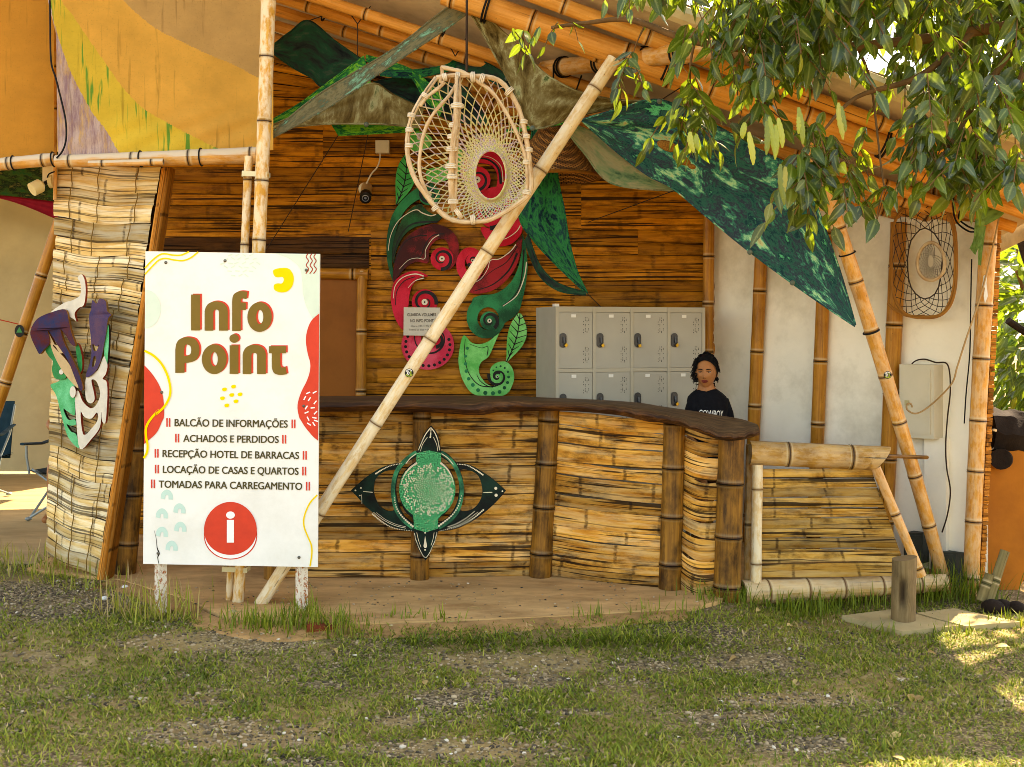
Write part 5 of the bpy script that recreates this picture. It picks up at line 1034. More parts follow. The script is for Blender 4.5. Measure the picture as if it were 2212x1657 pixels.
for pts, w_ in (([(795, 410), (815, 340), (868, 260)], 5), ([(975, 408), (965, 340), (930, 260)], 5), ([(300, 1052), (400, 1130), (520, 1190), (640, 1220)], 5), ([(330, 1056), (430, 1130), (540, 1180), (640, 1205)], 4), ([(1365, 1040), (1280, 1110), (1180, 1170), (1080, 1205)], 5), ([(1400, 1048), (1300, 1125), (1200, 1185), (1080, 1222)], 4), ([(750, 435), (690, 480), (640, 540)], 8), ([(1015, 435), (1080, 480), (1140, 550)], 8), ([(755, 1265), (775, 1350), (800, 1420)], 5), ([(938, 1265), (925, 1340), (905, 1400)], 5), ([(175, 865), (178, 965)], 4)): a, b = ribbon(cr([ce(p) for p in pts], 5), w_ * .2052); mb.poly([a + b[::-1]], emap(.0055))
mb.poly([[ce(p) for p in [(843, 1300)] + ell(845, 1405, 18, 24, 12, -20, 200)]], emap(.0055))
mb.build('painted_dots', plain('dot_paint', '#dccfae', .45, .06), bd)

# ------------------------------------------------------------ carved mask on the pale screen
cm = crop(0, 900, 1160 / 700); mk = thing('carved_mask', tuple(W(165, 970, 7.5)), 'carved and painted wooden mask of a bird and scrolls hung on the pale screen', 'carving')
def scrY(px, py):  # depth of the screen surface at this point of the picture
    f = max(0, min(1, (px - 105) / 130)); return 7.75 - .33 * f - .03
def mpiece(name, loops, mat, dep, th=.035, n=4):
    mb = MB(); k = .3258
    def mp(x, y, d): return W(x, y, scrY(x, y) - dep) + Vector((0, d, 0))
    mb.poly([[cm(p) for p in cr(l, n, True)] for l in loops], mp, th); return mb.build(name, mat, mk)
def wedge(name, face, edge='#9a6a34', sc=10, hi=None):
    m, t, b = newmat(name, .6, .1); p = t.ob(); n = t.noise(p, sc, 5, .65); g = t.noise(p, 150, 2); c = t.ramp(t.m('ADD', t.m('MULTIPLY', n, .7), t.m('MULTIPLY', g, .3)), [(.38, hx(face)), (.62, hx(hi or face))])
    if hi is None: c = t.ramp(n, [(.3, tuple(x * .75 for x in hx(face)[:3]) + (1,)), (.7, hx(face))])
    L(t, b, t.mix(t.ramp(t.attr('mask'), [(.3, 0.0), (.45, 1.0)]), c, hx(edge)), 'Base Color'); L(t, b, t.bump(g, .3, .003), 'Normal'); return m
WH = wedge('mask_cream', '#ded3bc', '#a03a26'); BR = wedge('mask_blue_red', '#152a4e', '#9a6428', 7, '#56201e'); GR = wedge('mask_green', '#2c9a58', '#2a1c14', 8, '#63c48a'); GR2 = wedge('mask_deep_green', '#126a38', '#a03a26', 8, '#1c8a48'); PU = wedge('mask_purple', '#352e54', '#8a6a36', 8, '#5e3e4e'); TAN = wedge('mask_tan', '#c9a878', '#7c4a1c')
mpiece('scroll', [[(334, 1065), (380, 1042), (440, 1010), (490, 1060), (502, 1110), (495, 1180), (494, 1262), (452, 1240), (420, 1220), (450, 1290), (494, 1290), (502, 1325), (462, 1330), (440, 1320), (470, 1370), (505, 1390), (522, 1480), (450, 1405), (404, 1250), (372, 1130)]], GR, .05)
mpiece('scroll', [[(300, 820), (340, 765), (372, 860), (430, 980), (436, 1014), (405, 1026), (362, 1015), (344, 960), (350, 905), (322, 870)], ell(406, 975, 16, 18, 10)], GR2, .07); mpiece('scroll', [[(500, 800), (520, 795), (540, 860), (545, 940), (530, 990), (520, 950)]], GR2, .05)
mpiece('eye', [ell(482, 1108, 20, 38, 16)], WH, .08, .012); mpiece('eye', [ell(406, 975, 15, 17, 14)], WH, .076, .012)
mpiece('scroll', [[(572, 1012), (612, 985), (650, 960), (690, 870), (712, 930), (700, 990), (680, 1020), (706, 1040), (712, 1110), (708, 1210), (698, 1312), (676, 1300), (672, 1240), (662, 1340), (604, 1422), (530, 1486), (506, 1300), (498, 1130), (520, 1102), (548, 1170), (600, 1216), (640, 1190), (664, 1120), (640, 1040), (606, 1030), (622, 1110), (626, 1160), (602, 1184), (572, 1160), (564, 1080)], [(534, 1240), (560, 1275), (606, 1284), (642, 1244), (648, 1290), (612, 1345), (552, 1390)]], WH, .06)
mpiece('wing', [[(604, 560), (612, 500), (640, 522), (660, 490), (700, 506), (710, 570), (738, 596), (716, 622), (702, 720), (672, 880), (640, 962), (592, 1006), (568, 1000), (598, 905), (606, 805), (590, 620)], [(612, 790), (640, 806), (655, 796), (640, 835), (620, 832)], [(620, 875), (638, 880), (628, 930), (610, 940)]], PU, .075); mpiece('wing', [[(716, 660), (722, 760), (706, 960), (694, 900), (690, 780)]], GR, .06)
mpiece('crest', [[(514, 352), (538, 328), (560, 362), (568, 440), (556, 530), (520, 552), (494, 590), (506, 640), (492, 628), (462, 610), (436, 600), (330, 590), (420, 520), (480, 500), (528, 470), (536, 420), (530, 380)]], WH, .06)
mpiece('head', [[(248, 622), (340, 580), (432, 562), (456, 640), (472, 715), (500, 800), (470, 790), (440, 740), (400, 690), (428, 790), (500, 930), (546, 1060), (538, 1100), (510, 1050), (450, 900), (390, 810), (318, 700), (330, 780), (292, 826), (264, 856), (244, 830), (204, 742), (206, 690)]], BR, .10); mpiece('beak', [[(306, 690), (340, 750), (382, 830), (442, 900), (474, 955), (520, 1084), (440, 1004), (392, 932), (352, 850), (328, 770)], [(350, 800), (385, 800), (420, 840), (400, 850)]], TAN, .085)

# ------------------------------------------------------------ hanging nets
dn = thing('hanging_net', tuple(W(1012, 480, 6.5)), 'round hanging net ornament of knotted cord on bent branches, before the carving', 'net ornament')
cd = crop(1600, 230, 1393 / 580); NY = 6.45
BRANCH = bamboo_mat('driftwood', '#d4b488', '#b58c5c', '#86603a', white=.35, rough=.8, blot=.5, node='#5a3c20'); CORDP = plain('pale_cord', '#dccbae', .9, .15, 40); CORDV = tri_mat('dyed_cord', ['#c9b8a2', '#b59ca2', '#d2c194', '#bcb870', '#a09a90'], 3, (1, 1, 1), .0, .9)
def branch(name, pts, r, par, Yf=lambda x, y: NY, mp=cd, mat=None, m=None):
    P = cr3([W(*mp((x, y)), (Yf(x, y) + (pts[i][2] if len(pts[i]) > 2 else 0))) for i, (x, y, *_) in enumerate(pts)], 5); r = tuple(q * .74 for q in r) if isinstance(r, tuple) else r * .74; mb = MB(); mb.rn = random.random()
    rr = [(r[0] + (r[1] - r[0]) * i / (len(P) - 1) if isinstance(r, tuple) else r) for i in range(len(P))]; w_ = wob(random.random(), .002, 60)
    mb.tube(P, [max(.004, q + w_(i * .06)) for i, q in enumerate(rr)], 8); return mb.build(name, mat or BRANCH, par)
HOOP = [(350, 195), (280, 290), (190, 420), (120, 560), (82, 700), (70, 850), (85, 1000), (140, 1160), (230, 1300), (340, 1440), (440, 1530), (560, 1575), (720, 1580), (860, 1560), (1000, 1490), (1140, 1400), (1240, 1310), (1262, 1200), (1245, 1000), (1210, 760), (1150, 520), (1060, 340), (960, 230), (850, 190), (700, 180), (520, 175), (350, 195)]
branch('hoop', [(x, y, 0) for x, y in HOOP], .019, dn); branch('hoop_branch', [(400, 90), (405, 160), (390, 230), (420, 250), (350, 310), (250, 390), (190, 470)], .014, dn); branch('hoop_branch', [(395, 95), (500, 115), (620, 150), (760, 240), (880, 330), (990, 480), (1080, 640), (1160, 820), (1210, 1000), (1220, 1250), (1180, 1350)], (.017, .012), dn); branch('hoop_branch', [(560, 230), (470, 370), (330, 530), (240, 700), (195, 900), (190, 1100), (240, 1260), (330, 1420), (470, 1540)], .014, dn)
branch('spar', [(555, 190, -.02), (545, 300, -.06), (540, 440, -.09), (540, 600, -.10), (515, 780, -.10), (500, 960, -.09), (490, 1160, -.07), (500, 1350, -.04), (520, 1470, 0)], (.021, .025), dn); branch('spar', [(565, 200, -.0), (575, 420, -.03), (560, 640, -.06), (540, 900, -.06), (535, 1200, -.05), (525, 1450, -.01)], .014, dn)
mb = MB(); HP = cr(HOOP, 6); NR, NS = 13, 58; cen = (870, 1130); hole = (150, 235)
def hoop_at(a):
    best = None
    for x, y in HP[::1]:
        d = abs((math.atan2(y - cen[1], x - cen[0]) - a + math.pi) % (2 * math.pi) - math.pi)
        if best is None or d < best[0]: best = (d, x, y)
    return best[1], best[2]
nodes = []
for i in range(NR + 1):
    f = i / NR; ff = 1 - (1 - f) ** 1.45; row = []
    for j in range(NS):
        a = 2 * math.pi * (j + .5 * (i % 2)) / NS - math.pi; hx_, hy_ = hoop_at(a); ix_, iy_ = cen[0] + hole[0] * math.cos(a), cen[1] + hole[1] * math.sin(a); x, y = hx_ + (ix_ - hx_) * ff + random.uniform(-5, 5) * (1 - f), hy_ + (iy_ - hy_) * ff + random.uniform(-5, 5) * (1 - f); row.append(W(*cd((x, y)), NY + .22 * math.sin(f * 2.2) * .8))
    nodes.append(row)
for i in range(NR):
    for j in range(NS):
        q = j + (1 if i % 2 else 0)
        for k in (q % NS, (q - 1) % NS): mb.tube([nodes[i][j], nodes[i + 1][k]], .0036 if i < 5 else .0048, 4, False)
        if i >= 9: mb.tube([nodes[i][j], nodes[i][(j + 1) % NS]], .005, 4, False)
for j in range(NS): mb.tube([nodes[NR][j], nodes[NR][(j + 1) % NS]], .006, 4, False)
mb.build('net', CORDV, dn)
mb = MB()
for x, y, ax_, r in ((700, 190, (1, 0, 0), .03), (790, 210, (1, 0, -.3), .032), (555, 195, (1, 0, 0), .032), (430, 190, (1, 0, .2), .022), (1050, 330, (.7, 0, -.7), .03), (550, 470, (0, 0, 1), .038), (1215, 1010, (.1, 0, 1), .02), (1190, 620, (.1, 0, 1), .02), (90, 700, (0, 0, 1), .022), (85, 850, (0, 0, 1), .022), (110, 560, (.2, 0, 1), .022), (240, 370, (.5, 0, .8), .022), (1240, 890, (.1, 0, 1), .02), (1215, 760, (.1, 0, 1), .02), (520, 655, (0, 0, 1), .03), (505, 765, (0, 0, 1), .03), (500, 885, (0, 0, 1), .032), (490, 1050, (0, 0, 1), .032), (500, 1150, (0, 0, 1), .03), (510, 1390, (0, 0, 1), .03), (560, 1500, (.6, 0, .4), .036), (700, 1560, (1, 0, .1), .028), (340, 1450, (.6, 0, -.8), .022), (1220, 1300, (.2, 0, 1), .026)):
    mb = MB()
    for k in range(3): mb.ring(W(*cd((x, y + 0)), NY - (.08 if 480 < x < 560 and 300 < y < 1450 else 0)) + Vector(ax_) * (.007 * (k - 1)), (ax_[0], .1 * (k - 1), ax_[2]), r * .9, .0045, 12)
    mb.build('wrapping', CORDP, dn)
mb = MB(); mb.tube([W(*cd((640, 200)), NY), W(1008, -40, NY)], .007, 6); mb.build('rope', M_CORD, dn)
c6 = crop(3500, 750, 873 / 596); ON = thing('oval_net', tuple(WW(1994, 690, .12)), 'oblong dark net ornament on a twig frame before the white wall', 'net ornament')
OY = lambda px: wallY(px) - .16
def o6(x, y, d=0.0): px, py = c6((x, y)); return W(px, py, OY(px) - d)
def sup(cx_, cy_, rx, ry, a, e=.62): c, s = math.cos(a), math.sin(a); return (cx_ + rx * math.copysign(abs(c) ** e, c), cy_ + ry * math.copysign(abs(s) ** e, s))
TW = bamboo_mat('twig', '#b8803a', '#96602a', '#6a3e18', rough=.8, node='#3a2210')
for rx, ry, r, k in ((192, 338, .009, 0), (184, 330, .007, 1)):
    mb = MB(); w_ = wob(k + 3, 6, 2.5); mb.rn = .3 * k; P = [o6(*[q + w_(math.cos(a) * 2 + 5 * z) for z, q in enumerate(sup(285, 428, rx, ry, a, .68))]) for a in np.linspace(0, 2 * math.pi, 73)]; P[-1] = P[0]; mb.tube(P, r, 7, False); mb.build('hoop', TW, ON)
mb = MB(); mb.tube(cr3([o6(75, 680), o6(120, 720), o6(200, 756), o6(290, 752)], 5), .009, 6); mb.build('twig', TW, ON)
DK = plain('dark_cord', '#3c3128', .9, .2); mb = MB(); NR2, NS2 = 5, 22; nd2 = []
for i in range(NR2 + 1):
    f = (i / NR2) ** .9; row = []
    for j in range(NS2):
        a = 2 * math.pi * (j + .5 * (i % 2)) / NS2; p, q = sup(285, 428, 186, 332, a, .68), (292 + 103 * math.cos(a), 448 + 208 * math.sin(a)); row.append(o6(p[0] + (q[0] - p[0]) * f + random.uniform(-4, 4), p[1] + (q[1] - p[1]) * f + random.uniform(-4, 4)))
    nd2.append(row)
for i in range(NR2):
    for j in range(NS2):
        q = j + (1 if i % 2 else 0)
        for k in (q % NS2, (q - 1) % NS2): mb.tube([nd2[i][j], nd2[i + 1][k]], .0024, 4, False)
for j in range(NS2): mb.tube([nd2[NR2][j], nd2[NR2][(j + 1) % NS2]], .0045, 5, False)
mb.build('net', DK, ON); mb = MB(); mb.tube([o6(328, 90), WW(1978, 400, .02)], .004, 5); mb.build('cord', M_CORD, ON)
IN = thing('small_ring_net', tuple(WW(2010, 600, .12)), 'small egg-shaped net ring hanging inside the oblong net', 'net ornament'); mb = MB(); eg = lambda a, s=1.0: o6(328 + 80 * s * math.cos(a) * (1 + .12 * math.sin(a)), 434 + 110 * s * math.sin(a), .02)
P = [eg(a) for a in np.linspace(0, 2 * math.pi, 49)]; mb.tube(P, .012, 7, False); mb.build('hoop', BRANCH, IN); mb = MB(); inn = lambda a: o6(326 + 17 * math.cos(a), 434 + 38 * math.sin(a), .02)
for j in range(18):
    for d in (.95, -.95): a = 2 * math.pi * j / 22; mb.tube([eg(a + d * t) + (inn(a + d * t) - eg(a + d * t)) * t ** .8 for t in np.linspace(0, 1, 7)], .0016, 4, False)
mb.build('net', DK, IN); mb = MB(); mb.tube([o6(330, 320, .02), o6(330, 110, .0)], .002, 4); mb.build('thread', M_CORD, IN)
# ------------------------------------------------------------ things on and by the white wall
eb = thing('electric_box', tuple(WW(2005, 940, .06)), 'cream metal electric cabinet with a small lock on the white wall', 'electric box')
tn, nn_ = Vector((.686, -.728, 0)), Vector((-.728, -.686, 0)); c0 = WW(2001, 790, 0); zb, ztp = WW(2001, 944, 0).z, WW(2001, 787, 0).z
M_CAB = plain('cabinet_cream', '#cfc3a6', .42, .06, 4, .05, dirt='#a89a78', dirtamt=.25)
def wbox(mb, u0, u1, z0, z1, d0, d1):
    q = lambda u, z, d: Vector((c0.x, c0.y, 0)) + tn * u + nn_ * d + Vector((0, 0, z)); mb.hexa([q(u0, z0, d1), q(u1, z0, d1), q(u1, z1, d1), q(u0, z1, d1), q(u0, z0, d0), q(u1, z0, d0), q(u1, z1, d0), q(u0, z1, d0)])
mb = MB(); wbox(mb, -.13, .115, zb, ztp, 0, .13); mb.build('case', M_CAB, eb, sharp=20)
mb = MB(); wbox(mb, -.105, .092, zb + .03, ztp - .035, .13, .137); dr = mb.build('door', M_CAB, eb, sharp=20)
mb = MB(); wbox(mb, -.085, -.055, (zb + ztp) / 2 - .03, (zb + ztp) / 2 + .005, .137, .146); mb.build('lock', plain('lock_cream', '#b8a878', .35, .1), dr)
for zz in (ztp - .14, zb + .12): mb = MB(); wbox(mb, .086, .094, zz - .02, zz + .02, .137, .142); mb.build('hinge', M_CAB, dr)
def wire(name, pts, r, mat, label, Yf): 
    o = thing(name, tuple(W(*pts[-1], Yf(*pts[-1]))), label, 'cable'); mb = MB(); mb.tube(cr3([W(x, y, Yf(x, y)) for x, y in pts], 8), r, 6); mb.build('sheath', mat, o); return o
M_TANW = plain('tan_wire', '#a8875a', .7, .2)
wire('cable', [(2172, 395), (2150, 505), (2128, 600), (2108, 668), (2085, 735), (2067, 792), (2054, 830), (2012, 873), (1980, 893), (1960, 886), (1958, 874), (1966, 872), (1970, 880)], .006, M_TANW, 'tan cable looping from the corner post down across the electric cabinet', lambda x, y: 7.22 if x > 2080 else 7.22 + .25 * min(1, (2080 - x) / 60))
wire('cable', [(1952, 846), (1957, 810), (1972, 783), (1995, 776), (2020, 783), (2046, 788), (2052, 840), (2046, 900), (2042, 960), (2044, 1010), (2052, 1060), (2046, 1110), (2034, 1150)], .005, M_CORD, 'dark thin cable around the back of the electric cabinet down the wall', lambda x, y: wallY(x) - (.05 if y < 940 else .09))
wire('cable', [(2098, 560), (2096, 650), (2094, 760), (2086, 850), (2082, 915)], .0045, M_BLACK, 'black cable running down the left side of the corner post', lambda x, y: 7.36)
wire('cable', [(2060, 418), (2058, 450), (2066, 480), (2092, 500), (2110, 498), (2088, 488), (2070, 470), (2080, 440), (2084, 412)], .006, M_BLACK, 'coil of black cable under the wall beam near the corner post', lambda x, y: 7.33)
M_DBOX = plain('dark_box', '#3e4038', .6, .2, dirt='#6a6450')
for px0, px1, y0, y1, d, lb in ((1973, 2014, 1146, 1205, .14, 'dark grey socket box low on the white wall behind the leaning pole'), (2034, 2088, 1186, 1250, .16, 'dark grey box on the ground between leaning pole and corner post')):
    q = [WW(px0, y1, d), WW(px1, y1, d), WW(px1, y0, d), WW(px0, y0, d), WW(px0, y1, 0), WW(px1, y1, 0), WW(px1, y0, 0), WW(px0, y0, 0)]; zm = min(q[0].z, q[1].z); 
    for i in (0, 1, 4, 5): q[i].z = min(zm, .12) if px0 > 2030 else zm
    for i in (2, 3, 6, 7): q[i].z = (q[2].z if i == 2 else q[3].z)
    o = thing('wall_box', tuple(q[0]), lb, 'box'); mb = MB(); mb.hexa(q); mb.build('case', M_DBOX, o, sharp=20)
    mb = MB(); c = (q[0] + q[2]) / 2; f = [c + (p - c) * .84 + nn_ * .006 for p in q[:4]] + [c + (p - c) * .84 for p in q[:4]]; mb.hexa(f); mb.build('lid', M_DBOX, o, sharp=20)
rg_ = thing('rag', tuple(W(2128, 560, 7.2)), 'green cloth rag knotted around the top of the corner post', 'rag'); M_RAG = tri_mat('rag_green', ['#4a6a34', '#6c8f4a', '#86a860', '#3f5c34'], 2, (1, 2, 1), .25, contrast=.2)
def loft(P, Q, n=24, m=8, amp=.012, sd=1):
    a, b = cr3([W(*p) for p in P], 8), cr3([W(*p) for p in Q], 8); a = [a[int(i * (len(a) - 1) / n)] for i in range(n + 1)]; b = [b[int(i * (len(b) - 1) / n)] for i in range(n + 1)]; w1 = wob(sd, amp, 14)
    return [[a[i].lerp(b[i], j / m) + Vector((0, -1, 0)) * (w1(j / m * 1.6 + i * .02)) for i in range(n + 1)] for j in range(m + 1)]
mb = MB(); mb.grid(loft([(2148, 398, 7.2), (2132, 432, 7.2), (2104, 476, 7.2)], [(2176, 425, 7.2), (2168, 462, 7.18), (2128, 487, 7.2)])[::-1]); mb.grid(loft([(2106, 474, 7.2), (2102, 510, 7.2), (2094, 537, 7.2)], [(2128, 482, 7.2), (2116, 528, 7.18), (2106, 552, 7.2)], sd=2)[::-1]); mb.grid(loft([(2122, 490, 7.22), (2112, 530, 7.22), (2112, 572, 7.22)], [(2130, 488, 7.22), (2122, 540, 7.22), (2118, 574, 7.22)], sd=3)[::-1]); mb.build('cloth', M_RAG, rg_, sharp=180)
mb = MB(); mb.ball(W(2116, 482, 7.19), (.03, .02, .022), 12, 8); mb.build('knot', M_RAG, rg_)
o = thing('tape_scrap', tuple(W(2128, 640, 7.22)), 'torn white scrap of paper stuck on the corner post', 'scrap'); mb = MB(); mb.poly([[(2124, 596), (2132, 592), (2130, 612), (2133, 640), (2127, 655), (2124, 640), (2127, 622), (2121, 618)]], lambda x, y, d: W(x, y, 7.225) + Vector((0, d, 0)), .004); mb.build('paper', M_WHT, o)
# ------------------------------------------------------------ right edge: board, log, stumps, bed
q = [G(2129, 1294, 0), G(2182, 1304, 0)]; ob_ = thing('orange_board', (3.5, 7.55, 0), 'orange painted board with a log end poking over it at right edge', 'board'); M_OB = plain('orange_paint', '#a8621c', .7, .15, 4, .2, dirt='#7a4416', dirtamt=.4)
BY = 7.5; mb = MB(); mb.poly([[(2128, 984), (2180, 962), (2290, 962), (2290, 1180), (2222, 1232), (2181, 1305), (2126, 1297)]], lambda x, y, d: W(x, y, BY) + Vector((0, d, 0)), .04); mb.build('panel', M_OB, ob_)
lg = thing('dark_log', tuple(W(2200, 992, 7.4)), 'dark log whose round end shows over the orange board', 'log'); M_LOG = plain('dark_log', '#241a12', .95, .4, 9, .9); mb = MB(); mb.tube([W(2161, 992, 7.36), W(2175, 990, 8.3)], .068, 16); mb.build('wood', M_LOG, lg)
bd_ = thing('dark_timber', tuple(W(2180, 985, 7.8)), 'dark rough timber beam holding the planted bank at right edge', 'timber'); mb = MB(); rows = []; wv = wob(8, .02, 9)
for i in range(9):
    a = 2 * math.pi * i / 8; rows.append([W(2128 + 260 * f, 930 + 22 * f, 7.62) + Vector((0, .18 * math.cos(a), .155 * math.sin(a) + wv(f * 3 + i))) for f in np.linspace(0, 1, 30)])
mb.grid(rows[::-1]); mb.build('wood', M_LOG, bd_)
for (a, b, r, lb) in (((2134, 1282, 6.95), (2170, 1190, 7.0), .030, 'longer mossy cut stick standing slanted by the orange board'), ((2117, 1280, 6.95), (2137, 1240, 6.97), .030, 'shorter mossy cut stub beside the slanted stick')):
    o = thing('cut_stick', tuple(W(*a)), lb, 'stick', 'mossy cut sticks'); mb = MB(); mb.bamboo(W(*a) - Vector((0, 0, .05)), W(*b), r, r * .95, .24, hollow=False); mb.build('wood', bamboo_mat('mossy_stick', '#8a7a50', '#665a36', '#444024', rough=.9, node='#3a3a20') if 'mossy_stick' not in bpy.data.materials else bpy.data.materials['mossy_stick'], o)
o = thing('mossy_rock', tuple(G(2165, 1318, 0)), 'dark weathered piece of wood lying by the orange board', 'rock'); mb = MB(); p = G(2162, 1312, .03)
for i, (dx, dy, r) in enumerate(((0, 0, .07), (.07, .03, .06), (.14, 0, .055))): mb.ball(p + Vector((dx - .05, dy, 0)), (r, r, r * .7), 12, 8, Matrix.Rotation(i, 3, 'Z'))
mb.build('wood', M_LOG, o)
# ------------------------------------------------------------ left: tarp, lamp, boxes, chairs
tpz = thing('beige_tarp', tuple(W(40, 1015, 13)), 'large beige tarpaulin hanging as a wall behind the camping chair', 'tarp'); mb = MB(); rows = []
for i in range(40):
    f = i / 39; row = []
    for j in range(60):
        u = j / 59; x = -500 + 860 * u; y0 = 400 + max(0, x) * .40 if x > 0 else 400; y = y0 + (1018 - y0) * f; d = .05 * math.sin(f * 26 + u * 5 + 1.5 * math.sin(u * 4)) * math.exp(-((f - .12) / .22) ** 2) + .03 * math.sin(u * 18 + f * 3); row.append(W(x, y, 13 - d))
    rows.append(row)
mb.grid(rows[::-1]); mb.build('sheet', M_TARP, tpz, sharp=180)
o = thing('red_string', tuple(W(60, 700, 12.7)), 'thin red string stretched in front of the beige tarp', 'string'); mb = MB(); mb.tube([W(-80, 672, 12.7), W(115, 718, 12.6)], .006, 5); mb.build('cord', plain('red_cord', '#b03a24', .7, .1), o)
M_IVORY = plain('ivory_plastic', '#d8c48e', .4, .08)
lm = thing('lamp_socket', tuple(W(92, 402, 7.66)), 'ivory spotlight socket on a swivel arm at the screen edge', 'lamp'); mb = MB(); mb.tube([W(69, 410, 7.6), W(87, 401, 7.64), W(90, 400, 7.65)], [.046, .046, .03], 16); mb.build('socket', M_IVORY, lm)
mb = MB(); mb.tube([W(88, 401, 7.64), W(103, 393, 7.68)], .014, 8); mb.build('arm', M_BLACK, lm); mb = MB(); mb.tube([W(102, 394, 7.7), W(107, 393, 7.7), W(107, 393, 7.7), W(115, 392, 7.7)], [.018, .022, .045, .045], 14); mb.build('mount', M_IVORY, lm)
o = thing('junction_box', tuple(W(109, 372, 7.68)), 'white junction box behind the screen edge under the left rail', 'junction box'); mb = MB(); mb.box(W(109, 373, 7.72), (.085, .06, .14)); mb.build('case', M_BOX, o); mb = MB(); mb.tube(cr3([W(x, y, 7.66) for x, y in ((102, 384), (106, 376), (118, 371))], 5), .005, 5); mb.build('wire', M_BLACK, o)
M_TEAL = plain('teal_fabric', '#14323c', .8, .2); M_TUBE = plain('grey_tube', '#8a9490', .35, .1, metal=.3)
def camp_chair(cx_, Y, label, rz):
    o = thing('camping_chair', (cx_, Y, .1), label, 'chair', 'folding camping chairs in the tent'); M = Matrix.Rotation(rz, 3, 'Z'); P = lambda x, y, z: Vector((cx_, Y, .1)) + M @ Vector((x, y, z))
    for s in (-1, 1):
        mb = MB(); mb.tube([P(s * .36, -.30, .02), P(s * .30, .12, .42), P(s * .34, .25, .62), P(s * .36, .34, .9)], .011, 8); mb.build('back_leg', M_TUBE, o)
        mb = MB(); mb.tube([P(s * .30, .34, .02), P(-s * .0, .0, .22), P(-s * .30, -.30, .42)], .010, 8); mb.build('cross_leg', M_TUBE, o)
        mb = MB(); mb.tube([P(s * .36, -.32, .02), P(0, -.32, .23), P(-s * .34, -.30, .44)], .010, 8); mb.build('cross_leg', M_TUBE, o)
        mb = MB(); mb.tube([P(s * .36, -.31, .40), P(s * .38, -.32, .55), P(s * .38, -.32, .64)], .011, 8); mb.build('arm_post', M_TUBE, o)
        mb = MB(); mb.tube([P(s * .38, -.38, .66), P(s * .38, -.1, .64), P(s * .36, .30, .70)], .024, 8, flat=.5); mb.build('armrest', M_TEAL, o)
        for y in (-.32, .34): mb = MB(); mb.ball(P(s * (.36 if y < 0 else .30), y, .018), (.03, .03, .018), 10, 6); mb.build('foot', M_TUBE, o)
    rows = [[P(x, y, .43 - .07 * math.cos(x / .36 * 1.5) * math.cos((y) / .33 * 1.3)) for x in np.linspace(-.36, .36, 14)] for y in np.linspace(-.33, .3, 12)]; mb = MB(); mb.grid(rows); mb.grid([[p - Vector((0, 0, .012)) for p in r][::-1] for r in rows]); mb.build('seat', M_TEAL, o)
    rows = [[P(x, .22 + .13 * f + .05 * math.cos(x / .34 * 1.5), .38 + .55 * f) for x in np.linspace(-.35, .35, 12)] for f in np.linspace(0, 1, 10)]; mb = MB(); mb.grid(rows); mb.grid([[p + Vector((0, .012, 0)) for p in r][::-1] for r in rows]); mb.build('backrest', M_TEAL, o)
    mb = MB(); mb.tube([P(.36, -.24, .62), P(.35, -.24, .58), P(.35, -.24, .46), P(.35, -.24, .45)], [.05, .05, .042, .01], 14); mb.build('cup_holder', plain('mesh_fabric', '#3a3430', .8, .3) if 'mesh_fabric' not in bpy.data.materials else bpy.data.materials['mesh_fabric'], o)
    return o
q = W(-78, 900, 10.8); camp_chair(q.x, 10.8, 'teal folding camping chair with cup holder on the tent floor at far left', .1)
q = W(190, 900, 9.9); camp_chair(q.x, 9.9, 'teal folding camping chair almost hidden behind the pale screen', -.2); CH2 = q

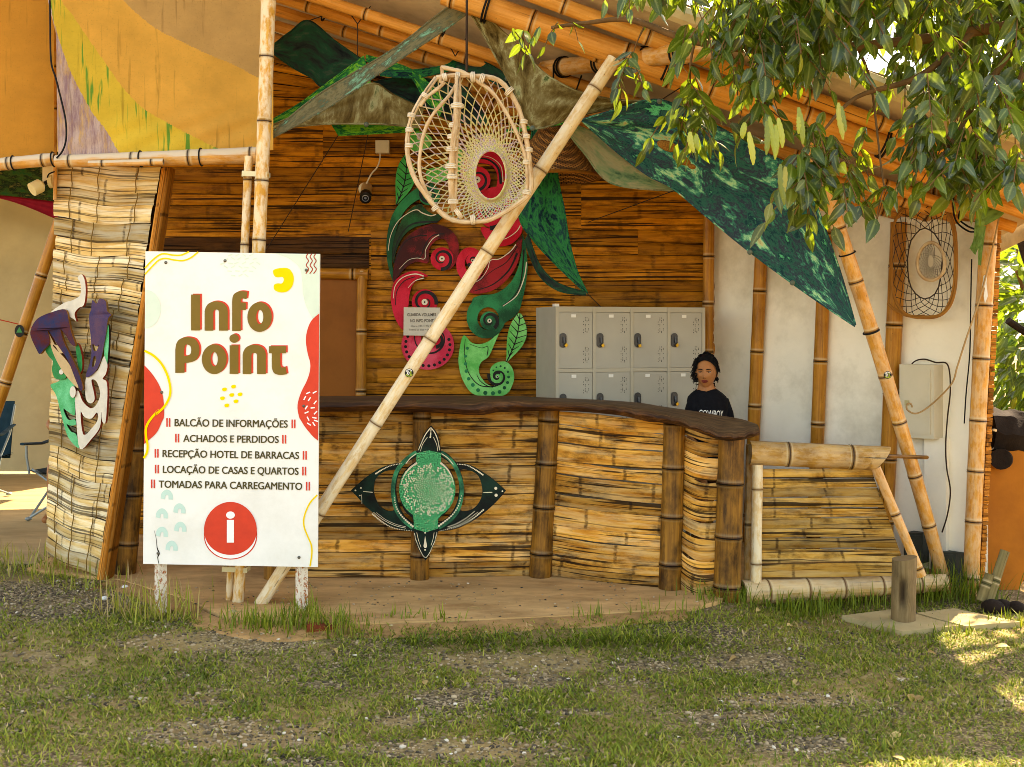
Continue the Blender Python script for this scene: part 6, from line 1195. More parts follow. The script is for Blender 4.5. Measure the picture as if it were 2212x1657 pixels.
# ------------------------------------------------------------ people
def figure(name, root, J, rad, skin, parent):
    """one continuous skinned body. J: joint -> (x,y,z), rad: joint -> radius; edges below"""
    E = [('pelvis', 'belly'), ('belly', 'chest'), ('chest', 'neck0'), ('neck0', 'neck1'), ('neck1', 'skull')]
    for s in 'LR': E += [('chest', 'sh' + s), ('sh' + s, 'el' + s), ('el' + s, 'wr' + s), ('wr' + s, 'palm' + s), ('pelvis', 'hip' + s), ('hip' + s, 'kn' + s), ('kn' + s, 'an' + s), ('an' + s, 'toe' + s)]
    J = dict(J)
    for s in 'LR':
        w_, p_ = Vector(J['wr' + s]), Vector(J['palm' + s]); d = (p_ - w_).normalized(); sd_ = d.cross(Vector((0, 0, 1))).normalized() if abs(d.z) < .9 else Vector((1, 0, 0)); dn_ = Vector((0, 0, -1))
        for i, (o_, l_) in enumerate(((-.03, .062), (-.011, .074), (.009, .08), (.028, .07))):
            b_ = p_ + sd_ * o_ + d * .03; J['f%d0%s' % (i, s)] = b_; J['f%d1%s' % (i, s)] = b_ + d * l_ * .5 + dn_ * .008; J['f%d2%s' % (i, s)] = b_ + d * l_ * .9 + dn_ * .03; E += [('palm' + s, 'f%d0%s' % (i, s)), ('f%d0%s' % (i, s), 'f%d1%s' % (i, s)), ('f%d1%s' % (i, s), 'f%d2%s' % (i, s))]
        J['t0' + s] = p_ + sd_ * .045 * (1 if s == 'L' else -1); J['t1' + s] = J['t0' + s] + d * .05 + sd_ * .02 * (1 if s == 'L' else -1); E += [('palm' + s, 't0' + s), ('t0' + s, 't1' + s)]
    ks = list(J); me = bpy.data.meshes.new(name); off = Vector(parent.location); me.from_pydata([tuple(Vector(root) + Vector(J[k]) - off) for k in ks], [(ks.index(a), ks.index(b)) for a, b in E], [])
    o = bpy.data.objects.new(name, me); S.collection.objects.link(o); o.parent = parent
    sk = o.modifiers.new('skin', 'SKIN'); sk.use_smooth_shade = True
    for i, k in enumerate(ks):
        r = rad.get(k) or (.009 if k[0] == 'f' else .011 if k[0] == 't' and k[1] in '01' else rad.get(k[:-1], .04)); v = me.skin_vertices[0].data[i]; v.radius = (r, r) if not hasattr(r, '__len__') else r; v.use_root = (k == 'pelvis')
    su = o.modifiers.new('sub', 'SUBSURF'); su.levels = su.render_levels = 2
    bpy.context.view_layer.update(); dg_ = bpy.context.evaluated_depsgraph_get(); m2 = bpy.data.meshes.new_from_object(o.evaluated_get(dg_)); o.modifiers.clear(); o.data = m2; m2.materials.clear(); m2.materials.append(skin); return o
RAD = {'pelvis': (.125, .10), 'belly': (.105, .085), 'chest': (.12, .09), 'neck0': .056, 'neck1': .054, 'skull': .06, 'sh': .040, 'el': .038, 'wr': .026, 'palm': .03, 'hip': .075, 'kn': .052, 'an': .036, 'toe': .03}
pr0 = W(1530, 1200, 7.72); PR = Vector((pr0.x, pr0.y, .1))
seat_h = .66
stool = thing('stool', tuple(PR), 'plain wooden stool the woman sits on behind the counter', 'stool'); mb = MB(); mb.tube([PR + Vector((0, .03, .54)), PR + Vector((0, .03, .58))], .16, 24); mb.build('seat', M_STUMP, stool)
for a in (.8, 2.4, 3.9, 5.5): mb = MB(); mb.tube([PR + Vector((.19 * math.cos(a), .03 + .19 * math.sin(a), 0)), PR + Vector((.12 * math.cos(a), .03 + .12 * math.sin(a), .545))], .017, 8); mb.build('leg', M_STUMP, stool)
pe = thing('person', tuple(PR), 'seated woman with dark curly hair in a black t-shirt behind the counter', 'person')
J = {'pelvis': (0, .02, .69), 'belly': (-.005, .015, .88), 'chest': (-.005, .0, 1.07), 'neck0': (-.012, -.005, 1.19), 'neck1': (-.02, -.02, 1.225), 'skull': (-.022, -.022, 1.30),
     'shL': (-.105, -.03, 1.128), 'shR': (.105, .03, 1.118), 'elL': (-.125, -.02, .90), 'elR': (.14, .03, .88), 'wrL': (-.05, -.18, .74), 'wrR': (.08, -.17, .74), 'palmL': (-.02, -.25, .735), 'palmR': (.05, -.24, .735),
     'hipL': (-.09, -.02, .63), 'hipR': (.09, -.02, .63), 'knL': (-.11, -.36, .60), 'knR': (.10, -.36, .60), 'anL': (-.11, -.28, .24), 'anR': (.10, -.28, .24), 'toeL': (-.12, -.40, .20), 'toeR': (.11, -.40, .20)}
figure('body', PR, J, RAD, M_SKIN, pe)
def loftrings(mb, rings, n=24):
    rows = [[c + M @ Vector((rx * math.cos(a), ry * math.sin(a), 0)) for a in np.linspace(0, -2 * math.pi, n + 1)] for c, rx, ry, M in rings]; mb.grid(rows)
I3 = Matrix.Identity(3); M_SHIRT = plain('black_cotton', '#0d0d11', .9, .25, 30, .3); mb = MB(); Zr = Matrix.Rotation(.22, 3, 'Z')
prof = [(z_ + .052, a_, b_) for z_, a_, b_ in [(.60, .165, .13), (.70, .165, .125), (.80, .158, .118), (.90, .160, .118), (.98, .166, .120), (1.04, .168, .114), (1.085, .170, .106), (1.115, .158, .096), (1.14, .128, .084), (1.158, .096, .074), (1.168, .080, .067), (1.166, .073, .060)]]
loftrings(mb, [(PR + Vector((-.008 + .004 * math.sin(z * 30), .004, z)), rx * .86, ry * .95, Zr) for z, rx, ry in prof], 36)
for s, a, b in (('L', J['shL'], J['elL']), ('R', J['shR'], J['elR'])):
    a, b = PR + Vector(a), PR + Vector(b); d = (b - a).normalized(); st = a - d * .005 + Vector((.05 if s == 'L' else -.05, 0, .0))
    mb.tube([st + Vector((0, 0, .0)), a + Vector((.012 if s == 'L' else -.012, 0, .0)), a.lerp(b, .3), a.lerp(b, .62), a.lerp(b, .63)], [.048, .060, .060, .060, .05], 18)
mb.build('t_shirt', M_SHIRT, pe, sharp=70)
txt = MB(); cp = PR + Vector((-.004, .004, 0)) 
def chest(x, y, d):   # wrap flat text round the chest: x along, y down (m)
    a = math.radians(270) + x / .125; z = 1.062 - y; r = Vector((.148 * math.cos(a), .121 * math.sin(a), 0)); return cp + Zr @ r + Vector((0, 0, z))
text_into(txt, 'COWBOY', (-.095, .022), (.055, .030), .046, chest, .01); txt.build('shirt_print', M_WHT, pe)
# head
HC = PR + Vector((-.024, -.040, 1.335)); HR = Matrix.Rotation(-.30, 3, 'Z') @ Matrix.Rotation(.05, 3, 'X')
hc_ = bpy.data.objects.new
def head_surf(th, ph):
    x, y, z = math.sin(th) * math.cos(ph), math.sin(th) * math.sin(ph), math.cos(th); X, Y_, Z = .071 * x, .092 * y, .112 * z
    if Z < .0: k = 1 - .36 * min(1, -Z / .112) ** 1.5; X *= k; Y_ = Y_ * (k * .85 + .15) - .010 * min(1, -Z / .11)
    fr = max(0, -y); g_ = lambda x0, z0, sx, sz: math.exp(-((X - x0) / sx) ** 2 - ((Z - z0) / sz) ** 2) * fr
    nose = math.exp(-(X / .010) ** 2) * fr * (max(0, min(1, (.020 - Z) / .045)) if Z > -.027 else math.exp(-((Z + .027) / .007) ** 2)); Y_ -= .019 * nose + .007 * g_(0, -.024, .016, .009) 
    Y_ += .009 * (g_(.030, .008, .017, .011) + g_(-.030, .008, .017, .011)); Y_ -= .004 * g_(0, .030, .05, .012); Y_ -= .006 * g_(0, -.056, .020, .012) + .007 * g_(0, -.092, .018, .014); Y_ -= .004 * (g_(.040, -.015, .016, .018) + g_(-.040, -.015, .016, .018))
    return Vector((X, Y_, Z))
mb = MB(); rows = []
for i in range(57):
    th = math.pi * i / 56; rows.append([HC + HR @ head_surf(th, -math.pi / 2 + math.pi * 2 * j / 72) for j in range(73)])
mb.grid(rows[::-1]); mb.build('head', M_SKIN, pe, sharp=180)
hp = lambda x, z, dy=0: HC + HR @ (min((head_surf(math.pi * i / 90, -math.pi / 2 + R(j)) for i in range(20, 78, 1) for j in range(-66, 67, 3)), key=lambda q: (q.x - x) ** 2 + (q.z - z) ** 2) + Vector((0, dy, 0)))
M_EYEW = plain('eye_white', '#8c847a', .35, .03); M_IRIS = plain('eye_dark', '#161412', .2, .1); M_HAIR = plain('dark_hair', '#0c0908', .75, .4, 60, .8); M_LIP = plain('lips', '#6a2822', .4, .1); M_BROW = plain('brow', '#1a100a', .8, .2)
for s in (-1, 1):
    c = hp(s * .030, .009, .0050); mb = MB(); mb.ball(c, (.0125, .008, .0052), 14, 8, HR); e = mb.build('eye', M_EYEW, pe); mb = MB(); mb.ball(c + HR @ Vector((-.001, -.0056, .0006)), (.0052, .0035, .0056), 12, 8, HR); mb.build('iris', M_IRIS, e)
    mb = MB(); mb.tube([hp(s * x, z, -.001) for x, z in ((.016, .0125), (.024, .0168), (.032, .0170), (.042, .0115))], .0016, 5); mb.build('eyelid', M_BROW, pe)
    mb = MB(); mb.tube([hp(s * x, z, -.001) for x, z in ((.012, .0225), (.022, .0258), (.034, .0262), (.047, .0205))], [.0030, .0036, .0030, .0012], 6); mb.build('eyebrow', M_BROW, pe)
    c = HC + HR @ Vector((s * .069, .012, -.006)); mb = MB(); mb.ball(c, (.008, .017, .029), 12, 10, HR @ Matrix.Rotation(-s * .35, 3, 'Z')); mb.build('ear', M_SKIN, pe)
mb = MB(); mb.tube([hp(x, z, -.001) for x, z in ((-.024, -.0515), (-.012, -.0495), (-.004, -.0475), (0, -.0487), (.004, -.0475), (.012, -.0495), (.024, -.0515))], [.0014, .0042, .0052, .0046, .0052, .0042, .0014], 7); mb.tube([hp(x, z, -.001) for x, z in ((-.022, -.0535), (-.010, -.0585), (0, -.0600), (.010, -.0585), (.022, -.0535))], [.0012, .0052, .0064, .0052, .0012], 7); mb.build('lips', M_LIP, pe)
mb = MB(); 
for s in (-1, 1): mb.ball(hp(s * .0062, -.0325, .0015), .0026, 8, 6)
mb.build('nostrils', M_BROW, pe)
mb = MB(); rows = []; wn1 = wob(21, .006, 3)
for i in range(34):
    row = []
    for j in range(49):
        ph = -math.pi / 2 + 2 * math.pi * j / 48; fr = max(0, math.cos(ph + math.pi / 2)); tmax = math.pi * (.70 - .43 * (fr ** .5) if fr > 0 else .70); tmax = min(tmax, math.pi * (.70 if math.sin(ph) > -.1 else .58)); th = .001 + tmax * i / 33
        q = head_surf(th, ph); sc_h = 1.06 + .16 * max(0, -math.cos(ph + math.pi / 2)) + .05 * math.sin(th) + .03 * math.sin(ph * 7 + th * 9) * math.sin(th); row.append(HC + HR @ (Vector((q.x * sc_h, (q.y * sc_h if q.y > 0 else q.y * 1.045), q.z * 1.10)) + Vector((0, .004, .004))))
    rows.append(row)
mb.grid(rows[::-1]); hr_ = mb.build('hair', M_HAIR, pe, sharp=180)
mb = MB(); rr = random.Random(4)
for k in range(470):
    side = rr.random(); ph = rr.uniform(-.05, math.pi + .05) if side < .45 else (rr.uniform(2.85, 3.95) if side < .85 else rr.uniform(-.1, .7)); th = rr.uniform(.5, 2.25 if side < .45 else 2.0 if side < .85 else 1.5); th, ph = (rr.uniform(.15, 1.0), rr.uniform(-.6, math.pi + .6)) if k >= 330 else (th, ph); q = head_surf(th, ph); s_ = 1.10 + .12 * max(0, math.sin(ph)); b_ = HC + HR @ (q * s_ + Vector((0, .006, .0))); o_ = (HR @ Vector((q.x, q.y + .02, q.z * .3))).normalized(); 
    a1 = o_.orthogonal().normalized(); a2 = o_.cross(a1); cr_ = rr.uniform(.004, .009); ln = rr.uniform(.006, .012) if k >= 330 else rr.uniform(.008, .032 if q.x < -.03 else .018); tw = rr.uniform(5, 9); p_ = [b_ + o_ * (ln * t) + Vector((0, 0, -.018 * t * t)) + (a1 * math.cos(tw * t + k) + a2 * math.sin(tw * t + k)) * cr_ for t in np.linspace(0, 1, 9)]; mb.tube(p_, [.0034] * 6 + [.003, .002, .001], 4)
mb.build('curls', M_HAIR, pe, sharp=180)
p2 = thing('person', (CH2.x, 9.9, .1), 'person sitting behind the pale screen, only a bare elbow showing', 'person'); X0 = Vector((CH2.x, 9.86, .1)); el = W(99, 918, 9.8) - X0; el.x += .03
J2 = {'pelvis': (0, .1, .50), 'belly': (0, .14, .68), 'chest': (0, .18, .88), 'neck0': (0, .17, 1.02), 'neck1': (0, .15, 1.09), 'skull': (0, .13, 1.2), 'shL': (-.17, .16, .97), 'shR': (.17, .16, .97), 'elL': tuple(el), 'elR': (.25, .1, .72), 'wrL': (-.16, -.17, .74), 'wrR': (.12, -.1, .70), 'palmL': (-.08, -.22, .72), 'palmR': (.06, -.15, .68),
      'hipL': (-.1, .06, .48), 'hipR': (.1, .06, .48), 'knL': (-.14, -.38, .50), 'knR': (.13, -.38, .50), 'anL': (-.14, -.40, .09), 'anR': (.13, -.40, .09), 'toeL': (-.15, -.54, .05), 'toeR': (.14, -.54, .05)}
R2 = dict(RAD); R2['elL'] = .05; R2['skull'] = (.10, .085); figure('body', X0, J2, R2, M_SKIN, p2)
mb = MB(); loftrings(mb, [(X0 + Vector((0, .10 + .1 * (z - .5), z)), rx, ry, I3) for z, rx, ry in ((.42, .17, .13), (.6, .16, .13), (.8, .17, .13), (.95, .17, .11), (1.0, .12, .08), (1.03, .07, .065))], 24); mb.build('shirt', M_CRIM, p2)
# ------------------------------------------------------------ plants
def leaf_mat(name, lo, mid, hi, tr, rough=.32, trf=.4, spots=True):
    m, t, b = newmat(name, rough, .5); r = t.attr('rnd'); k = t.attr('mask'); p = t.ob()
    c = t.ramp(r, [(0, hx(lo)), (.55, hx(mid)), (.93, hx(hi)), (1, hx('#8c7a28'))])
    if spots: c = t.mix(t.m('MULTIPLY', t.ramp(t.noise(p, 160, 2), [(.64, 0.0), (.69, 1.0)]), .5), c, hx('#b0a860'))
    c = t.mix(t.ramp(k, [(.75, 0.0), (1, .55)]), c, hx('#a0a85c')); L(t, b, c, 'Base Color')
    tcol = t.mix(.6, c, hx(tr)); tn_ = t.n('BsdfTranslucent', {'Color': tcol}); mx = t.n('MixShader', {0: trf, 1: b.outputs[0], 2: tn_}); m.node_tree.links.new(mx, m.node_tree.nodes['Material Output'].inputs[0]); return m
M_LEAF = leaf_mat('tree_leaf', '#16260c', '#263f16', '#465f20', '#b4d030', .28, .34); M_BUSH = leaf_mat('bush_leaf', '#24401a', '#3c6422', '#628430', '#a0c034', .35, .4, False)
M_BARK = plain('bark', '#6e5030', .9, .3, 12, .6, aniso=(1, 1, .3))
NSEG = 6; ss = np.linspace(0, 1, NSEG); LT = []
for s in ss:
    w_ = math.sin(math.pi * s ** .82) ** .9 * (1 - .25 * s) if 0 < s < 1 else (.03 if s == 0 else .0)
    for e in (-1, 0, 1): LT.append((e * w_ * .5, s, 0.0, abs(e) * w_, s, 1.0 if e == 0 else 0.0))
LT = np.array(LT); LF = np.array([q for i in range(NSEG - 1) for q in ((i * 3, i * 3 + 1, i * 3 + 4, i * 3 + 3), (i * 3 + 1, i * 3 + 2, i * 3 + 5, i * 3 + 4))])
def leaves(name, P, D, Nn, Ls, Ws, mat, parent, rng, droop=.25, fold=.18):
    """leaf blades at points P along D (unit), facing Nn"""
    n = len(P); D = D / np.linalg.norm(D, axis=1, keepdims=True); Sx = np.cross(D, Nn); Sx /= np.maximum(np.linalg.norm(Sx, axis=1, keepdims=True), 1e-6); N2 = np.cross(Sx, D)
    dr = rng.uniform(.2, 1.6, n)[:, None] * droop; k = len(LT); curl = rng.uniform(-.08, .08, n)[:, None]
    x = LT[None, :, 0] * Ws[:, None]; y = LT[None, :, 1] * Ls[:, None]; z = (LT[None, :, 3] * fold * .5) * Ws[:, None] - dr * LT[None, :, 1] ** 2 * Ls[:, None]; x = x + curl * LT[None, :, 1] ** 2 * Ls[:, None]
    V = P[:, None, :] + Sx[:, None, :] * x[..., None] + D[:, None, :] * y[..., None] + N2[:, None, :] * z[..., None]
    Fq = (LF[None] + (np.arange(n) * k)[:, None, None]).reshape(-1, 4); rnd = np.repeat(rng.random(n), k); msk = np.tile(LT[:, 5], n)
    return npmesh(name, V.reshape(-1, 3), Fq, mat, rnd, parent=parent, mask=msk)
rng = np.random.default_rng(12)
tree = thing('tree', (3.25, 5.7, 0), 'leafy tree with drooping dark leaves and bean pods overhanging the right of the roof', 'tree')
YL = [(1230, -90), (1300, -60), (1400, -25), (1480, 10), (1540, 70), (1580, 110), (1620, 180), (1700, 200), (1760, 180), (1830, 140), (1900, 130), (1960, 165), (2000, 270), (2060, 295), (2130, 305), (2211, 295), (2700, 250)]
TWG = []
def twig(px, py, Y, n, sc=1.0): TWG.append((W(px, py, Y), n, sc))
R6 = random.Random(9)
cnt = 0
while cnt < 430:
    x = R6.uniform(1230, 2330); yl = float(np.interp(x, [p[0] for p in YL], [p[1] for p in YL])); y = R6.uniform(-170, yl)
    if x < 1600 and R6.random() > (.22 + .78 * max(0, (x - 1300) / 300)): continue
    if (1820 < x < 1990 and y > 40 and R6.random() < .96) or (1520 < x < 1650 and y > 85 and R6.random() < .8) or (1690 < x < 1745 and y > 160): continue
    twig(x, y - 62, R6.uniform(5.0, 6.2), R6.choice((7, 9, 9, 11)), R6.uniform(.85, 1.15)); cnt += 1
for _ in range(260): twig(R6.uniform(1500, 2900), R6.uniform(-900, -150), R6.uniform(4.6, 6.6), 9, 1.15)  # unseen twigs beyond the frame, added to filter the sun
for cx_, cy_, rx, ry, n, Y in ((1490, 175, 22, 40, 5, 5.6), (1500, 250, 20, 30, 5, 5.6), (1480, 200, 30, 60, 4, 5.7), (1650, 205, 50, 40, 5, 5.6), (1590, 130, 40, 40, 3, 5.7), (1775, 285, 45, 50, 9, 5.3), (1770, 350, 55, 30, 9, 5.2), (1735, 400, 20, 20, 3, 5.2), (1835, 385, 25, 20, 4, 5.25), (1912, 402, 14, 6, 2, 5.2), (1990, 275, 25, 50, 9, 5.3), (2015, 285, 40, 50, 8, 5.4), (2090, 300, 40, 35, 9, 5.2), (2060, 345, 30, 12, 5, 5.1), (2140, 340, 40, 25, 6, 5.2), (2195, 330, 20, 30, 5, 5.1), (2080, 60, 160, 90, 46, 5.9), (1850, -20, 140, 50, 18, 6.0), (1870, 290, 30, 40, 3, 5.7), (1680, 90, 80, 50, 9, 5.2), (1540, 40, 60, 35, 6, 5.2)):
    for _ in range(n): twig(cx_ + R6.uniform(-rx, rx), cy_ + R6.uniform(-ry, ry), Y + R6.uniform(-.12, .12), R6.choice((5, 7, 7)), R6.uniform(.9, 1.15))
for px, py, n, sc in ((1365, 112, 9, .95), (1352, 125, 7, .9), (1375, 150, 7, .95)): twig(px, py, 5.75, n, sc)
for px, py, n, sc in ((1205, 48, 5, .8), (1165, 58, 5, .85), (1130, 66, 5, .85), (1105, 62, 5, .8), (1236, 48, 3, .7)): twig(px, py, 5.9, n, sc)
P, D, Nn, Ls, Ws = [], [], [], [], []; tb = MB()
for c, n, sc_t in TWG:
    az = R6.uniform(0, 6.283); out = Vector((math.cos(az), math.sin(az), -R6.uniform(.5, 1.6))).normalized(); ln = .028 * n * sc_t; side = out.cross(Vector((0, 0, 1))).normalized(); pth = [c + out * (ln * t) + Vector((0, 0, -.05 * t * t)) for t in np.linspace(0, 1, 5)]; tb.tube(pth, .0028, 4, False)
    for i in range(n):
        f = (i // 2) / ((n - 1) // 2) if i < n - 1 else 1.0; b_ = pth[min(4, int(round(f * 4)))]; s_ = 0 if i == n - 1 else (1 if i % 2 else -1)
        d = (out * (.5 if s_ else 1) + side * s_ * R6.uniform(.5, .9) + Vector((R6.uniform(-.2, .2), R6.uniform(-.2, .2), -R6.uniform(.1, 1.0)))).normalized(); nv = Vector((R6.uniform(-1.2, 1.2), R6.uniform(-1.2, .6), R6.uniform(.1, 1)))
        l_ = R6.uniform(.075, .135) * sc_t; P.append(b_); D.append(d); Nn.append(nv); Ls.append(l_); Ws.append(l_ * R6.uniform(.42, .55))
A_ = lambda q: np.array([tuple(v) for v in q]); leaves('crown', A_(P), A_(D), A_(Nn), np.array(Ls), np.array(Ws), M_LEAF, tree, rng)
tb.build('twigs', M_BARK, tree)
mb = MB(); mb.tube(cr3([(3.3, 5.7, -.1), (3.22, 5.72, 1.2), (3.05, 5.68, 2.6), (2.85, 5.65, 3.5), (2.6, 5.6, 4.4)], 6), [.16 - .003 * i for i in range(25)], 14); mb.build('trunk', M_BARK, tree)
for pts, r in (([(2.9, 5.66, 3.3), W(2150, 60, 5.6), W(1950, 90, 5.6), W(1700, 110, 5.55), W(1500, 90, 5.6), W(1364, 44, 5.8), W(1267, 50, 5.9), W(1190, 60, 5.9)], .032), ([(2.7, 5.62, 3.9), W(2000, -60, 5.5), W(1780, -30, 5.5), W(1640, 40, 5.5), W(1590, 110, 5.6)], .03), ([W(2100, 70, 5.6), W(1985, 165, 5.45), W(1850, 210, 5.4), W(1780, 280, 5.3)], .02), ([W(2200, 90, 5.5), W(2120, 200, 5.4), W(2060, 300, 5.3), W(2030, 340, 5.2)], .018), ([W(1700, 108, 5.55), W(1660, 180, 5.6), W(1650, 240, 5.6)], .012), ([W(1500, 90, 5.6), W(1490, 150, 5.6), W(1495, 230, 5.6)], .008), ([W(1390, 60, 5.75), W(1372, 100, 5.75), W(1362, 140, 5.75)], .005), ([W(1850, 100, 5.6), W(1880, 180, 5.6), W(1905, 380, 5.25), W(1915, 402, 5.2)], .008), ([W(2211, 150, 5.3), W(2160, 280, 5.2), W(2120, 360, 5.15)], .014)):
    q = cr3(pts, 6); mb = MB(); mb.tube(q, [r * (1 - .75 * i / len(q)) for i in range(len(q))], 8); mb.build('branch', M_BARK, tree)
M_POD = leaf_mat('bean_pod', '#6f7a24', '#98a232', '#b8b848', '#c8d040', .4, .3)
for px, y0, y1, Y in ((1653, 262, 335, 4.95), (1664, 252, 330, 4.95), (1672, 270, 345, 4.95), (1683, 255, 320, 4.95), (1688, 355, 443, 4.95), (1692, 360, 425, 4.95), (1727, 232, 312, 4.95), (1722, 245, 290, 4.95), (1814, 222, 302, 4.95), (1820, 230, 285, 4.95), (1620, 285, 357, 4.95), (1604, 265, 300, 4.95), (1505, 290, 325, 4.95), (1493, 285, 330, 4.95)):
    mb = MB(); mb.rn = R6.random(); l_ = 0; n_ = 14; P_ = [W(px + 3.5 * math.sin(i / n_ * 3 + px) + (i / n_) * 3, y0 + (y1 - y0) * i / n_, Y) for i in range(n_ + 1)]; mb.tube(P_, [max(.003, .0145 * math.sin(math.pi * min(1, i / n_ * .96 + .04)) ** .5 * (1 + .12 * math.sin(i * 2.4))) for i in range(n_ + 1)], 8, flat=.5); mb.build('pod', M_POD, tree)
# ---- taller crown added behind the right end of the roof to dapple the sun
tr2 = thing('tree', (5.6, 9.2, 0), 'taller tree added beyond the roof to dapple the sun, seen as foliage in the top right corner', 'tree'); Q = []
for _ in range(26):
    c = np.array([R6.uniform(2.9, 6.0), R6.uniform(7.2, 9.8), R6.uniform(3.7, 6.0)]); Q.append(c + rng.normal(size=(46, 3)) * np.array([.28, .28, .2]))
Q = np.concatenate(Q); Q = Q[Q[:, 2] > 4.667 - .357 * Q[:, 0] - .14 * Q[:, 1] + .3]; l_ = rng.uniform(.12, .18, len(Q)); leaves('crown', Q, rng.normal(size=Q.shape) * .6 + np.array([0, 0, -.7]), rng.normal(size=Q.shape) * .6 + np.array([0, -.4, .7]), l_, l_ * rng.uniform(.36, .46, len(Q)), M_LEAF, tr2, rng)
mb = MB(); mb.tube(cr3([(5.6, 9.2, -.1), (5.5, 9.2, 2), (5.1, 9.0, 3.8), (4.6, 8.8, 5.2)], 6), [.17 - .006 * i for i in range(19)], 12); mb.build('trunk', M_BARK, tr2)
for e in ((3.4, 8.2, 4.9), (3.9, 9.4, 5.4), (5.2, 7.6, 4.6)): mb = MB(); mb.tube(cr3([(5.1, 9.0, 3.8), Vector((5.1, 9.0, 3.8)).lerp(Vector(e), .5) + Vector((0, 0, .2)), e], 5), [.06 - .005 * i for i in range(11)], 8); mb.build('branch', M_BARK, tr2)
# ---- bushes beyond the corner post
def bush(name, c, r, n, lsz, label, mat, trunk=True, grp='bushes beyond the corner post'):
    o = thing(name, c, label, 'bush', grp); P = rng.normal(size=(n, 3)); P /= np.linalg.norm(P, axis=1, keepdims=True); rad = rng.uniform(.45, 1, n)[:, None] ** .6; lump = 1 + .25 * np.sin(P[:, :1] * 7 + c[0]) * np.cos(P[:, 2:] * 6 + c[1]); D = P + rng.normal(size=(n, 3)) * .5 + np.array([0, 0, -.5]); Q = np.array(c) + np.array([0, 0, r[2]]) + P * rad * lump * np.array(r); Q[:, 2] = np.maximum(Q[:, 2], .05)
    l_ = rng.uniform(.7, 1.3, n) * lsz; leaves('foliage', Q, D, rng.normal(size=(n, 3)) * .6 + np.array([0, -.4, .8]), l_, l_ * rng.uniform(.3, .42, n), mat, o, rng)
    for k in range(4):
        mb = MB(); a = k * 1.7; e = Vector(c) + Vector((r[0] * .6 * math.cos(a), r[1] * .6 * math.sin(a), r[2] * 1.5)); mb.tube([Vector(c) + Vector((0, 0, -.05)), Vector(c).lerp(e, .5) + Vector((0, 0, .1)), e], [.05, .035, .012], 7); mb.build('stem', M_BARK, o)
    return o
bush('bush', (4.75, 9.6, .8), (.9, .7, .95), 1100, .17, 'nearer dark green bush seen right of the corner post', M_LEAF); bush('bush', (5.6, 11.2, .5), (1.3, 1.1, 1.5), 1500, .2, 'taller bright green bush behind the nearer one at the right edge', M_BUSH); bush('bush', (7.6, 12.5, .3), (1.8, 1.6, 2.2), 1500, .26, 'wide bush far right beyond the frame edge', M_BUSH); bush('bush', (4.0, 12.6, .3), (1.4, 1.0, 1.7), 1300, .2, 'bush behind the white wall, right of the lockers', M_BUSH)
ba = MB(); wv = wob(31, .04, 3); rows = [[(x, y, max(-.05, (y - 7.75) * .55 if y < 9.2 else .8 + .04 * math.sin(x * 3)) + wv(x * 2 + y * 3)) for x in np.linspace(3.35, 10, 30)] for y in np.linspace(7.7, 14, 24)]; ba.grid(rows); tag(ba.build('soil_bank', plain('leaf_litter_soil', '#4a3620', .95, .45, 16, .9, dirt='#8a6a3a')), kind='structure')
mb = MB(); mb.tube(cr3([(4.35, 9.0, .7), (4.5, 9.0, 1.5), (4.2, 9.1, 2.2), (4.0, 9.1, 2.9)], 6), .06, 9); o = thing('tree', (4.35, 9, .7), 'dark crooked tree stem behind the corner post', 'tree'); mb.build('trunk', M_LOG, o); mb = MB(); mb.tube(cr3([(4.5, 9.0, 1.5), (4.2, 8.95, 1.62), (3.9, 8.9, 1.8)], 6), .03, 8); mb.build('branch', M_LOG, o)
# ---- lawn, gravel, weeds
BARE = [(110, 1290, 190, 50), (470, 1388, 215, 24), (60, 1418, 70, 16), (480, 1592, 200, 40), (250, 1520, 60, 14), (430, 1518, 70, 10), (1080, 1434, 190, 26), (995, 1508, 110, 24), (1130, 1474, 110, 20), (995, 1620, 250, 26), (1628, 1434, 140, 27), (1700, 1514, 150, 20), (1594, 1550, 130, 18), (1740, 1612, 110, 18), (700, 1480, 60, 8), (860, 1560, 60, 10), (640, 1650, 90, 14), (1400, 1440, 80, 12), (1250, 1540, 70, 9)]
def topix(x, y): return CX + x / y * FL, YH + (H - lawn_h(x, y)) / y * FL
def bare(px, py): 
    b = np.zeros_like(px)
    for cx_, cy_, rx, ry in BARE: b = np.maximum(b, 1.25 - ((px - cx_) / rx) ** 2 - ((py - cy_) / ry) ** 2)
    return b
def sn(x, y, s): 
    v = 0
    for i, (a, b_, p) in enumerate(((1.3, .7, .2), (-.8, 1.5, 1.4), (2.1, -1.1, 3.3), (.5, 2.7, 5.1), (3.7, 1.9, .7), (-2.9, 3.3, 2.2))): v = v + np.sin((a * x + b_ * y) * s + p) / (1 + .25 * i)
    return v / 3.2
def edge(px): return np.interp(px, [-400, 60, 240, 330, 470, 720, 1100, 1500, 1560, 1620, 1800, 2000, 2230, 2600], [1185, 1205, 1268, 1308, 1352, 1362, 1350, 1328, 1318, 1308, 1310, 1300, 1330, 1330])
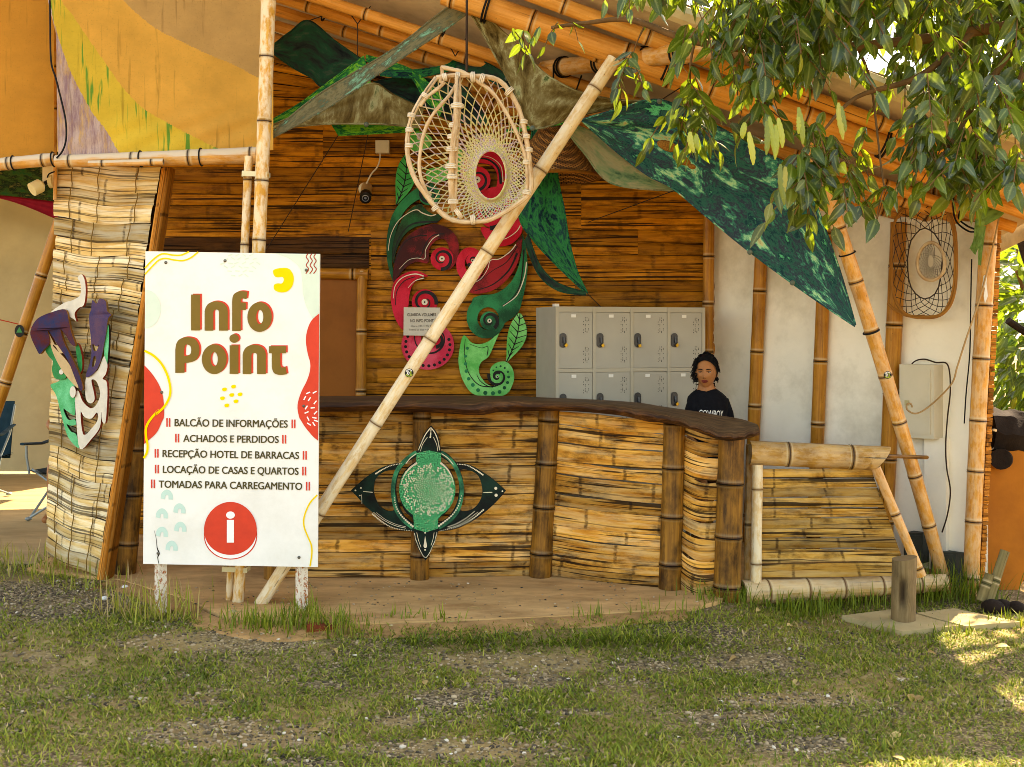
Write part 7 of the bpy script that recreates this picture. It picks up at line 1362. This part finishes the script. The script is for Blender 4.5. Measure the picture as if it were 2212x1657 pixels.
def blades(name, P, Lb, Wb, lean, mat, label=None, kind='stuff', cols=None, rng=rng):
    n = len(P); az = rng.uniform(0, 2 * np.pi, n); d = np.stack([np.cos(az), np.sin(az), np.zeros(n)], 1); s = np.stack([-np.sin(az), np.cos(az), np.zeros(n)], 1); V = np.zeros((n, 6, 3)); up = np.array([0, 0, 1.0])
    for i, (f, wf_) in enumerate(((0, .8), (.55, 1), (1, .08))):
        hgt = (Lb * np.cos(lean * (.55 + .45 * f)) * f)[:, None] * up; hor = (Lb * np.sin(lean * (.55 + .45 * f)) * f)[:, None] * d; c = P + hgt + hor
        V[:, i * 2] = c - s * (Wb * wf_ / 2)[:, None]; V[:, i * 2 + 1] = c + s * (Wb * wf_ / 2)[:, None]
    Fq = (np.array([(0, 1, 3, 2), (2, 3, 5, 4)])[None] + (np.arange(n) * 6)[:, None, None]).reshape(-1, 4); r = np.repeat(cols if cols is not None else rng.random(n), 6)
    o = npmesh(name, V.reshape(-1, 3), Fq, mat, r); 
    if kind: tag(o, label, 'grass', kind=kind)
    return o
def grass_mat():
    m, t, b = newmat('lawn_grass', .55, .25); r = t.attr('rnd'); c = t.ramp(r, [(0, hx('#46560f')), (.3, hx('#6c7c1e')), (.6, hx('#96983260'[:7])), (.76, hx('#b0a648')), (.86, hx('#b89a62')), (1, hx('#ccae7c'))]); L(t, b, c, 'Base Color')
    tn_ = t.n('BsdfTranslucent', {'Color': c}); mx = t.n('MixShader', {0: .3, 1: b.outputs[0], 2: tn_}); m.node_tree.links.new(mx, m.node_tree.nodes['Material Output'].inputs[0]); return m
M_GRASS = grass_mat()
n = 190000; yy = rng.uniform(4.25, 7.9, n); xx_ = rng.uniform(-.49, .49, n) * yy; px, py = topix(xx_, yy)
bv = bare(px, py) + .45 * sn(xx_, yy, 3.1) + .25 * sn(xx_, yy, 9); dens = np.clip(1.1 - 1.35 * np.clip(bv, 0, 1), .08, 1) * np.clip(.75 + .5 * sn(xx_ + 3, yy, 5), .35, 1)
lush = np.exp(-((py - 1392) / 14) ** 2) * ((px > 880) & (px < 1520)); keep = (rng.random(n) < np.maximum(dens, lush)) & (py > edge(px) + rng.normal(0, 5, n)) ; xx_, yy, lush, bv = xx_[keep], yy[keep], lush[keep], bv[keep]; n = len(xx_)
zz = lawn_h(xx_, yy) - .004
L_ = rng.uniform(.016, .048, n) * (1 + .9 * lush) * np.clip(1 + .35 * sn(xx_, yy, 4), .6, 1.4); cols = np.clip(rng.beta(1.6, 1.8, n) * .8 + .12 * np.clip(bv, -1, 1) + .1 * sn(xx_, yy, 2.3) + (rng.random(n) < .10) * .3 - .15 * lush, 0, 1)
blades('grass', np.stack([xx_, yy, zz], 1), L_, rng.uniform(.0035, .0078, n), rng.uniform(.6, 1.5, n), M_GRASS, 'short patchy lawn grass in front of the pavilion', cols=cols)
def tuft(spots, name, label, M=M_GRASS):
    P, Lb, Wb, ln, cl = [], [], [], [], []
    for px, py, n, rad, l0, l1, c0_, c1_ in spots:
        g0 = G(px, py, .05 if px < 1500 else 0)
        for _ in range(n): x_, y_ = g0.x + R6.gauss(0, rad), g0.y + R6.gauss(0, rad * .7); P.append((x_, y_, float(lawn_h(x_, y_)) - .005)); Lb.append(R6.uniform(l0, l1)); Wb.append(R6.uniform(.004, .009)); ln.append(abs(R6.gauss(.35, .35))); cl.append(R6.uniform(c0_, c1_))
    return blades(name, np.array(P), np.array(Lb), np.array(Wb), np.array(ln), M, label, cols=np.array(cl))
tuft([(x, y, 48, .15, .04, .18, .35, .95) for x, y in ((10, 1215), (60, 1225), (120, 1240), (170, 1255), (215, 1275), (30, 1240), (-20, 1230), (90, 1250))] + [(x, y, 24, .08, .06, .28, .45, .95) for x, y in ((275, 1335), (300, 1345), (325, 1350), (365, 1345), (345, 1352), (385, 1335), (250, 1330))], 'tall_grass', 'tall weedy grass at the left edge of the floor and around the left sign leg')
tuft([(x, y, 70, .09, .05, .16, .1, .7) for x, y in ((560, 1368), (600, 1372), (640, 1370), (680, 1366), (530, 1362), (655, 1352), (700, 1372), (760, 1376))] + [(655, 1355, 40, .04, .1, .24, .2, .6)], 'grass_clump', 'dark green grass clumps around the right sign leg')
tuft([(x, y, 80, .1, .05, .17, .05, .5) for x, y in ((1560, 1330), (1600, 1322), (1660, 1318), (1720, 1318), (1770, 1316), (1830, 1310), (1880, 1300), (1740, 1330), (1560, 1318))] + [(x, y, 70, .1, .1, .3, .02, .45) for x, y in ((1990, 1305), (2030, 1298), (2060, 1292), (2090, 1300), (2010, 1290), (2120, 1305))] + [(x, y, 30, .06, .04, .12, .1, .6) for x, y in ((860, 1352), (960, 1356), (1280, 1350), (1390, 1340), (1480, 1340), (2150, 1350), (2200, 1352), (1900, 1370), (2050, 1368))], 'weeds', 'dark weeds along the base log and around the stump and flagstones')
ICO = np.array([(0, 0, 1)] + [(.894 * math.cos(a), .894 * math.sin(a), .447) for a in np.arange(5) * 1.2566] + [(.894 * math.cos(a + .628), .894 * math.sin(a + .628), -.447) for a in np.arange(5) * 1.2566] + [(0, 0, -1)]); IF = np.array([(0, 1 + i, 1 + (i + 1) % 5) for i in range(5)] + [(1 + i, 6 + i, 1 + (i + 1) % 5) for i in range(5)] + [(1 + (i + 1) % 5, 6 + i, 6 + (i + 1) % 5) for i in range(5)] + [(11, 6 + (i + 1) % 5, 6 + i) for i in range(5)])
def pebbles(name, n, lo, hi, thr, mat, label):
    yy = rng.uniform(4.25, 7.4, n * 6); xx_ = rng.uniform(-.49, .49, n * 6) * yy; px, py = topix(xx_, yy); k = (bare(px, py) + .3 * sn(xx_, yy, 4) > thr) & (py > edge(px) + 2); xx_, yy = xx_[k][:n], yy[k][:n]; n = len(xx_); sz = lo * (hi / lo) ** (rng.random(n) ** 2.0)
    V = ICO[None] * (1 + rng.uniform(-.22, .22, (n, 12, 1))) * sz[:, None, None] * np.stack([rng.uniform(.8, 1.5, n), rng.uniform(.7, 1.1, n), rng.uniform(.45, .8, n)], 1)[:, None, :]; a = rng.uniform(0, 6.28, n); c, s = np.cos(a)[:, None], np.sin(a)[:, None]; V = np.stack([V[..., 0] * c - V[..., 1] * s, V[..., 0] * s + V[..., 1] * c, V[..., 2]], 2) + np.stack([xx_, yy, sz * .25 + lawn_h(xx_, yy)], 1)[:, None, :]
    Fq = (IF[None] + (np.arange(n) * 12)[:, None, None]).reshape(-1, 3); tag(npmesh(name, V.reshape(-1, 3), Fq, mat, np.repeat(rng.random(n), 12)), label, 'gravel', kind='stuff')
def peb_mat():
    m, t, b = newmat('pebble', .8, .3); r = t.attr('rnd'); c = t.ramp(r, [(0, hx('#3e3426')), (.3, hx('#66563e')), (.6, hx('#8a7656')), (.85, hx('#a48c6a')), (.97, hx('#b29a76')), (1, hx('#d4c8b0'))]); L(t, b, c, 'Base Color'); return m
pebbles('gravel', 15000, .0035, .013, .05, peb_mat(), 'loose grey and brown gravel in the bare patches of the lawn')
rng2 = np.random.default_rng(5); n = 420; xx_ = rng2.uniform(-2.1, 1.3, n); yy = rng2.uniform(6.35, 7.3, n); px, py = topix(xx_, yy); k = (py < edge(px) - 8); xx_, yy = xx_[k], yy[k]; n = len(xx_); sz = .0016 * (4.5 ** rng2.random(n)); V = ICO[None] * (1 + rng2.uniform(-.3, .3, (n, 12, 1))) * sz[:, None, None] * np.array([1.5, 1, .6]) + np.stack([xx_, yy, .101 + sz * .3], 1)[:, None, :]
tag(npmesh('grit', V.reshape(-1, 3), (IF[None] + (np.arange(n) * 12)[:, None, None]).reshape(-1, 3), bpy.data.materials['pebble'], np.repeat(rng2.random(n), 12)), 'small dark grit and crumbs scattered over the pavilion floor', 'grit', kind='stuff')
# litter: dry leaves, stones, brick piece
M_DRY = leaf_mat('dry_leaf', '#7c5a30', '#a8824a', '#c8a868', '#c8a050', .7, .15, False)
LG = lambda p: Vector((p.x, p.y, float(lawn_h(p.x, p.y)) + .012))
for px, py in ((1795, 1366), (1850, 1371), (1605, 1326), (1640, 1330), (2000, 1405), (2180, 1395), (2150, 1420), (1995, 1500), (1960, 1494), (1955, 1640), (1945, 1575), (1590, 1422), (1280, 1338), (1140, 1377), (985, 1372), (1010, 1343), (1270, 1420), (920, 1480), (1720, 1460), (720, 1415), (690, 1570), (1120, 1515), (1700, 1358), (1930, 1360)):
    g0 = LG(G(px, py, .02)); o = thing('fallen_leaf', tuple(g0), 'curled dry tan leaf lying on the lawn', 'leaf', 'dry leaves fallen on the lawn'); l_ = R6.uniform(.05, .1); a = R6.uniform(0, 6.3); leaves('blade', np.array([tuple(g0)]), np.array([(math.cos(a), math.sin(a), R6.uniform(-.1, .35))]), np.array([(R6.uniform(-.4, .4), -.3, 1)]), np.array([l_]), np.array([l_ * .45]), M_DRY, o, rng, droop=.5, fold=.5)
g0 = LG(G(694, 1381, .03)); o = thing('brick_fragment', tuple(g0), 'broken red brick piece half sunk in the grass below the sign', 'brick'); mb = MB(); mb.box(g0, (.16, .07, .05), Matrix.Rotation(.2, 3, 'Z') @ Matrix.Rotation(.15, 3, 'Y')); mb.build('brick', plain('brick_red', '#7c3a20', .9, .3, 30, .5), o)
for px, py, r, lb in ((270, 1282, .022, 'pale round stone lying at the foot of the pale screen'), (226, 1306, .020, 'small white stone in the gravel left of the sign'), (845, 1368, .014, 'small pale stone at the edge of the lawn'), (503, 1340, .03, 'pale stone wedged at the foot of the mast pole')):
    g0 = LG(G(px, py, .05)); o = thing('stone', tuple(g0), lb, 'stone'); mb = MB(); mb.ball(g0, (r, r * .8, r * .7), 12, 8); mb.build('rock', M_STONE if px > 280 else M_WHT, o)
# ------------------------------------------------------------ last fixes of labels
